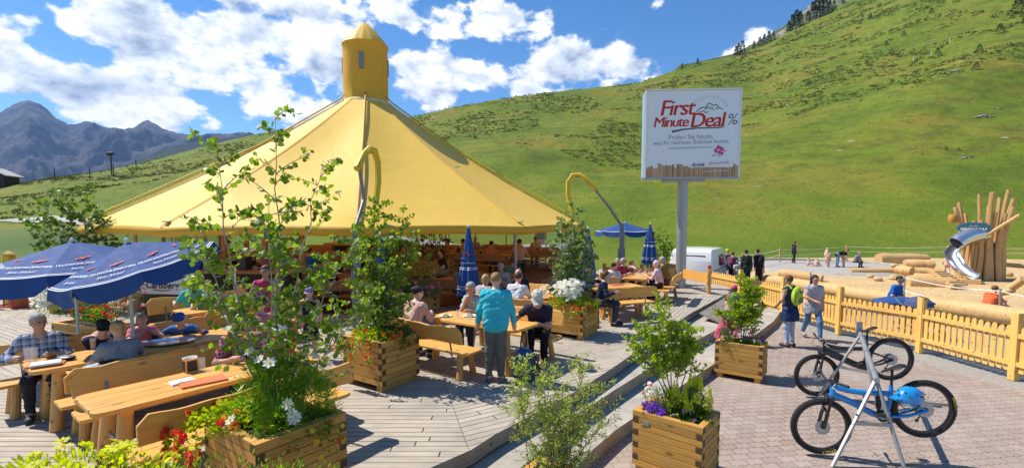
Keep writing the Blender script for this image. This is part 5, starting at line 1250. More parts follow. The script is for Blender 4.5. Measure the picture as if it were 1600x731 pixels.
box_ = thing('glass_cabin', 'small glass cabin with timber top under the left eave', 'cabin', (-11.6,17.2,0), R(5))
for x, y in ((-.7,-.5),(.7,-.5),(.7,.5),(-.7,.5)):
    m = MB(); m.box((x,y,1.05), (.08,.08,2.1)); m.build('post', M['grey_metal'], box_)
m = MB(); m.box((0,0,2.15), (1.6,1.2,.12)); m.build('roof', M['larch'], box_); m = MB(); m.box((0,-.5,1.1), (1.3,.012,1.9)); m.box((.7,0,1.1), (.012,.9,1.9)); m.build('pane', M['screen_glass'], box_)
fp = thing('flower_ring', 'red metal ring stand with pots on the left deck', 'plant stand', G(30, 480, 0))
for z, r in ((.08,.42),(.32,.45)):
    m = MB(); m.tube([(r*cos(a), r*sin(a), z) for a in np.linspace(0, 2*pi, 24, endpoint=False)], .02, 6, closed=True); m.build('ring', M['print_red'], fp)
for k in range(6): a = k/6*2*pi; m = MB(); m.cyl((.43*cos(a), .43*sin(a), 0), (.45*cos(a), .45*sin(a), .34), .018, n=6); m.build('rod', M['print_red'], fp)
m = MB(); m.lathe([(.001,.02),(.2,.02),(.24,.45),(.22,.5),(.001,.48)], n=20); m.build('pot', paint('potc', (.4,.16,.05), .7), fp)
m = MB(); m.lathe([(.001,.5),(.1,.5),(.13,.7),(.12,.9),(.05,1.0),(.001,1.0)], n=16); m.build('lantern', M['dark_wood'], fp)
yp = thing('yellow_post', 'yellow painted wooden post behind the left umbrella', 'post', G(19, 478, 0)); m = MB(); m.box((0,0,.75), (.22,.22,1.5)); m.build('shaft', paint('ypaint', (.70,.46,.03), .5), yp, bevel=.02); m = MB(); m.lathe([(.17,1.5),(.17,1.55),(.001,1.65)], n=4); m.build('cap', M['fence'], yp)
# hut on the left crest
hp_ = TR(8, 291) or Vector((-160,150,10)); hut = thing('alpine_hut', 'dark timber hut with pale roof on the left crest', 'hut', (hp_.x-2.5, hp_.y, hp_.z-.3), R(12))
m = MB(); m.box((0,0,1.4), (7.5,5,3.2)); m.build('wall', M['dark_wood'], hut)
m = MB(); P = [(-4.6,2.75),(0,4.9),(4.6,2.75),(4.6,3.0),(0,5.2),(-4.6,3.0)]; m.prism(P, 'y', -3.1, 3.1); m.build('roof', paint('hroof', (.42,.40,.38), .8), hut, fixn=True)
m = MB(); m.prism([(-3.7,3.0),(3.7,3.0),(0,4.7)], 'y', -2.45, 2.45); m.build('gable', M['dark_wood'], hut, fixn=True)
for x in (-2, 1.5): m = MB(); m.box((x,-2.52,1.4), (.8,.06,.9)); m.build('window', M['offwhite'], hut)
# posts on the left crest
for k, (px, py, h) in enumerate(((86,283,3.4),(213,268,3.0),(141,281,3.0),(178,276,3.3))):
    p = TR(px, py) or AT(px, py, 150); m = MB(); m.cyl((0,0,-.5), (0,0,h), .10, n=6); o = m.build('wooden_stake', M['dark_wood'], loc=p); tag(o, ['thin stake nearest the hut on the left crest','stake farthest right on the left crest','short stake in the middle of the left crest','stake below the single pole on the left crest'][k], 'stake', 'stakes on the left crest')
p = TR(175, 275) or AT(175, 275, 160); pl = thing('signal_pole', 'single tall pole with a tuft at its head on the left crest', 'pole', p); m = MB(); m.cyl((0,0,-.5), (0,0,5.6), .16, n=8); m.build('shaft', M['dark_wood'], pl); m = MB(); m.ell((0,0,5.7), (1.0,.6,.45), 9, 5); m.ell((-.5,0,5.5), (.7,.4,.35), 8, 5); m.build('head', M['dark_wood'], pl)
ws = thing('info_sign', 'small white notice board on a post at the right tent eave', 'sign', AT(845,372,22)-Vector((0,0,1.9))); m = MB(); m.cyl((.25,0,-.9), (.25,0,2.4), .03, n=8); m.cyl((-.25,0,-.9), (-.25,0,2.4), .03, n=8); m.build('post', M['galv'], ws); m = MB(); m.box((0,-.04,2.0), (.5,.03,.8)); m.build('board', M['offwhite'], ws); m = MB(); m.box((0,-.06,2.05), (.34,.01,.4)); m.build('notice', paint('bluegrey', (.25,.38,.5), .5), ws)
# backpack held by the man in the white cap, stroller, bags
bp = thing('backpack', 'grey blue backpack hanging by its strap in front of the capped man', 'backpack', (.20,7.28,0), R(15))
m = MB(); m.ell((0,0,.22), (.19,.13,.23), 16, 12); m.ell((.0,-.03,.10), (.20,.14,.12), 16, 8); m.build('bag', paint('bp1', (.035,.055,.085), .8, 0, .3, 12, .3), bp); m = MB(); m.ell((-.02,-.04,.42), (.13,.10,.10), 14, 8); m.build('lid', paint('bp2', (.015,.06,.22), .8), bp)
m = MB(); m.tube(catmull([Vector((.02,.03,.45)), Vector((.05,.08,.60)), Vector((.02,.12,.74)), Vector((-.03,.10,.60)), Vector((-.05,.05,.46))], 6), .014, 6); m.tube(catmull([Vector((.1,.0,.45)), Vector((.2,-.03,.3)), Vector((.17,-.02,.08))], 6), .016, 6); m.build('strap', M['black'], bp)
hb = thing('handbag', 'pale blue and black bag lying on the bench beside the girl in grey', 'bag', G(160, 572, .75)+Vector((0,0,.0)), R(50)); m = MB(); m.ell((0,0,0), (.22,.08,.05), 14, 8); m.build('body', paint('hb1', (.35,.5,.55), .7), hb); m = MB(); m.ell((.05,.0,.03), (.16,.06,.035), 14, 8); m.build('flap', M['black'], hb)
sv = AT(1436, 480, 13.2); sv.z = -.6; stl = thing('stroller', 'dark stroller with striped canopy parked behind the picket fence', 'stroller', (10.9,12.4,-.6), R(30))
for x, y in ((-.3,-.28),(.3,-.28),(-.3,.4),(.3,.4)):
    m = MB(); m.lathe([(.06,-.02),(.12,-.02),(.13,0),(.12,.02),(.06,.02)], (x,y,.13), 18, M=Matrix.Rotation(pi/2, 3, 'Y')); m.build('wheel', M['rubber'], stl)
m = MB()
for s_ in (-1, 1): m.tube([(s_*.3,-.28,.13),(s_*.26,.1,.55),(s_*.25,.55,1.02)], .014, 6); m.tube([(s_*.3,.4,.13),(s_*.26,-.05,.55)], .014, 6)
m.tube([(-.25,.55,1.02),(.25,.55,1.02)], .018, 6); m.build('frame', M['galv'], stl)
m = MB(); m.ell((0,.05,.55), (.24,.36,.2), 14, 8); m.build('seat', M['black'], stl); m = MB(); m.lathe([(.34,0),(.30,.12),(.18,.22),(.01,.27)], (0,.1,.85), 20, fold=lambda a, f: 1.0 if sin(a) > -.4 else .9); m.build('hood', paint('hood', (.05,.07,.16), .8), stl)
# ================= people =================
def sdf_prims(P, prims, k):
    acc = None
    for pr in prims:
        if pr[0] == 'c':
            _, a, b, ra, rb = pr; a = np.array(a); b = np.array(b); ba = b-a; pa = P-a; h = np.clip((pa@ba)/max(ba@ba, 1e-9), 0, 1)
            d = np.linalg.norm(pa-h[..., None]*ba, axis=-1)-(ra+(rb-ra)*h)
        else:
            _, c, r, Mr = pr; q = (P-np.array(c)); 
            if Mr is not None: q = q@np.array(Mr)
            r = np.array(r); qn = q/r; l = np.linalg.norm(qn, axis=-1); d = (l-1)*r.min()*(.6+.4*l/np.maximum(l, 1e-6))
        e = np.exp(-np.clip(d/k, -40, 40)); acc = e if acc is None else acc+e
    return -k*np.log(acc+1e-30)
def surf_net(fn, lo, hi, h):
    lo = np.array(lo)-2*h; n = np.ceil((np.array(hi)+2*h-lo)/h).astype(int)+1
    ax = [lo[i]+h*np.arange(n[i]) for i in range(3)]
    P = np.stack(np.meshgrid(*ax, indexing='ij'), -1).astype(np.float32); D = fn(P)
    ins = D < 0
    s = [slice(0, -1), slice(1, None)]
    cnt = np.zeros(tuple(n-1)); pos = np.zeros(tuple(n-1)+(3,))
    cs = [(a, b, c) for a in (0,1) for b in (0,1) for c in (0,1)]
    for i, c0 in enumerate(cs):
        for ax_ in range(3):
            if c0[ax_] == 0:
                c1 = list(c0); c1[ax_] = 1
                d0 = D[s[c0[0]], s[c0[1]], s[c0[2]]]; d1 = D[s[c1[0]], s[c1[1]], s[c1[2]]]
                x = (d0 < 0) != (d1 < 0); t_ = np.where(x, d0/np.where(d0 == d1, 1, d0-d1), 0)
                p = np.zeros(d0.shape+(3,)); 
                for q in range(3): p[..., q] = c0[q]
                p[..., ax_] = t_
                pos += p*x[..., None]; cnt += x
    act = cnt > 0; idx = -np.ones(act.shape, int); idx[act] = np.arange(act.sum())
    ijk = np.stack(np.nonzero(act), -1); V = lo+h*(ijk+pos[act]/cnt[act][:, None]); Fs = []
    for ax_ in range(3):
        a = [slice(0, None)]*3; b = [slice(0, None)]*3; a[ax_] = slice(0, -1); b[ax_] = slice(1, None)
        chg = ins[tuple(a)] != ins[tuple(b)]; o1, o2 = [(1,2),(2,0),(0,1)][ax_]
        I = np.stack(np.nonzero(chg), -1); I = I[(I[:, o1] > 0) & (I[:, o2] > 0) & (I[:, o1] < n[o1]-1) & (I[:, o2] < n[o2]-1)]
        if len(I) == 0: continue
        def g(d1, d2):
            J = I.copy(); J[:, o1] -= d1; J[:, o2] -= d2; return idx[J[:, 0], J[:, 1], J[:, 2]]
        q = np.stack([g(1,1), g(0,1), g(0,0), g(1,0)], 1); inside = ins[I[:, 0], I[:, 1], I[:, 2]]
        q[~inside] = q[~inside][:, ::-1]; Fs.append(q)
    Fq = np.concatenate(Fs); Fq = Fq[(Fq >= 0).all(1)]
    return V, Fq
def sdf_mesh(prims, h, k=.02, cut=None):
    pts = []
    for p in prims:
        if p[0] == 'c': pts += [np.array(p[1])-max(p[3],p[4]), np.array(p[1])+max(p[3],p[4]), np.array(p[2])-max(p[3],p[4]), np.array(p[2])+max(p[3],p[4])]
        else: r = max(p[2]); pts += [np.array(p[1])-r, np.array(p[1])+r]
    pts = np.array(pts); lo = pts.min(0)-k; hi = pts.max(0)+k
    def fn(P):
        d = sdf_prims(P, prims, k)
        return np.maximum(d, cut(P)) if cut else d
    return surf_net(fn, lo, hi, h)
def v3(*a): return Vector(a)
def ik(s_, t_, l1, l2, bend):
    d = t_-s_; L = min(d.length, (l1+l2)*.995); d.normalize(); a = (l1*l1-l2*l2+L*L)/(2*L); hh = sqrt(max(0, l1*l1-a*a))
    b = (bend-d*bend.dot(d)); b = b.normalized() if b.length > 1e-5 else d.orthogonal().normalized()
    return s_+d*a+b*hh, s_+d*L
SK = dict(fair=(.62,.36,.26), tan=(.46,.25,.16), pink=(.66,.36,.28))
HC = dict(grey=(.34,.33,.31), white=(.62,.60,.56), blond=(.42,.28,.12), brown=(.09,.045,.02), dark=(.022,.014,.010), auburn=(.16,.07,.03), ginger=(.3,.16,.07))
def clothm(name, col, pat=None, c2=None, scale=22):
    if name in _mc: return _mc[name]
    t = nm(name); v = t.obj()
    if pat:
        s = t.n('SeparateXYZ'); t.ln(v, s.inputs[0]); f = None
        def stripe(o, sc_, w): return t.math('GREATER_THAN', t.math('SINE', t.math('MULTIPLY', o, sc_*pi)), w)
        if pat == 'plaid':
            a = stripe(s.outputs[0], scale, .2); b = stripe(s.outputs[2], scale, .2); a2 = stripe(s.outputs[1], scale, .2)
            f = t.math('MULTIPLY', t.math('ADD', t.math('MAXIMUM', a, 0), b), .5)
            c = t.mixc(f, col, c2); f2 = t.math('MAXIMUM', stripe(s.outputs[0], scale*2, .88), stripe(s.outputs[2], scale*2, .88)); c = t.mixc(t.math('MULTIPLY', f2, .5), c, (.7,.68,.66))
        elif pat == 'stripe': c = t.mixc(stripe(s.outputs[2], scale, .1), col, c2)
        else: c = t.mixc(t.math('GREATER_THAN', t.noise(v, scale, 2), .56), col, c2)
    else: c = t.mixc(t.noise(v, 7, 4), tuple(x*.82 for x in col), tuple(min(1, x*1.15) for x in col))
    fold = t.noise(t.map(v, (1,1,.45)), 16, 3, .5)
    t.bsdf(c, .85, bump=fold, bs=.7, bd=.06, spec=.15); _mc[name] = t.m; return t.m
def skinm(k): return paint('skin_'+k, SK[k], .5, 0, .06, 12)
def hairm(k):
    n_ = 'hair_'+k
    if n_ in _mc: return _mc[n_]
    t = nm(n_); v = t.obj(); n = t.noise(t.map(v, (60,60,12)), 2, 4, .7); c = t.mixc(n, tuple(x*.6 for x in HC[k]), tuple(min(1, x*1.4) for x in HC[k])); t.bsdf(c, .55, bump=n, bs=.7, bd=.01, spec=.3); _mc[n_] = t.m; return t.m
PC = [0]
def person(label, loc, yaw, H=1.7, pose='sit', lean=8, arms='table', shirt=(.5,.5,.5), pat=None, c2=None, pscale=22, sleeve='short', pants=(.05,.06,.1), plen='long', shoe=(.03,.03,.03), hair=('brown','short'), hat=None, skin='fair', glasses=None, hyaw=0, hpitch=10, seat=.45, far=0, w=1.0, group=None, pack=None, twist=0, foot=0):
    """far: 0 near figure with fine hands, 1 middle distance, 2 far"""
    PC[0] += 1; pid = PC[0]; r_ = random.Random(pid*13)
    S_ = H/1.72; root = thing('person', label, 'person', loc, R(yaw), group)
    L = lambda x: x*S_
    z_p = seat+.095*S_ if pose == 'sit' else .93*S_
    if pose == 'bend': z_p = .86*S_
    if pose == 'ground': z_p = .10
    ln_ = R(lean); up = v3(0, -sin(ln_), cos(ln_)); tw = R(twist)
    pel = v3(0, 0, z_p); sx = v3(cos(tw), -sin(tw), 0)
    bend_up = v3(0, -sin(ln_*1.35), cos(ln_*1.35))
    mid = pel+up*L(.22); chest = mid+bend_up*L(.17); nb = chest+bend_up*L(.12); 
    hd = nb+bend_up*L(.045)+v3(0, -L(.02)-.03*sin(ln_), 0)
    headc = hd+v3(0, -.35*sin(ln_)*L(.12), L(.125)); 
    body = []; top = []; legsP = []
    def cap(lst, a, b, ra, rb): lst.append(('c', tuple(a), tuple(b), L(ra)*w if lst is not headp else L(ra), L(rb)*w if lst is not headp else L(rb)))
    headp = []
    for s_ in (-1, 1):
        cap(top, pel+sx*L(.065)*s_+up*L(.02), mid+sx*L(.055)*s_, .098, .088); cap(top, mid+sx*L(.055)*s_, chest+sx*L(.085)*s_+v3(0, L(.0), 0), .088, .088)
    sh = {}
    for s_ in (-1, 1):
        sh[s_] = nb+sx*L(.165)*s_-bend_up*L(.055); cap(top, nb-bend_up*L(.05), sh[s_]-sx*L(.01)*s_, .062, .052)
    cap(body, nb-bend_up*L(.03), hd+v3(0,0,L(.05)), .052, .047)
    # legs
    hips = {s_: pel+sx*L(.085)*s_ for s_ in (-1, 1)}; kn = {}; an = {}
    for s_ in (-1, 1):
        if pose == 'sit': kn[s_] = hips[s_]+v3(s_*L(.03), -L(.41), -L(.01)-.0); an[s_] = v3(kn[s_].x, kn[s_].y+L(.04)+foot, L(.09)); kn[s_].z = min(kn[s_].z, L(.52))
        elif pose == 'ground': kn[s_] = hips[s_]+v3(s_*L(.05), -L(.36), L(.20)); an[s_] = kn[s_]+v3(0, -L(.30), -L(.22)); an[s_].z = max(an[s_].z, L(.08))
        elif pose == 'walk': f = s_*L(.20); kn[s_] = hips[s_]+v3(0, -f*.75-L(.05), -L(.42)); an[s_] = v3(kn[s_].x, -f*1.3+ (L(.06) if f < 0 else 0), L(.09)+(L(.05) if f < 0 else 0))
        else: kn[s_] = v3(hips[s_].x*1.05, -L(.015)*1, L(.50)); an[s_] = v3(hips[s_].x*1.15, L(.02), L(.09))
        cap(legsP, hips[s_], kn[s_], .088, .058); cap(legsP, kn[s_], an[s_]+v3(0,0,L(.02)), .058, .038)
    cap(legsP, hips[-1]+v3(0,0,L(.03)), hips[1]+v3(0,0,L(.03)), .095, .095)
    calf = [p for p in legsP]
    feet = []
    for s_ in (-1, 1): 
        a = an[s_]; feet.append(('c', (a.x, a.y+L(.035), max(L(.045), a.z-L(.045))), (a.x*1.05, a.y-L(.15), max(L(.035), a.z-L(.055))), L(.045), L(.036)))
    # arms
    T_ = {}
    if isinstance(arms, str): arms = (arms, arms)
    fz = {'table': v3(.13, -.40, 0), 'eat': v3(.08, -.26, 0), 'down': v3(.24, -.02, 0), 'lap': v3(.08, -.30, 0), 'hips': v3(.17, -.12, 0), 'front': v3(.04, -.28, 0), 'phone': v3(.06, -.30, 0), 'mouth': v3(.05, -.16, 0), 'reach': v3(.18, -.45, 0), 'floor': v3(.15, -.45, 0), 'drop': v3(.10,-.32,0)}
    tz = {'table': max(.80, 0) if pose != 'sit' else seat+.36, 'eat': seat+.52, 'down': .78*S_ if pose != 'sit' else seat+.12, 'lap': seat+.20, 'hips': .98*S_, 'front': 1.05*S_, 'phone': 1.15*S_, 'mouth': hd.z-.0, 'reach': 1.0*S_ if pose != 'sit' else seat+.42, 'floor': .35*S_, 'drop': .30 if pose != 'sit' else .42}
    armU = []; armL = []; hands = []
    for s_, am in ((1, arms[0]), (-1, arms[1])):
        if isinstance(am, str): t_ = v3(fz[am].x*s_*S_, fz[am].y*S_, tz[am]); 
        else: t_ = v3(*am)
        if pose == 'bend' and isinstance(am, str): t_ = sh[s_]+v3(0, -L(.12), -L(.48))
        bd_ = v3(s_*.7, .45, -.6)
        el, wr = ik(sh[s_], t_, L(.275), L(.245), bd_)
        cap(armU, sh[s_], el, .047, .037); cap(armL, el, wr, .038, .025)
        hdv = (wr-el).normalized(); pal = wr+hdv*L(.075); armL.append(('c', tuple(wr), tuple(pal), L(.028), L(.031)))
        hands.append((s_, wr, pal, hdv))
    hM = Matrix.Rotation(R(hyaw), 3, 'Z') @ Matrix.Rotation(R(hpitch), 3, 'X')   # positive pitch looks down
    def hp(x, y, z): return headc+(hM @ v3(L(x), L(y), L(z)))
    hs = {0: .0085, 1: .013, 2: .022}[far]; bs = {0: .0155, 1: .02, 2: .03}[far]
    MA = np.array(hM)
    head = [('e', tuple(hp(0,.012,.02)), (L(.076),L(.094),L(.092)), MA), ('e', tuple(hp(0,-.028,-.035)), (L(.056),L(.062),L(.072)), MA),
            ('c', tuple(hp(0,-.045,-.088)), tuple(hp(0,-.058,-.085)), L(.026), L(.020)), ('c', tuple(hp(0,-.088,.012)), tuple(hp(0,-.104,-.022)), L(.008), L(.014)),
            ('c', tuple(hp(-.045,-.074,.028)), tuple(hp(.045,-.074,.028)), L(.012), L(.012)),
            ('e', tuple(hp(.077,.008,-.005)), (L(.010),L(.018),L(.030)), MA), ('e', tuple(hp(-.077,.008,-.005)), (L(.010),L(.018),L(.030)), MA),
            ('c', tuple(hd-v3(0,0,L(.0))), tuple(hp(0,.02,-.05)), L(.045), L(.048))]
    allb = body+top+legsP+armU+armL+feet
    V, Fq = sdf_mesh(allb, bs, .022 if far < 2 else .03)
    Vh, Fh = sdf_mesh(head, hs, .008 if far < 2 else .015)
    F2 = [Fq, Fh+len(V)]; VV = [V, Vh]; nv = len(V)+len(Vh)
    mi = [np.zeros(len(Fq)), np.zeros(len(Fh))]
    ex = MB()
    if far < 2:                                   # fingers, eyes, mouth
        for s_, wr, pal, hdv in hands:
            down = v3(0,0,-1); side = hdv.cross(down); side = side.normalized() if side.length > .1 else v3(1,0,0)
            nrm = side.cross(hdv).normalized(); 
            if nrm.z > 0: nrm = -nrm
            for f_ in range(4):
                o_ = pal+side*L(.019)*(f_-1.5)*.85-hdv*L(.012); ln2 = L((.062,.072,.068,.052)[f_]); k1 = o_+hdv*ln2*.5+nrm*L(.006); k2 = k1+(hdv*.75+nrm*.65).normalized()*ln2*.55
                ex.tube([o_, k1, k2], [L(.0095), L(.0085), L(.0065)], 6)
            o_ = wr+hdv*L(.03)+side*L(.026)*(-s_ if side.x*s_ > 0 else s_ if side.x != 0 else 1)
            sg_ = (o_-(wr+hdv*L(.03))).normalized(); ex.tube([wr+hdv*L(.015), o_, o_+(hdv+sg_*.35).normalized()*L(.045)], [L(.013), L(.012), L(.008)], 6)
        for s_ in (-1, 1):
            ex.ell(hp(s_*.030,-.083,.008), (L(.011),L(.007),L(.006)), 8, 5, hM, 1); ex.ell(hp(s_*.030,-.0885,.008), (L(.005),L(.003),L(.005)), 6, 4, hM, 2)
            ex.tube([hp(s_*.014,-.092,.030), hp(s_*.032,-.090,.036), hp(s_*.050,-.080,.030)], L(.0035), 5, 2)
        ex.ell(hp(0,-.0865,-.055), (L(.022),L(.006),L(.006)), 8, 5, hM, 3)
    me_V = np.concatenate(VV); me_F = np.concatenate(F2)
    m = MB(); m.v = [tuple(p) for p in me_V.tolist()]; m.f = [tuple(f) for f in me_F.tolist()]; m.m = [0]*len(m.f)
    o0 = len(m.v); m.v += ex.v; m.f += [tuple(i+o0 for i in f) for f in ex.f]; m.m += ex.m
    bod = m.build('body', [skinm(skin), M['white'], M['black'], paint('lips', (.42,.14,.11), .5)], root, smooth=180)
    # hair
    hk, hst = hair
    if hst != 'bald':
        hr = [('e', tuple(hp(0,.018,.030)), (L(.085),L(.099),L(.093)), MA)]; bulk = 1
        if hst in ('bob','long'): hr += [('c', tuple(hp(s_*.062,.03,.0)), tuple(hp(s_*.066,.03,-.09 if hst == 'bob' else -.17)), L(.035), L(.028)) for s_ in (-1,1)]+[('c', tuple(hp(0,.07,.0)), tuple(hp(0,.075,-.08 if hst == 'bob' else -.22)), L(.06), L(.04))]
        if hst == 'pony': hr += [('c', tuple(hp(0,.09,.05)), tuple(hp(0,.135,.03)), L(.03), L(.028)), ('c', tuple(hp(0,.135,.03)), tuple(hp(0,.145,-.10)), L(.028), L(.012))]
        if hst == 'bun': hr += [('e', tuple(hp(0,.10,.045)), (L(.04),L(.036),L(.036)), MA)]
        if hst == 'curly': hr += [('e', tuple(hp(r_.uniform(-.06,.06), r_.uniform(-.02,.09), r_.uniform(.02,.10))), (L(.034),)*3, MA) for _ in range(12)]
        nrm_ = hM @ v3(0, .80, .60); c0 = hp(0, -.052, .052) if hst != 'short' else hp(0, -.045, .055)
        def cut(P, nrm_=nrm_, c0=c0): return -((P-np.array(c0))@np.array(nrm_))*.8
        Vr, Fr = sdf_mesh(hr, hs, .012, cut); 
        jit = (fbm(Vr[:,0]*60+pid, Vr[:,2]*60+Vr[:,1]*40, 2, pid)-.5)*L(.010); Vr = Vr+((Vr-np.array(headc))/np.linalg.norm(Vr-np.array(headc), axis=1)[:,None])*jit[:,None]
        arr_mesh('hair', Vr, Fr, hairm(hk), root, 180)
    # clothes
    sm = clothm('cloth_%d' % pid, shirt, pat, c2, pscale); infl = L(.013)+(L(.016) if (sleeve == 'long' and pose == 'stand') else 0)
    def inf(lst, e): return [('c', p[1], p[2], p[3]+e, p[4]+e) if p[0] == 'c' else p for p in lst]
    sp_ = inf(top, infl)
    if pose != 'sit' and plen != 'skirt': sp_ += [('c', tuple(pel-up*L(.04)+sx*L(.07)*s_), tuple(pel+sx*L(.07)*s_+up*L(.05)), L(.108)*w, L(.108)*w) for s_ in (-1,1)]
    for p in armU:
        if sleeve == 'none': continue
        a, b = Vector(p[1]), Vector(p[2]); e = b if sleeve == 'long' else a.lerp(b, .62); r1 = p[3]+(p[4]-p[3])*(1 if sleeve == 'long' else .62)
        sp_.append(('c', p[1], tuple(e), p[3]+L(.014), r1+L(.016 if sleeve == 'short' else .012)))
    if sleeve == 'long':
        for p in armL[0::2]: sp_.append(('c', p[1], p[2], p[3]+L(.014), p[4]+L(.013)))
    nk = nb+v3(0, -L(.01), L(.012))
    Vs, Fs_ = sdf_mesh(sp_, bs, .018, lambda P: ((P-np.array(nk))@np.array(bend_up))-L(.012))
    if far < 2:
        cn = np.array([0, Vs[:,1].mean(), 0]); dd = Vs-cn; dd[:,2] = 0; dd /= np.maximum(np.linalg.norm(dd, axis=1)[:,None], .02)
        Vs = Vs+dd*((fbm(Vs[:,0]*9+Vs[:,2]*14+pid, Vs[:,1]*9-Vs[:,2]*10, 3, pid, True)-.5)*L(.032))[:,None]
    shirt_o = arr_mesh('shirt', Vs, Fs_, sm, root, 180)
    pm_ = clothm('pants_%d' % pid, pants); lp = inf(legsP, L(.013))
    if plen == 'short':
        lp = []; 
        for i, p in enumerate(legsP[:4]):
            if i % 2 == 0: a, b = Vector(p[1]), Vector(p[2]); lp.append(('c', p[1], tuple(a.lerp(b, .8)), p[3]+L(.018), p[3]*.78+L(.022)))
        lp.append(inf([legsP[4]], L(.014))[0])
    if plen == 'skirt':
        q_ = kn[1].lerp(kn[-1], .5); lp = [('c', tuple(pel+v3(0,0,L(.05))), tuple(v3(0, -L(.01), z_p-L(.16))), L(.12), L(.15)), ('c', tuple(v3(0, 0, z_p-L(.14))), tuple(v3(0, 0, z_p-L(.36))), L(.15), L(.20))] if pose != 'sit' else inf(legsP, L(.03))
    Vp, Fp = sdf_mesh(lp, bs, .016, (lambda P: (L(.50)-P[...,2])) if (plen == 'skirt' and pose != 'sit') else None)
    if far < 2: Vp = Vp+np.stack([(fbm(Vp[:,2]*16+pid, Vp[:,0]*8+Vp[:,1]*8, 3, pid+1, True)-.5)*L(.020)]*2+[np.zeros(len(Vp))], 1)
    arr_mesh('skirt' if plen == 'skirt' else 'trousers', Vp, Fp, pm_, root, 180)
    for fp_ in feet:
        Vf, Ff = sdf_mesh([('c', fp_[1], fp_[2], fp_[3]+L(.008), fp_[4]+L(.008))], max(bs*.8, .013), .01, lambda P: .004-P[...,2]); arr_mesh('shoe', Vf, Ff, paint('shoe%.2f%.2f' % (shoe[0], shoe[2]), shoe, .7), root, 180)
    if hat:
        kind, hc = hat; hm = clothm('hat_%d' % pid, hc); m = MB(); MM = hM
        if kind == 'cap':
            m.lathe([(L(.092),L(.035)),(L(.094),L(.06)),(L(.085),L(.098)),(L(.055),L(.125)),(.001,L(.132))], hp(0,.014,0), 24, M=MM @ Matrix.Diagonal((.95,1.1,1)))
            ho = m.build('cap', hm, root, smooth=60)
            m = MB(); vs = []
            for f in (0, .5, 1):
                for j in range(9):
                    a = -pi*.5+(j-4)/4*1.15; rr = .088+.075*f*cos((j-4)/4*1.3); vs.append(hp(rr*cos(a)*(.98), rr*sin(a)*1.08+.01, .045-.012*f-abs(j-4)*.003*f))
            m.add(vs, [(k*9+j, k*9+j+1, (k+1)*9+j+1, (k+1)*9+j) for k in range(2) for j in range(8)]); m.build('brim', hm, ho, smooth=60)
        elif kind == 'bucket':
            m.lathe([(L(.155),L(.012)),(L(.150),L(.02)),(L(.098),L(.05)),(L(.090),L(.10)),(L(.07),L(.128)),(.001,L(.132))], hp(0,.012,0), 26, fold=lambda a, f: 1+.03*sin(a*3)*(1-f), M=MM); m.build('sun_hat', hm, root, smooth=60)
        else:
            m.lathe([(L(.100),L(.02)),(L(.108),L(.05)),(L(.10),L(.10)),(L(.06),L(.145)),(.001,L(.155))], hp(0,.012,0), 24, fold=lambda a, f: 1+.05*sin(a*7)*(1-f), M=MM @ Matrix.Diagonal((.88,1.08,1))); m.build('bike_helmet', hm, root, smooth=60)
    if glasses:
        m = MB(); dark = glasses == 'sun'
        for s_ in (-1, 1):
            if dark: m.ell(hp(s_*.033,-.096,.008), (L(.027),L(.005),L(.019)), 12, 6, hM)
            else: m.tube([hp(s_*.033+.024*cos(a), -.098, .008+.018*sin(a)) for a in np.linspace(0, 2*pi, 14, endpoint=False)], L(.0022), 4, closed=True)
            m.tube([hp(s_*.058,-.096,.014), hp(s_*.078,0,.012)], L(.0025), 4)
        m.tube([hp(-.01,-.098,.012), hp(.01,-.098,.012)], L(.003), 4); m.build('sunglasses' if dark else 'glasses', M['black_gloss'], root)
    if pack:
        pc_ = (mid+bend_up*L(.10))+v3(0, L(.17), 0); m = MB(); Mr = Matrix.Rotation(-ln_*1.2, 3, 'X')
        Vb, Fb = sdf_mesh([('e', tuple(pc_), (L(.145),L(.095),L(.23)), np.array(Mr)), ('e', tuple(pc_+Mr @ v3(0,L(.06),-L(.07))), (L(.11),L(.06),L(.11)), np.array(Mr))], max(.018, bs), .02)
        bo = arr_mesh('rucksack', Vb, Fb, clothm('pack_%d' % pid, pack[0]), root, 180)
        if len(pack) > 1:
            m = MB(); m.ell(pc_+Mr @ v3(0,L(.105),-L(.08)), (L(.085),L(.03),L(.085)), 12, 8, Mr); m.ell(pc_+Mr @ v3(0,L(.07),L(.10)), (L(.06),L(.03),L(.06)), 12, 6, Mr)
            for s_ in (-1,1): m.tube([pc_+Mr @ v3(s_*L(.12),L(.05),L(.15)), pc_+Mr @ v3(s_*L(.13),L(.06),-L(.15))], L(.012), 5)
            m.build('pocket', clothm('packb_%d' % pid, pack[1]), bo)
        for s_ in (-1, 1):
            m = MB(); a = sh[s_]*1; f1 = nb+sx*L(.10)*s_; m.tube(catmull([pc_+v3(s_*L(.09), -L(.06), L(.17)), f1+v3(0,L(.02),L(.045)), f1+v3(0,-L(.10),-L(.05)), chest+sx*L(.13)*s_+v3(0,-L(.10),-L(.05)), pc_+v3(s_*L(.12), -L(.08), -L(.15))], 4), L(.018), 6); m.build('strap', clothm('pack_%d' % pid, pack[0]), root)
    return root
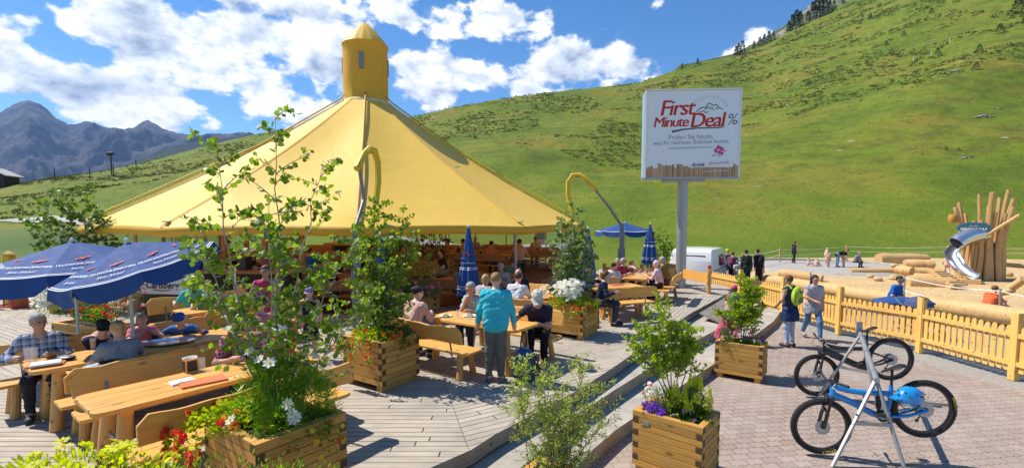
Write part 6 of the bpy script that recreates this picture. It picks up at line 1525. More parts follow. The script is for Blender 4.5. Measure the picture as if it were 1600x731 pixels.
# seat spots: person hips given by pixel of the head top for a seated person of height H
def sp(px, py, H=1.7, seat=.45, zf=0, lean=8):
    zt = zf+seat+.095*H/1.72+H*.50*(cos(R(lean))*.55+.45)+.0
    q = G(px, py, zt); return Vector((q.x, q.y, zf))
def spY(px, Y, z=0.0): q = AT(px, 400, Y); return Vector((q.x, q.y, z))
def spt(px, py_foot, z=0.0): q = G(px, py_foot, z); return Vector((q.x, q.y, z))
deg = lambda a: math.degrees(a)
YA = deg(A53)                 # yaw so that a sitter on the far bench faces the near side
facN = YA; facF = YA+180      # body faces -Y at yaw 0: near-side normal of a bench at angle A is (sinA,-cosA)
person('older woman with short grey hair in blue plaid shirt at the left edge', setpos(TB, A53, -.95, -.66), facN-12, 1.66, lean=10, arms=('table',(-.2,-.36,.80)), shirt=(.05,.09,.22), pat='plaid', c2=(.42,.45,.52), pscale=26, sleeve='long', pants=(.03,.03,.04), hair=('grey','short'), glasses='clear', hyaw=25, hpitch=12, skin='tan')
person('boy in black cap and dark navy t-shirt leaning over his drink', setpos(TB, A53, -.38, -.66), facN+0, 1.45, lean=26, arms=('table','mouth'), shirt=(.02,.03,.06), pants=(.04,.05,.08), hair=('brown','short'), hat=('cap',(.03,.03,.035)), hpitch=22, glasses='sun')
person('girl with blond ponytail in grey t-shirt seen from behind', setpos(TB, A53, -.42, .62), facF+0, 1.55, lean=10, arms='table', shirt=(.24,.27,.31), pants=(.05,.08,.16), hair=('blond','pony'), hpitch=14)
person('small blond girl in pink top beside the boy in black cap', setpos(TB, A53, .10, -.64), facN, 1.22, seat=.50, lean=10, arms='table', shirt=(.72,.22,.30), pants=(.3,.1,.2), hair=('blond','bob'), hpitch=8)
person('child in shiny blue tracksuit jacket and blue cap leaning on the table', setpos(TB, A53, .68, -.62), facN-35, 1.35, lean=26, arms=((.30,-.42,.84),(-.30,-.40,.84)), shirt=(.02,.09,.32), pat='stripe', c2=(.06,.16,.42), pscale=5, sleeve='long', pants=(.03,.05,.12), hair=('blond','short'), hat=('cap',(.04,.12,.45)), hpitch=15)
person('grey haired man in turquoise polo shirt seen from behind', sp(303,428), facF+25, 1.72, lean=8, arms='table', shirt=(.08,.50,.46), pants=(.06,.06,.08), hair=('white','short'), hpitch=10)
person('person in pale blue shirt next to the turquoise polo shirt', sp(330,432), facF+15, 1.68, lean=8, arms='table', shirt=(.35,.45,.62), pants=(.06,.06,.08), hair=('brown','short'))
person('older man in red and navy checked shirt behind the first birch', setpos(TA, A53, .52, -.64), facN-14, 1.75, lean=16, arms='table', shirt=(.42,.04,.06), pat='plaid', c2=(.10,.06,.14), pscale=24, pants=(.04,.05,.08), hair=('grey','short'), hpitch=20, skin='tan', w=1.1)
person('man in pink tank top with dark blue cap behind the first birch', setpos(TB, A53, 1.35, .64), facF+30, 1.72, lean=10, arms='table', shirt=(.62,.20,.18), sleeve='none', pants=(.04,.05,.08), hair=('brown','short'), hat=('cap',(.02,.04,.12)), skin='pink')
person('child in white sun hat and bright red shirt behind the first birch', spt(438,640)*0+Vector((-2.95,6.1,0)), facN-75, 1.38, seat=.48, lean=8, arms='table', shirt=(.62,.02,.04), pants=(.3,.02,.03), hair=('blond','short'), hat=('bucket',(.72,.73,.74)))
person('woman in magenta sleeveless top and dark shorts standing behind the first birch', spt(420,556), 20, 1.68, 'stand', lean=2, arms=('down','hips'), shirt=(.50,.05,.14), sleeve='none', pants=(.015,.015,.02), plen='short', hair=('brown','bun'), skin='tan')
person('child in lilac cap, sunglasses and navy dress standing on the deck', spt(487,562), 5, 1.30, 'stand', lean=2, arms='down', shirt=(.02,.025,.06), sleeve='none', pants=(.02,.025,.06), plen='skirt', hair=('brown','short'), hat=('cap',(.25,.24,.42)), glasses='sun', shoe=(.02,.02,.02), pack=((.03,.03,.04),))
person('stout man with dark bun in pink checked shirt on the free-standing bench', setpos(TM, A35, -1.05, .66), -35+180+5, 1.72, lean=14, arms='table', shirt=(.58,.26,.22), pat='plaid', c2=(.62,.40,.34), pscale=40, pants=(.03,.03,.04), plen='long', hair=('dark','bun'), hyaw=-28, hpitch=16, glasses='clear', w=1.1, skin='pink', shoe=(.05,.06,.04))
person('grey haired man with glasses in blue green checked shirt eating', setpos(TM, A35, -.62, -.70), -35, 1.76, lean=16, arms=('table','eat'), shirt=(.16,.30,.36), pat='plaid', c2=(.42,.52,.56), pscale=30, pants=(.05,.06,.08), hair=('grey','short'), glasses='clear', hyaw=-8, hpitch=24, skin='tan')
person('woman in turquoise hooded jacket and grey trousers standing with her back to us', spt(772,596)+Vector((0.02,.03,0)), 172, 1.68, 'stand', lean=5, arms=((.30,-.10,.86),(-.26,-.18,.88)), shirt=(.05,.48,.58), sleeve='long', pants=(.14,.13,.12), hair=('ginger','short'), hpitch=18, hyaw=-10, w=1.10, shoe=(.12,.11,.10))
person('person with blond hair in pale grey shirt behind the man with glasses', sp(752,424,1.66), 150, 1.66, lean=14, arms='table', shirt=(.45,.42,.44), pants=(.06,.06,.08), hair=('blond','bob'), far=1)
person('balding older man in dark navy t-shirt', setpos(T2, A35, -.45, -.70), -30, 1.72, lean=18, arms='table', shirt=(.02,.025,.04), pants=(.05,.06,.08), hair=('grey','bald'), hpitch=14, skin='pink', far=1)
person('man in white cap and dark navy polo shirt bent over his backpack', setpos(TM, A35, .82, -.78)+Vector((-.08,.05,0)), -8, 1.80, lean=26, arms=((-.02,-.40,.72),(-.42,-.36,.80)), shirt=(.03,.025,.05), pants=(.015,.015,.018), hair=('grey','short'), hat=('cap',(.55,.54,.50)), hpitch=48, skin='tan', w=1.08, foot=-.05, shoe=(.10,.08,.06))
person('man in white t-shirt with short dark hair seen from behind', setpos(T2, A35, .25, .66), 160, 1.76, lean=14, arms='table', shirt=(.68,.68,.70), pants=(.06,.06,.08), hair=('brown','short'), far=1, hpitch=10)
person('woman in dark sunglasses and navy blouse at the table of the bald man', setpos(T2, A35, .62, -.74), -20, 1.68, lean=10, arms='table', shirt=(.03,.04,.08), pants=(.05,.06,.08), hair=('auburn','bob'), glasses='sun', far=1)
person('dark haired person half hidden by the daisies', sp(880,414,1.68), -30, 1.68, lean=10, shirt=(.05,.06,.09), hair=('brown','bob'), far=1, pants=(.04,.04,.05))
# in the shade of the tent
person('dark haired person in orange shirt far under the tent', spY(764,17.2,.5), 160, 1.7, lean=18, shirt=(.50,.19,.07), hair=('dark','short'), far=1, pants=(.05,.05,.05), skin='tan')
person('broad man in peach shirt seen from behind at the right tent edge', spY(811,16.9,.5), 170, 1.8, lean=6, shirt=(.62,.28,.18), hair=('dark','short'), far=1, pants=(.05,.05,.05), skin='tan', w=1.1)
person('long haired person in dark clothes beside the right eave', spY(861,23.5), 120, 1.68, lean=8, shirt=(.05,.035,.03), hair=('brown','long'), far=1, pants=(.05,.05,.05))
person('grey haired man in pale blue shirt beyond the right eave', spY(882,23), -10, 1.72, lean=10, shirt=(.30,.40,.58), hair=('grey','short'), far=1, pants=(.02,.02,.03), skin='tan')
person('dark silhouetted long haired woman in front of the red leaved bush', spY(694,16.0,.25), -60, 1.7, lean=8, arms='lap', shirt=(.05,.03,.025), hair=('dark','long'), far=1, pants=(.3,.22,.18), plen='short')
person('person in royal blue t-shirt in the tent seen from behind', spY(480,15.7,.25), 170, 1.8, lean=8, shirt=(.02,.18,.55), hair=('dark','short'), far=1, pants=(.3,.28,.25))
person('person in rust orange shirt deep in the tent at the left', spY(462,17.0,.5), 150, 1.7, lean=8, shirt=(.40,.12,.04), hair=('dark','short'), far=1, pants=(.1,.1,.1))
person('person in dark blue jacket behind the birch at the left tables', sp(372,432,1.7), 30, 1.7, lean=10, shirt=(.03,.05,.18), sleeve='long', hair=('dark','short'), far=1, pants=(.05,.05,.06))
person('person in black shirt at the tables left of the front mast', spY(510,13.3), 60, 1.7, lean=10, shirt=(.02,.02,.022), hair=('dark','short'), far=1, pants=(.05,.05,.06))
person('person in plum shirt under the left half of the tent', spY(410,13.3), -40, 1.7, lean=10, shirt=(.14,.04,.10), hair=('brown','short'), far=1, pants=(.05,.05,.06))
person('distant hiker in white shirt with blue rucksack behind the tent', G(797,386,-.5), 170, 1.72, 'stand', arms='down', shirt=(.6,.62,.62), pants=(.05,.05,.07), hair=('brown','short'), far=2, hat=('cap',(.6,.6,.6)), pack=((.02,.15,.5),))
# right table group
def tp(du, dn): return setpos(T4, A4, du, dn)
person('woman with white curly hair in pale pink t-shirt at the right table group', tp(-.45,.70), deg(A4)+180, 1.64, lean=10, arms='table', shirt=(.62,.45,.50), pants=(.03,.03,.04), plen='long', hair=('white','curly'), far=1)
person('stocky man in olive t-shirt beside the billboard pole', tp(.45,.72), deg(A4)+175, 1.78, lean=10, arms='table', shirt=(.16,.12,.04), pants=(.05,.05,.06), hair=('grey','short'), far=1, skin='tan', w=1.15)
person('woman with sunglasses and red flowered dark blouse across the right table', tp(.15,-.70), deg(A4)-15, 1.66, lean=8, arms='table', shirt=(.05,.04,.10), pat='dots', c2=(.45,.08,.08), pscale=30, pants=(.03,.03,.04), hair=('grey','bob'), glasses='sun', far=1)
person('child hidden behind the woman in pink, holding a cup near the planter', tp(.8,-.55), deg(A4), 1.3, seat=.5, lean=5, arms='mouth', shirt=(.3,.1,.12), hair=('brown','bob'), far=1, pants=(.1,.1,.2))
person('boy in white t-shirt with black and lime cap at the right tables', sp(960,408,1.45,seat=.48), -25, 1.45, seat=.48, lean=8, arms='table', shirt=(.62,.64,.68), pants=(.05,.05,.06), hair=('brown','short'), hat=('cap',(.02,.03,.02)), far=1)
person('grey haired person in red jacket behind the boy in lime cap', sp(966,400,1.7), -20, 1.7, lean=8, shirt=(.42,.04,.05), hair=('grey','short'), far=1, pants=(.05,.05,.06), skin='tan')
person('person in navy top drinking at the small table with red menu', sp(938,418,1.68), 70, 1.68, lean=10, arms=('mouth','table'), shirt=(.02,.03,.06), sleeve='long', hair=('brown','bob'), far=1, pants=(.05,.05,.06))
person('person in blue jacket behind the birch of the daisy planter', sp(912,410,1.7), 60, 1.7, lean=8, shirt=(.04,.06,.16), sleeve='long', hair=('dark','short'), far=1, pants=(.05,.05,.06))
# pavement
person('child in pink helmet with teal backpack climbing the steps', Vector((5.55,11.75,-.4)), 150, 1.28, 'walk', lean=10, arms=('down','front'), shirt=(.35,.12,.14), pants=(.30,.36,.45), hair=('brown','long'), hat=('helmet',(.70,.06,.24)), pack=((.01,.22,.24),(.02,.10,.14)), shoe=(.5,.08,.12), far=1)
person('person in dark vest and light jeans with lime green backpack', spt(1232,541,-.6), 205, 1.76, 'stand', lean=3, arms=((.20,-.20,1.02),(-.22,-.16,.98)), shirt=(.03,.04,.08), sleeve='none', pants=(.36,.43,.55), hair=('brown','short'), glasses='sun', pack=((.42,.58,.04),(.16,.18,.18)), skin='tan', far=1, hyaw=-20, shoe=(.04,.02,.03))
sw = thing('waist_jacket', 'dark blue jacket tied round the hips of the person with lime backpack', 'jacket', spt(1232,541,-.6), R(205)); m = MB(); m.lathe([(.165,.99),(.185,.93),(.205,.80),(.20,.66)], n=30, fold=lambda a, f: (1 if sin(a) > -.5 else .86)+.05*sin(a*8)*f, M=Matrix.Diagonal((1.12,.95,1))); m.build('cloth', clothm('navy_jacket', (.02,.035,.10)), sw, smooth=60)
person('woman with long dark hair in grey top and jeans walking towards us', spt(1268,530,-.6), -8, 1.70, 'walk', lean=2, arms=('down','front'), shirt=(.42,.40,.42), sleeve='short', pants=(.10,.20,.36), hair=('dark','long'), hyaw=8, skin='tan', far=1, shoe=(.3,.3,.3))
sw = thing('waist_shirt', 'pale grey shirt knotted round the hips of the dark haired woman', 'shirt', spt(1268,530,-.6), R(-8)); m = MB(); m.lathe([(.155,.98),(.18,.90),(.20,.78),(.19,.70)], n=30, fold=lambda a, f: (1 if sin(a) > -.3 else .93)+.06*sin(a*7)*f, M=Matrix.Diagonal((1.12,.95,1))); m.build('cloth', clothm('grey_shirt', (.30,.31,.34)), sw, smooth=60)
# hikers beyond the fence
HK = 'hikers waiting beyond the picket fence'
def hk(lab, px, pyt, H, yaw, **k):
    Y = (CAM_Z+.6-H)*F/(pyt-348+ .001); q = AT(px, pyt, Y); kw = dict(arms='down', far=1, group=HK); kw.update(k); return person(lab, Vector((q.x, q.y, -.6)), yaw, H, kw.pop('pose', 'stand'), **kw)
hk('hiker with lime helmet nearest the white van', 1134, 389, 1.7, 20, shirt=(.10,.12,.14), pants=(.03,.03,.04), hair=('dark','short'), hat=('helmet',(.35,.5,.05)))
hk('hiker with pink striped sleeve left of the dark pair', 1145, 393, 1.66, 150, shirt=(.10,.08,.12), sleeve='long', pants=(.04,.04,.05), hair=('auburn','bun'), pack=((.25,.06,.10),))
hk('child in white shirt and light blue cap beyond the fence', 1153, 407, 1.25, 190, shirt=(.65,.66,.7), pants=(.1,.15,.3), hair=('blond','short'), hat=('cap',(.15,.3,.6)))
hk('man in dark olive jacket with backpack, left one of the dark pair', 1168, 390, 1.8, 180, shirt=(.04,.045,.035), sleeve='long', pants=(.03,.03,.03), hair=('dark','short'), pack=((.02,.02,.022),))
hk('man in black jacket, right one of the dark pair', 1187, 389, 1.8, 200, shirt=(.015,.015,.018), sleeve='long', pants=(.02,.02,.02), hair=('dark','short'), pack=((.03,.03,.035),))
hk('child in lilac sun hat and pink top in front of the dark pair', 1189, 404, 1.28, 170, shirt=(.55,.16,.26), pants=(.3,.1,.2), hair=('brown','short'), hat=('bucket',(.30,.28,.5)))
# playground people
def pg(lab, px, pyf, H, yaw, z=-.585, **k):
    kw = dict(arms='down', far=2 if H > 1.3 else 2); kw.update(k); return person(lab, G(px, pyf, z), yaw, H, kw.pop('pose', 'stand'), group='people round the sandpit', **kw)
pg('dark clothed woman walking at the rim of the sandpit circle', 1240, 411, 1.7, 120, pose='walk', lean=6, shirt=(.03,.03,.035), sleeve='none', pants=(.02,.02,.025), hair=('auburn','bob'), skin='tan', far=1, arms=('front','down'))
pg('crouching toddler in black cap left of the sandpit group', 1262, 415, .95, 40, pose='ground', shirt=(.05,.12,.3), pants=(.1,.1,.12), hair=('dark','short'), hat=('cap',(.02,.02,.02)), arms='floor')
pg('crouching child in lilac top in the sandpit', 1275, 416, 1.0, 120, pose='ground', shirt=(.4,.35,.5), pants=(.2,.15,.25), hair=('blond','short'), hat=('bucket',(.6,.3,.4)), arms='floor')
pg('standing child in white cap and red shirt in the sandpit', 1290, 411, 1.15, 90, shirt=(.6,.25,.2), pants=(.4,.4,.45), hair=('blond','short'), hat=('cap',(.7,.7,.7)))
pg('small child in green and blue overalls among the sandpit group', 1294, 417, .95, 0, shirt=(.1,.35,.2), pants=(.03,.12,.35), hair=('blond','short'), hat=('cap',(.3,.35,.1)))
pg('woman in black top and jeans bending deep over the sandpit', 1308, 417, 1.7, 75, pose='bend', lean=60, shirt=(.01,.01,.012), pants=(.12,.22,.42), hair=('auburn','bob'), far=1, hpitch=60)
pg('small child in pale blue jacket with round hat before the bending woman', 1318, 417, .95, 200, shirt=(.3,.5,.6), pants=(.5,.5,.55), hair=('blond','short'), hat=('bucket',(.65,.65,.6)))
pg('person in navy striped shirt and cap sitting on the sandpit edge', 1336, 417, 1.6, 20, pose='sit', seat=.30, lean=20, arms='lap', shirt=(.08,.10,.2), pat='stripe', c2=(.5,.5,.55), pscale=16, pants=(.08,.09,.14), hair=('brown','short'), hat=('cap',(.35,.32,.2)), skin='tan', far=1)
pg('child in blue cap climbing beside the steel slide', 1479, 431, 1.15, 150, pose='walk', lean=16, arms='reach', shirt=(.02,.18,.4), pants=(.6,.58,.6), hair=('blond','short'), hat=('cap',(.02,.2,.45)))
person('man in sunglasses and blue t-shirt sitting on the log behind the fence', Vector((12.05,14.9,-.6)), 25, 1.78, 'sit', seat=.5, lean=14, arms='lap', shirt=(.02,.12,.45), pants=(.04,.05,.08), hair=('dark','short'), glasses='sun', skin='tan', far=1)
o = thing('sunshade', 'dark blue fan shaped sunshade beside the man in sunglasses', 'sunshade', (11.95,14.35,.05), R(-20)); m = MB(); m.lathe([(.62,-.02),(.60,.03),(.35,.12),(.01,.16)], n=28, M=Matrix.Diagonal((1.25,.7,1)), fold=lambda a, f: 1+.05*abs(sin(a*4))*(1-f)); m.build('cloth', M['navy'], o, smooth=50); m = MB(); m.tube([(0,0,.1),(.1,.1,-.6)], .012, 6); m.build('pole', M['galv'], o)
person('person in orange shirt sitting sideways on the wood chips', Vector((15.3,15.1,-.4)), 95, 1.7, 'ground', lean=18, arms='floor', shirt=(.75,.14,.05), pants=(.30,.34,.5), hair=('auburn','short'), skin='tan', far=1, w=1.1)

# more guests in the shade of the tent
for px, Y, z, yw, sh, hr_, lab in (
  (330,14.6,0,20,(.30,.06,.05),'dark','person in brick red shirt at the left tent edge behind the umbrella'),
  (352,17.2,.5,170,(.10,.12,.16),'brown','person in slate shirt seen from behind left of the first birch'),
  (392,16.9,.5,-20,(.45,.42,.38),'grey','person in beige shirt among the left tent tables'),
  (438,17.3,.5,30,(.05,.10,.08),'dark','person in dark green shirt behind the top of the first birch'),
  (548,17.0,.5,160,(.30,.28,.30),'brown','person in grey shirt right behind the front mast'),
  (588,17.3,.5,0,(.08,.05,.12),'dark','person in dark purple shirt right of the front mast'),
  (640,17.2,.5,-30,(.40,.16,.08),'auburn','person in rusty shirt between front mast and red leaved bush'),
  (722,18.6,.5,170,(.06,.06,.07),'dark','person in black shirt left of the orange shirt under the tent'),
  (742,22.2,.5,10,(.35,.38,.45),'grey','person in pale grey shirt far under the tent behind the closed umbrella'),
  (838,21.4,.5,190,(.45,.30,.22),'brown','person in tan shirt at the far right tent posts'),
  (448,13.2,0,10,(.40,.40,.44),'grey','person in light grey shirt beside the front mast on its left'),
  (498,14.6,0,175,(.12,.20,.34),'brown','person in denim blue shirt seen from behind near the front mast'),
  (350,13.5,0,40,(.30,.22,.10),'dark','person in khaki shirt behind the turquoise polo shirt'),
  (272,13.4,0,-30,(.45,.10,.10),'dark','person in red shirt between the beer counter and the first birch'),
  (716,13.4,0,150,(.20,.20,.24),'dark','person in charcoal shirt left of the closed middle umbrella'),
  (786,13.5,0,-20,(.42,.36,.30),'grey','person in sand coloured shirt right of the closed middle umbrella'),
  (800,15.0,0,170,(.10,.22,.16),'brown','person in bottle green shirt behind the balding man')):
    person(lab, spY(px, Y, z), yw, 1.72, lean=12, shirt=sh, hair=(hr_,'short'), far=1 if Y < 17.1 else 2, pants=(.05,.05,.06), skin='tan', hpitch=14)
# ================= plants =================
LS = {'heart': np.array([(0,0,0),(.42,.30,.05),(.5,.62,.02),(0,1.05,-.06),(-.5,.62,.02),(-.42,.30,.05),(0,.5,-.07)]),
      'lance': np.array([(0,0,0),(.16,.35,.03),(.13,.7,.02),(0,1,-.03),(-.13,.7,.02),(-.16,.35,.03),(0,.5,-.02)]),
      'round': np.array([(0,0,0),(.38,.2,.04),(.5,.6,.05),(0,.95,.02),(-.5,.6,.05),(-.38,.2,.04),(0,.5,-.05)])}
LF = [(6,0,1),(6,1,2),(6,2,3),(6,3,4),(6,4,5),(6,5,0)]
def leaf_arrays(P, D, size, shape='heart', seed=0, up=None, wid=1.0):
    g = np.random.default_rng(seed); P = np.asarray(P, float); D = np.asarray(D, float); n = len(P)
    D = D/np.maximum(np.linalg.norm(D, axis=1)[:, None], 1e-6)
    N_ = g.normal(size=(n, 3)); N_[:, 2] += 1.0 if up is None else up; X = np.cross(D, N_); X /= np.maximum(np.linalg.norm(X, axis=1)[:, None], 1e-6); Z = np.cross(X, D)
    s = size*g.uniform(.65, 1.25, n) if np.isscalar(size) else size
    L = LS[shape]; V = P[:, None, :]+s[:, None, None]*(L[None, :, 0:1]*wid*X[:, None, :]+L[None, :, 1:2]*D[:, None, :]+L[None, :, 2:3]*Z[:, None, :])
    F_ = (np.array(LF)[None]+7*np.arange(n)[:, None, None]).reshape(-1, 3)
    return V.reshape(-1, 3), F_
def leaf_obj(name, P, D, size, shape, mat, parent, seed=0, up=None, wid=1.0):
    V, F_ = leaf_arrays(P, D, size, shape, seed, up, wid); return arr_mesh(name, V, F_, mat, parent, 0)
def curve(a, b, bow, n=7, r_=random):
    a = Vector(a); b = Vector(b); m_ = a.lerp(b, .5)+Vector(bow); return [(a*(1-t)**2+m_*2*t*(1-t)+b*t*t) for t in [i/n for i in range(n+1)]]
def shrub(lab, cat, name, loc, stems, nb, blen, lsize, shape, lmat, smat='bark', r0=.015, leaves=9, t0=.25, droop=.15, seed=1, sub=0, up=None, taper=.75, wid=1.0, group=None, tilt=0):
    """stems: list of (base, tip) offsets; side twigs carry the leaves"""
    t = thing(name, lab, cat, loc, 0, group); r_ = random.Random(seed); P = []; D = []
    for k, (a, b) in enumerate(stems):
        a = Vector(a); b = Vector(b); H_ = (b-a).length; m = MB(); st = curve(a, b, (r_.uniform(-.08,.08)*H_, r_.uniform(-.08,.08)*H_, .05*H_), 12)
        st = [p+Vector((r_.uniform(-1,1), r_.uniform(-1,1), 0))*.008*H_ for p in st]
        m.tube(st, [r0*(1-.85*i/12) for i in range(13)], 7)
        for j in range(nb):
            f = t0+(1-t0)*(j+r_.random())/nb; i = min(int(f*12), 11); o = st[i].lerp(st[i+1], f*12-i)
            L_ = blen*(1-taper*f)*r_.uniform(.6,1.25); az = r_.uniform(0, 2*pi) ; el = r_.uniform(.15,.9)
            e = o+Vector((cos(az)*cos(el), sin(az)*cos(el), sin(el)))*L_
            tw = curve(o, e-Vector((0,0,droop*L_)), (0,0,.15*L_), 5); m.tube(tw, [r0*.30*(1-.7*q/5)+.0012 for q in range(6)], 4, cap=False)
            br = [(tw, leaves)]
            for q in range(sub):
                f2 = r_.uniform(.3,.95); i2 = min(int(f2*5), 4); o2 = tw[i2].lerp(tw[i2+1], f2*5-i2); az2 = az+r_.uniform(-1.3,1.3); e2 = o2+Vector((cos(az2), sin(az2), r_.uniform(-.2,.7))).normalized()*L_*r_.uniform(.25,.5)
                tw2 = curve(o2, e2-Vector((0,0,droop*L_*.5)), (0,0,.03), 3); m.tube(tw2, [.0022,.002,.0016,.001], 3, cap=False); br.append((tw2, max(2, leaves//2)))
            for tw_, nl in br:
                K = len(tw_)-1
                for q in range(nl):
                    f3 = (q+.4)/nl; i3 = min(int(f3*K), K-1); pp_ = tw_[i3].lerp(tw_[i3+1], f3*K-i3); dr = (tw_[i3+1]-tw_[i3]).normalized(); sd = dr.orthogonal(); sd.rotate(Matrix.Rotation(r_.uniform(0, 6.28), 3, dr)); sd.normalize()
                    P.append(pp_+sd*.006); D.append(dr*.55+sd*.9+Vector((0,0,-.35 if shape == 'heart' else .1)))
        m.build('stem', M[smat], t, smooth=60)
    leaf_obj('foliage', [tuple(p) for p in P], [tuple(d) for d in D], lsize, shape, M[lmat], t, seed, up, wid)
    return t
def flower_mesh(m, c, nrm, r, petals, eye=True, cup=.15):
    nrm = Vector(nrm).normalized(); x = nrm.orthogonal().normalized(); y = nrm.cross(x); c = Vector(c); vs = [c]; a0 = random.random()*6
    for k in range(petals):
        for da, q in ((-.42,.72),(0,1),(.42,.72)):
            a = a0+(k+da*.95)/petals*2*pi; vs.append(c+(x*cos(a)+y*sin(a))*r*q+nrm*r*cup*(q))
    fs = [(0, 1+3*k, 2+3*k, 3+3*k) for k in range(petals)]; m.add(vs, fs, 0)
    if eye: m.ell(c+nrm*r*.10, (r*.2,)*3, 6, 4, mi=1)
def herb(lab, cat, name, loc, size, nleaf, lsize, shape, lmat, flowers=(), seed=1, rz=0, hang=None, wid=1.0, top=0.0, group=None, stemmed=False, dense=1.0):
    """mound of foliage filling an ellipsoid (size = half extents), with blossoms on its skin.  flowers: (mat, n, radius, kind)"""
    t = thing(name, lab, cat, loc, rz, group); g = np.random.default_rng(seed); r_ = random.Random(seed); random.seed(seed)
    sx, sy, sz = size; nc = max(5, int(7*dense)); cen = []
    for k in range(nc*2): a = r_.uniform(0, 6.28); q = sqrt(r_.random())*.8; cen.append((sx*q*cos(a), sy*q*sin(a), sz*(r_.uniform(.15,.75))*(1.15-q*.6), r_.uniform(.28,.5)))
    P = []; D = []
    per = nleaf//len(cen)
    for cx, cy, cz, q in cen:
        d = g.normal(size=(per, 3)); d /= np.linalg.norm(d, axis=1)[:, None]; rad = g.uniform(.35, 1, per)**.6
        p = d*rad[:, None]*np.array([sx*q, sy*q, sz*q])+np.array([cx, cy, cz]); P.append(p); dd = d+np.array([0,0,.5]); D.append(dd)
    if hang:
        hx, hy, L_, n_ = hang       # trailing shoots over the rim: centre line x in +-hx at y=hy
        for k in range(n_):
            x0 = r_.uniform(-hx, hx); nl = r_.randint(8, 16); ln2 = L_*r_.uniform(.3,1)
            for j in range(nl): f = j/nl; P.append(np.array([[x0+r_.uniform(-.035,.035)+.05*sin(k)*f, hy*(1+.10*sin(pi*f*.7))+r_.uniform(-.03,.01)*np.sign(hy)*-1, .05-ln2*f]])); D.append(np.array([[r_.uniform(-.6,.6), np.sign(hy)*.8, r_.uniform(-.4,.6)]]))
    P = np.concatenate(P); D = np.concatenate(D); keep = P[:, 2] > (-9 if hang else 0.0); P = P[keep]; D = D[keep]
    m = MB()
    for k in range(14): a = r_.uniform(0, 6.28); q = r_.uniform(.1,.8); m.tube(curve((sx*q*.5*cos(a), sy*q*.5*sin(a), -.03), (sx*q*cos(a), sy*q*sin(a), sz*r_.uniform(.6,1.0)), (0,0,.02), 4), .003, 4)
    m.build('stem', M['stem'], t)
    leaf_obj('foliage', P, D, lsize, shape, M[lmat], t, seed, None, wid)
    sc0 = (P[:,0]/sx)**2+(P[:,1]/sy)**2+(P[:,2]/sz)**2; surf = P[(sc0 > np.quantile(sc0, .80)) & (P[:,2] > (-.4 if hang else .1*sz)) & ((P[:,1] < .3*sy) | (P[:,2] > .6*sz))]
    for fi, (fm_, n_, fr0, kind) in enumerate(flowers):
        for k in range(min(n_, 90)):
            m = MB(); p = surf[r_.randrange(len(surf))]; fr_ = fr0*r_.uniform(1.0,1.45); c0 = Vector(p)*1.07+Vector((0,0,fr_*.8)); out = Vector((p[0]/sx, p[1]/sy-.35, p[2]/sz+.5)).normalized() if not hang else Vector((r_.uniform(-.5,.5), -.8, .4)).normalized()
            out = (out+Vector((r_.uniform(-.5,.5), r_.uniform(-.5,.5), r_.uniform(-.2,.4)))).normalized()
            if kind == 'daisy': flower_mesh(m, c0, out, fr_, 8)
            elif kind == 'cosmos': flower_mesh(m, c0+Vector((0,0,r_.uniform(.0,.12))), out, fr_, 7)
            elif kind == 'umbel':       # geranium head: a ball of small florets
                for q in range(9): d = Vector((r_.uniform(-1,1), r_.uniform(-1,1), r_.uniform(-.4,1))).normalized(); flower_mesh(m, c0+d*fr_*.7, d, fr_*.55, 5, False)
            elif kind == 'tuft':
                for q in range(6): d = Vector((r_.uniform(-1,1), r_.uniform(-1,1), r_.uniform(-.2,1))).normalized(); flower_mesh(m, c0+d*fr_*1.2, d, fr_*.6, 5, False)
            elif kind == 'spike':
                for q in range(14): f = q/14; a = q*2.4; d = Vector((cos(a), sin(a), .6)).normalized(); flower_mesh(m, c0+Vector((d.x*fr_*.5*(1.1-f), d.y*fr_*.5*(1.1-f), f*fr_*3.2)), d, fr_*.5*(1.15-f*.7), 5, False, .4)
            m.build('blossom', [M['fl_'+fm_], M['fl_yellow']], t, smooth=0)
    return t
def S3(*a): return [((0,0,0), q) for q in a]
ztop = lambda P, H: Vector((P.x, P.y, P.z+H-.07))
# --- P0 foreground: birch, cosmos, trailing geraniums ---
z0 = ztop(P0, .72)
b0 = shrub('tall young birch with heart shaped leaves rising from the foreground planter', 'tree', 'birch_tree', z0+Vector((.0,.05,0)), [((0,0,0),(.06,.05,2.72)), ((.02,0,0),(.42,.1,2.35)), ((-.02,0,0),(-.45,.0,2.5)), ((0,0,0),(-.68,.12,1.75)), ((0,0,0),(.68,.1,1.65)), ((0,0,0),(.1,-.25,2.0)), ((0,.02,0),(-.85,.2,1.25)), ((0,.02,0),(.9,.2,1.2))], 19, .52, .057, 'heart', 'leaf', 'birch_bark', .013, 9, .26, .12, 11, 1, .3, .55)
herb('feathery green cosmos with large white blossoms in the foreground planter', 'flowers', 'cosmos_plant', z0+Vector((.06,-.02,0)), (.46,.38,.60), 8000, .060, 'lance', 'fern', [('white', 26, .044, 'cosmos')], 21, R(-36), wid=.35)
herb('trailing plants with scarlet blossoms over the left side of the foreground planter', 'flowers', 'geranium_plant', z0+Vector((-.38,-.02,.0)), (.30,.34,.20), 1500, .036, 'round', 'leaf_lime', [('red', 32, .032, 'umbel'), ('yellow', 10, .026, 'daisy')], 22, R(-36), hang=(.36,-.36,.42,20))
herb('trailing plants with yellow and red dots on the right rim of the foreground planter', 'flowers', 'trailing_plant', z0+Vector((.26,-.08,0)), (.30,.30,.16), 1500, .026, 'round', 'leaf', [('yellow', 9, .024, 'daisy'), ('coral', 8, .018, 'umbel')], 23, R(54), hang=(.3,-.28,.30,12))
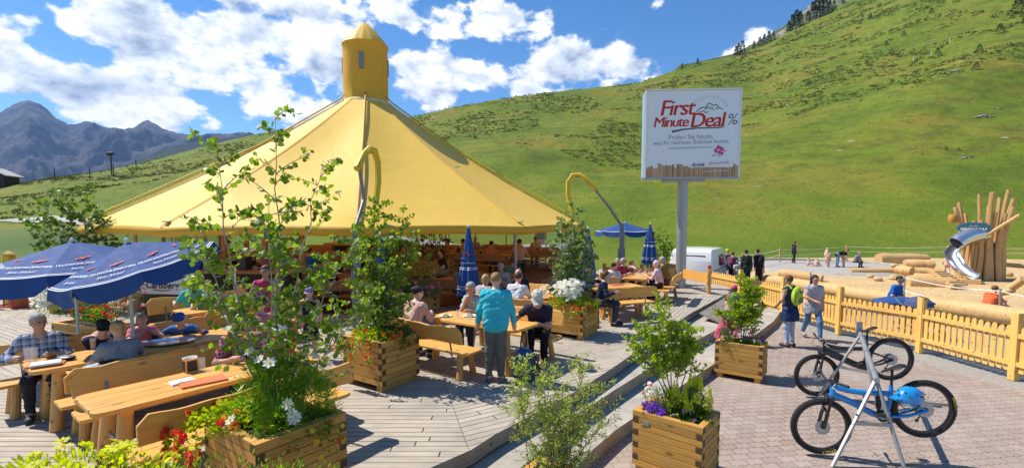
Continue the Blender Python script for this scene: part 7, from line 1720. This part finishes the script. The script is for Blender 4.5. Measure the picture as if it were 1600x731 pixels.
# --- P1 ---
z1 = ztop(P1, .74)
shrub('leafy climbing shrub on upright canes left of the free-standing bench', 'shrub', 'climbing_shrub', z1, S3((.05,.0,2.1),(.35,.1,1.95),(-.3,.05,1.75),(.15,-.15,1.5),(-.12,.15,2.0),(.5,.05,1.55),(-.4,-.1,1.2)), 26, .48, .055, 'round', 'leaf', 'bark', .013, 11, .03, .22, 31, 1, .4, .45)
herb('red geraniums hanging over both fronts of the climbing shrub planter', 'flowers', 'geranium_plant', z1+Vector((-.06,-.12,0)), (.46,.36,.20), 2400, .036, 'round', 'leaf_lime', [('coral', 34, .024, 'umbel'), ('red', 10, .022, 'umbel')], 32, R(-33), hang=(.38,-.38,.34,22))
herb('dark green foliage at the right rim of the climbing shrub planter', 'plant', 'green_plant', z1+Vector((.26,.02,0)), (.22,.28,.24), 1100, .032, 'round', 'leaf_dark', [('coral', 12, .02, 'umbel')], 33, R(57), hang=(.26,-.2,.2,8))
herb('silvery herb with tiny white blossoms in the climbing shrub planter', 'flowers', 'white_herb', z1+Vector((-.22,.08,0)), (.18,.18,.28), 600, .024, 'lance', 'leaf_blue', [('white', 40, .014, 'daisy')], 34)
# --- P2 ---
z2 = ztop(P2, .74)
shrub('slender birch growing above the white daisies behind the white cap', 'tree', 'birch_tree', z2+Vector((.05,.1,0)), S3((.05,0,2.15),(.35,.05,1.6),(-.30,.05,1.65),(.12,-.1,1.3),(-.15,.1,1.9),(.45,.05,1.1)), 26, .46, .060, 'heart', 'leaf_blue', 'birch_bark', .014, 11, .08, .2, 41, 1, .4, .5)
herb('dense cushion of white daisies in the planter behind the white cap', 'flowers', 'daisy_bush', z2+Vector((-.08,-.14,0)), (.54,.38,.56), 2600, .034, 'lance', 'leaf_blue', [('white', 90, .046, 'daisy'), ('white', 90, .042, 'daisy')], 42, R(-33))
herb('red and yellow trailing blossoms under the white daisies', 'flowers', 'geranium_plant', z2+Vector((.05,-.15,0)), (.55,.42,.16), 2200, .034, 'round', 'leaf_lime', [('coral', 20, .026, 'umbel'), ('yellow', 18, .018, 'daisy')], 43, R(-33), hang=(.45,-.42,.28,20))
herb('red geraniums over the right face of the white daisy planter', 'flowers', 'geranium_plant', z2+Vector((.28,.0,0)), (.35,.34,.16), 1200, .034, 'round', 'leaf_lime', [('coral', 18, .03, 'umbel')], 44, R(57), hang=(.34,-.26,.3,12))
# --- P3 ---
z3 = ztop(P3, .78)
shrub('feathery light green shrub leaning left above the yellow snapdragons', 'shrub', 'feathery_shrub', z3+Vector((.02,.08,0)), S3((-.38,.05,1.05),(-.22,.1,1.35),(-.02,.1,1.12),(.12,.1,.85),(-.55,.0,.90),(.2,.15,1.0)), 34, .36, .034, 'round', 'leaf_lime', 'bark', .010, 12, .45, .1, 51, 1, .3, .5)
herb('violet lobelia cushion at the left corner of the name plate planter', 'flowers', 'lobelia', z3+Vector((-.26,.02,.0)), (.17,.15,.12), 500, .02, 'round', 'leaf_dark', [('purple', 90, .016, 'tuft')], 52, R(-40))
herb('pale yellow snapdragons in the name plate planter', 'flowers', 'snapdragon', z3+Vector((.17,.02,.0)), (.26,.22,.34), 2200, .040, 'lance', 'leaf', [('lime', 44, .036, 'spike')], 53, R(-40))
herb('silvery bush with white blossoms behind the violet lobelia', 'flowers', 'white_herb', z3+Vector((-.16,.12,0)), (.20,.18,.40), 1100, .028, 'lance', 'leaf_blue', [('white', 26, .020, 'daisy'), ('red', 4, .02, 'umbel')], 54)
herb('dark leaves with small yellow cushions at the front rim of the name plate planter', 'flowers', 'rim_plant', z3+Vector((.05,-.16,0)), (.32,.14,.12), 1100, .026, 'round', 'leaf_dark', [('lime', 26, .014, 'daisy'), ('purple', 6, .016, 'tuft')], 55, R(-40))
# --- P4 ---
z4 = ztop(P4, .72)
shrub('upright acacia like shrub with feathery leaves above the pink flowers', 'shrub', 'feathery_shrub', z4+Vector((.05,.05,0)), S3((.12,.05,1.25),(.0,.1,1.35),(.25,.05,1.0),(-.22,.05,.95),(-.45,.0,.62),(.3,.1,1.1),(.05,-.1,.8)), 34, .38, .040, 'round', 'leaf_lime', 'bark', .010, 12, .32, .15, 61, 1, .3, .5)
herb('pink snapdragons in the planter at the foot of the steps', 'flowers', 'snapdragon', z4+Vector((-.27,-.02,0)), (.20,.18,.36), 700, .036, 'lance', 'leaf', [('pink', 34, .042, 'spike')], 62)
herb('dusky pink heather like flowers right of the acacia like shrub', 'flowers', 'pink_herb', z4+Vector((.27,.02,0)), (.16,.16,.22), 600, .024, 'lance', 'leaf_dark', [('magenta', 50, .020, 'tuft')], 63)
herb('green cushion with white dots in the planter at the foot of the steps', 'flowers', 'rim_plant', z4+Vector((.0,-.08,0)), (.36,.18,.14), 1400, .028, 'round', 'leaf', [('white', 16, .018, 'daisy'), ('lime', 16, .014, 'daisy'), ('purple', 12, .014, 'tuft')], 64, R(-36))
# --- P5 willow bush and the small one beside it ---
z5 = ztop(P5, .60)
shrub('big airy willow bush with narrow pale leaves at the lower middle', 'shrub', 'willow_bush', z5+Vector((0,.05,0)), S3((.0,.1,1.06),(.25,.1,1.12),(-.2,.1,.95),(.42,.1,.92),(-.42,.05,.75),(.1,-.1,.84),(-.1,.2,1.1),(.3,.25,1.16),(.52,.1,.68)), 26, .38, .046, 'lance', 'willow', 'bark', .006, 14, .05, .05, 71, 1, .2, .5, wid=.75)
shrub('thin single stemmed willow shoot left of the big willow bush', 'shrub', 'willow_shoot', z5+Vector((-.22,.0,0)), S3((-.10,.10,1.2)), 30, .24, .042, 'lance', 'willow', 'bark', .006, 13, .50, .0, 72, 1, .2, .6)
herb('orange blossoms under the big willow bush', 'flowers', 'marigold', z5+Vector((-.12,-.12,0)), (.30,.22,.12), 900, .03, 'round', 'leaf_dark', [('orange', 26, .030, 'tuft'), ('red', 6, .02, 'tuft')], 73)
# --- P6 yellow bidens lower left ---
z6 = ztop(P6, 1.0)
herb('yellow bidens with bright lime leaves along the lower left picture edge', 'flowers', 'bidens', z6+Vector((-.15,.05,.0)), (.95,.24,.27), 3600, .036, 'lance', 'yellow_leaf', [('lime', 60, .036, 'daisy')], 81, wid=1.2)
herb('dark buds and green leaves among the yellow bidens', 'plant', 'green_plant', z6+Vector((.1,.1,0)), (.9,.22,.26), 1500, .032, 'lance', 'leaf', [], 82)
# --- P7/PA bushes behind ---
z7 = ztop(P7, .62)
shrub('yellow green autumn tinted bush behind the dark bun', 'shrub', 'garden_bush', z7+Vector((0,.1,0)), S3((.1,.1,1.55),(.4,.1,1.2),(-.35,.1,1.3),(.2,-.1,1.0),(-.5,.1,.8),(.6,.1,.7)), 20, .5, .05, 'lance', 'leaf_lime', 'bark', .012, 8, .1, .15, 91, 1, .3, .4, wid=1.4)
herb('pink geraniums below the yellow green bush', 'flowers', 'geranium_plant', z7+Vector((.05,-.2,0)), (.62,.30,.36), 2200, .045, 'round', 'leaf_blue', [('pink', 22, .045, 'umbel')], 92)
zA = ztop(PA, .6)
shrub('reddish brown leaved bush deep in the tent', 'shrub', 'red_bush', zA, S3((.1,.0,1.35),(.5,.1,1.2),(-.4,.1,1.15),(.7,0,.8),(-.65,0,.8)), 16, .5, .10, 'lance', 'purple_leaf', 'bark', .012, 7, .2, .2, 93, 0, .3, .4, wid=1.6)
zB = ztop(PB, .7)
shrub('leafy young birch rising behind the left blue umbrella', 'tree', 'birch_tree', zB, S3((0,0,2.7),(.6,.1,2.3),(-.7,.0,2.4),(1.0,.1,1.9),(-1.2,.1,1.9),(.3,.1,2.9),(-.35,.1,2.5)), 16, .75, .10, 'heart', 'leaf_dark', 'birch_bark', .02, 7, .3, .15, 94, 1, .4, .4)
z8 = ztop(P8, .55)
herb('white flowering bush under the edge of the blue umbrellas', 'flowers', 'daisy_bush', z8+Vector((-.45,-.05,0)), (.70,.42,.85), 2600, .04, 'lance', 'leaf_blue', [('white', 90, .052, 'daisy'), ('white', 90, .046, 'daisy')], 95)
herb('dark red and white flowers to the right of the white bush under the umbrellas', 'flowers', 'red_flowers', z8+Vector((.55,-.05,0)), (.56,.36,.82), 1800, .04, 'lance', 'leaf_dark', [('red', 60, .042, 'tuft'), ('white', 60, .040, 'daisy')], 96)
herb('red geraniums at the foot of the white bush under the umbrellas', 'flowers', 'geranium_plant', z8+Vector((.25,-.3,-.1)), (.6,.25,.25), 900, .04, 'round', 'leaf', [('red', 26, .03, 'umbel')], 97)
z9 = ztop(P9, .8)
shrub('green bush at the foot of the billboard pole', 'shrub', 'garden_bush', z9, S3((-.1,0,1.5),(.2,0,1.2),(-.45,0,1.3),(.4,0,.9)), 18, .45, .06, 'round', 'leaf', 'bark', .012, 8, .05, .15, 98, 1, .3, .4)
herb('white and pink flowers at the foot of the billboard pole', 'flowers', 'pink_herb', z9+Vector((-.2,-.25,0)), (.5,.25,.25), 800, .04, 'round', 'leaf', [('white', 24, .035, 'daisy'), ('pink', 14, .035, 'umbel')], 99)

# ================= vegetation of the slopes =================
def clump_cloud(pts, sz, seed, squash=.55, npr=26):
    g = np.random.default_rng(seed); n = len(pts); d = g.normal(size=(n, npr, 3)); d /= np.linalg.norm(d, axis=2)[..., None]; d[..., 2] = np.abs(d[..., 2])
    P = pts[:, None, :]+d*(sz[:, None, None]*np.array([1,1,squash]))*g.uniform(.5,1,(n, npr, 1))
    return P.reshape(-1, 3), d.reshape(-1, 3), np.repeat(sz, npr)
def on_slope(n, seed, pxr, pyr, dens=None):
    g = np.random.default_rng(seed); out = []
    px = g.uniform(*pxr, n); Yr = g.uniform(0, 1, n)
    x = []; 
    for a, b in zip(px, Yr):
        u = (a-800)/F; Y = 34+(360-34)*b**1.2; x.append((u*Y, Y))
    x = np.array(x); z = hz(x[:, 0], x[:, 1]); return np.stack([x[:, 0], x[:, 1], z], 1)
g = np.random.default_rng(5)
pt = on_slope(60000, 3, (-150, 1750), None); u = pt[:,0]/pt[:,1]; Y1 = np.interp(u, cu, cy); Yf = np.interp(u, fu, fY); tt = (pt[:,1]-Yf)/(Y1-Yf)
nf = fbm(pt[:,0]/16, pt[:,1]/10, 4, 8); nf2 = fbm(pt[:,0]/60, pt[:,1]/60, 3, 12)
ok = (tt > .24) & (tt < 1.0) & (nf > .53) & (nf2+tt*.16 > .505); ok &= ~((u > .42) & (tt < .30) & (u < .80)); pt = pt[ok][:12000]
sz = g.uniform(.18,.55, len(pt))*(.55+pt[:,1]/260)
Pc, Dc, Sc = clump_cloud(pt, sz, 6, .5, 14)
M['heath'] = leafm('heath', [(.055,.085,.012), (.075,.11,.016), (.10,.11,.02), (.065,.095,.014)], .15)
V_, F_ = leaf_arrays(Pc, Dc, Sc*.55, 'round', 4); o = arr_mesh('heath_shrubs', V_, F_, M['heath']); o['kind'] = 'stuff'
# pale grass tufts on the slope
pt = on_slope(26000, 9, (-150, 1750), None); u = pt[:,0]/pt[:,1]; Y1 = np.interp(u, cu, cy); tt = pt[:,1]/Y1; pt = pt[(tt < 1.0) & (pt[:,1] > 60)][:11000]
gg = np.random.default_rng(2); n = len(pt); nb = 6; P_ = (pt[:, None, :]+np.concatenate([gg.normal(size=(n, nb, 2))*.15, np.zeros((n, nb, 1))], 2)).reshape(-1, 3); D_ = np.concatenate([gg.normal(size=(n*nb, 2))*.5, np.ones((n*nb, 1))], 1)
M['tuft'] = leafm('tuft', [(.14,.20,.02), (.20,.24,.03), (.24,.23,.05), (.11,.17,.015)], .35)
V_, F_ = leaf_arrays(P_, D_, np.repeat(.12+.0013*pt[:,1], nb), 'lance', 8); o = arr_mesh('grass_tufts', V_, F_, M['tuft']); o['kind'] = 'stuff'
# single dwarf spruces on the slope and spruces on the crest
def spruce(lab, loc, h, w, seed, nl=900, group='spruces of the slope', lm='spruce'):
    t = thing('spruce_tree', lab, 'tree', loc, 0, group); g = np.random.default_rng(seed)
    m = MB(); m.cyl((0,0,-.3), (0,0,h*.95), h*.022, h*.004, 6); m.build('trunk', M['bark'], t)
    f = g.uniform(.04, 1, nl)**.8; a = g.uniform(0, 6.28, nl); lay = .75+.25*np.sin(f*40+np.sin(a*3)); rad = w*(1-f)**.85*g.uniform(.45,1,nl)*lay+.02*w
    P = np.stack([rad*np.cos(a), rad*np.sin(a), h*f-rad*.18], 1); D = np.stack([np.cos(a), np.sin(a), -.25+g.normal(size=nl)*.3], 1)
    leaf_obj('crown', P, D, h*.085, 'lance', M[lm], t, seed, wid=1.6); return t
M['spruce'] = leafm('spruce', [(.018,.040,.012), (.03,.055,.016), (.045,.075,.02)], .15)
sl_ = [(1525,110,2.6),(1530,84,2.8),(1562,53,3.2),(1590,22,5.0),(1412,57,1.6),(1385,72,1.5),(1465,84,1.8),(1600,8,4),(1360,30,1.5),(1455,22,1.8),(1493,5,2),(1478,235,1.1),(1498,236,1.0),(1345,160,.9)]
wd = ['lowest dwarf spruce at the upper right','second dwarf spruce above the lowest at the upper right','third dwarf spruce near the right edge','large dwarf spruce cut by the right edge','small spruce bush in the upper middle of the slope','small spruce bush left of the upper middle one','spruce bush between the pale posts and the dwarf spruces','spruce in the upper right corner','tiny spruce bush nearest the rocky ridge','tiny spruce bush at the top of the slope','tiny spruce bush cut by the top edge','dark bush left on the low knoll','dark bush right on the low knoll','small dark bush in the middle of the slope']
for k, (px, py, h) in enumerate(sl_):
    p = TR(px, py)
    if p: spruce(wd[k], p, h*p.y/170*1.1, h*p.y/170*.75, 200+k, 600)
# crest spruces: individuals behind the shoulder
cs = [(1150,90,10),(1154,88,12),(1160,85,13),(1178,78,8),(1187,74,10),(1194,72,11),(1201,70,12),(1208,68,9),(1232,52,12),(1238,48,17),(1244,46,20),(1250,42,16),(1262,36,12),(1270,30,20),(1276,28,24),(1282,26,22),(1289,24,19),(1296,20,12),(1303,16,9),(1318,8,8),(1090,98,5),(1066,104,4)]
cs.sort(); ORD = 'first second third fourth fifth sixth seventh eighth ninth tenth eleventh twelfth thirteenth fourteenth fifteenth sixteenth seventeenth eighteenth nineteenth twentieth twenty-first twenty-second'.split()
for k, (px, py, h) in enumerate(cs):
    d = ray(px, py); u = d.x/d.y; Y = float(np.interp(u, cu, cy))-2; z = H1(u*Y, Y); spruce(ORD[k]+' spruce from the left on the skyline of the green shoulder', Vector((u*Y, Y, z-1)), h*.62+1.5, h*.17+.6, 300+k, 420, 'spruces on the skyline')
# rocks on the slope
M['rock'] = paint('rock', (.36,.35,.31), .9, 0, .25, 2, .5)
rr = [(1490,113,2.2,'flat pale rock band under the lowest dwarf spruce'),(1462,122,1.2,'long pale slab in the grass of the upper slope'),(1536,183,2.4,'wide scree patch at the right edge of the slope'),(1425,232,1.4,'pale rock beside the low knoll'),(1508,246,1.8,'grey rock at the foot of the low knoll'),(1300,92,1.6,'grey scree streak in the upper middle of the slope'),(795,156,1.6,'dark boulder on the skyline right of the tent'),(1450,62,1.3,'rock under the middle spruce bush'),(1560,170,1.2,'small rock above the wide scree patch'),(1352,310,.5,'single stone on the low meadow'),(1445,290,.5,'single white stone right on the low meadow'),(1355,348,.7,'heap of stones on the meadow left of the slide')]
for k, (px, py, s_, lab) in enumerate(rr):
    p = TR(px, py)
    if not p: continue
    r_ = random.Random(k); t = thing('rock', lab, 'rock', p)
    sc_ = s_*p.y/160*.55
    for q in range(7 if s_ > 1 else 3):
        m = MB(); m.ell((0,0,0), (1,1,1), 8, 5); w_ = sc_*r_.uniform(.3,.8); m.v = [(x*w_*1.5*(1+r_.uniform(-.2,.2)), y*w_*(1+r_.uniform(-.2,.2)), z*w_*.22*(1+r_.uniform(-.3,.3))) for x, y, z in m.v]
        ox, oy = r_.uniform(-2.2,2.2)*sc_, r_.uniform(-1,1)*sc_; oz = H1(p.x+ox, p.y+oy)-p.z; m.v = [(x+ox, y+oy, z+oz) for x, y, z in m.v]; m.build('stone', M['rock'], t, smooth=20)
for k, (px, py) in enumerate(((1427,97),(1455,88),(1484,68))):
    p = TR(px, py)
    if p: m = MB(); m.cyl((0,0,-.2), (0,0,1.8), .12, n=6); o = m.build('marker_post', M['offwhite'], loc=p); tag(o, ['left pale marker post on the upper slope','middle pale marker post on the upper slope','right pale marker post on the upper slope'][k], 'post', 'pale marker posts')
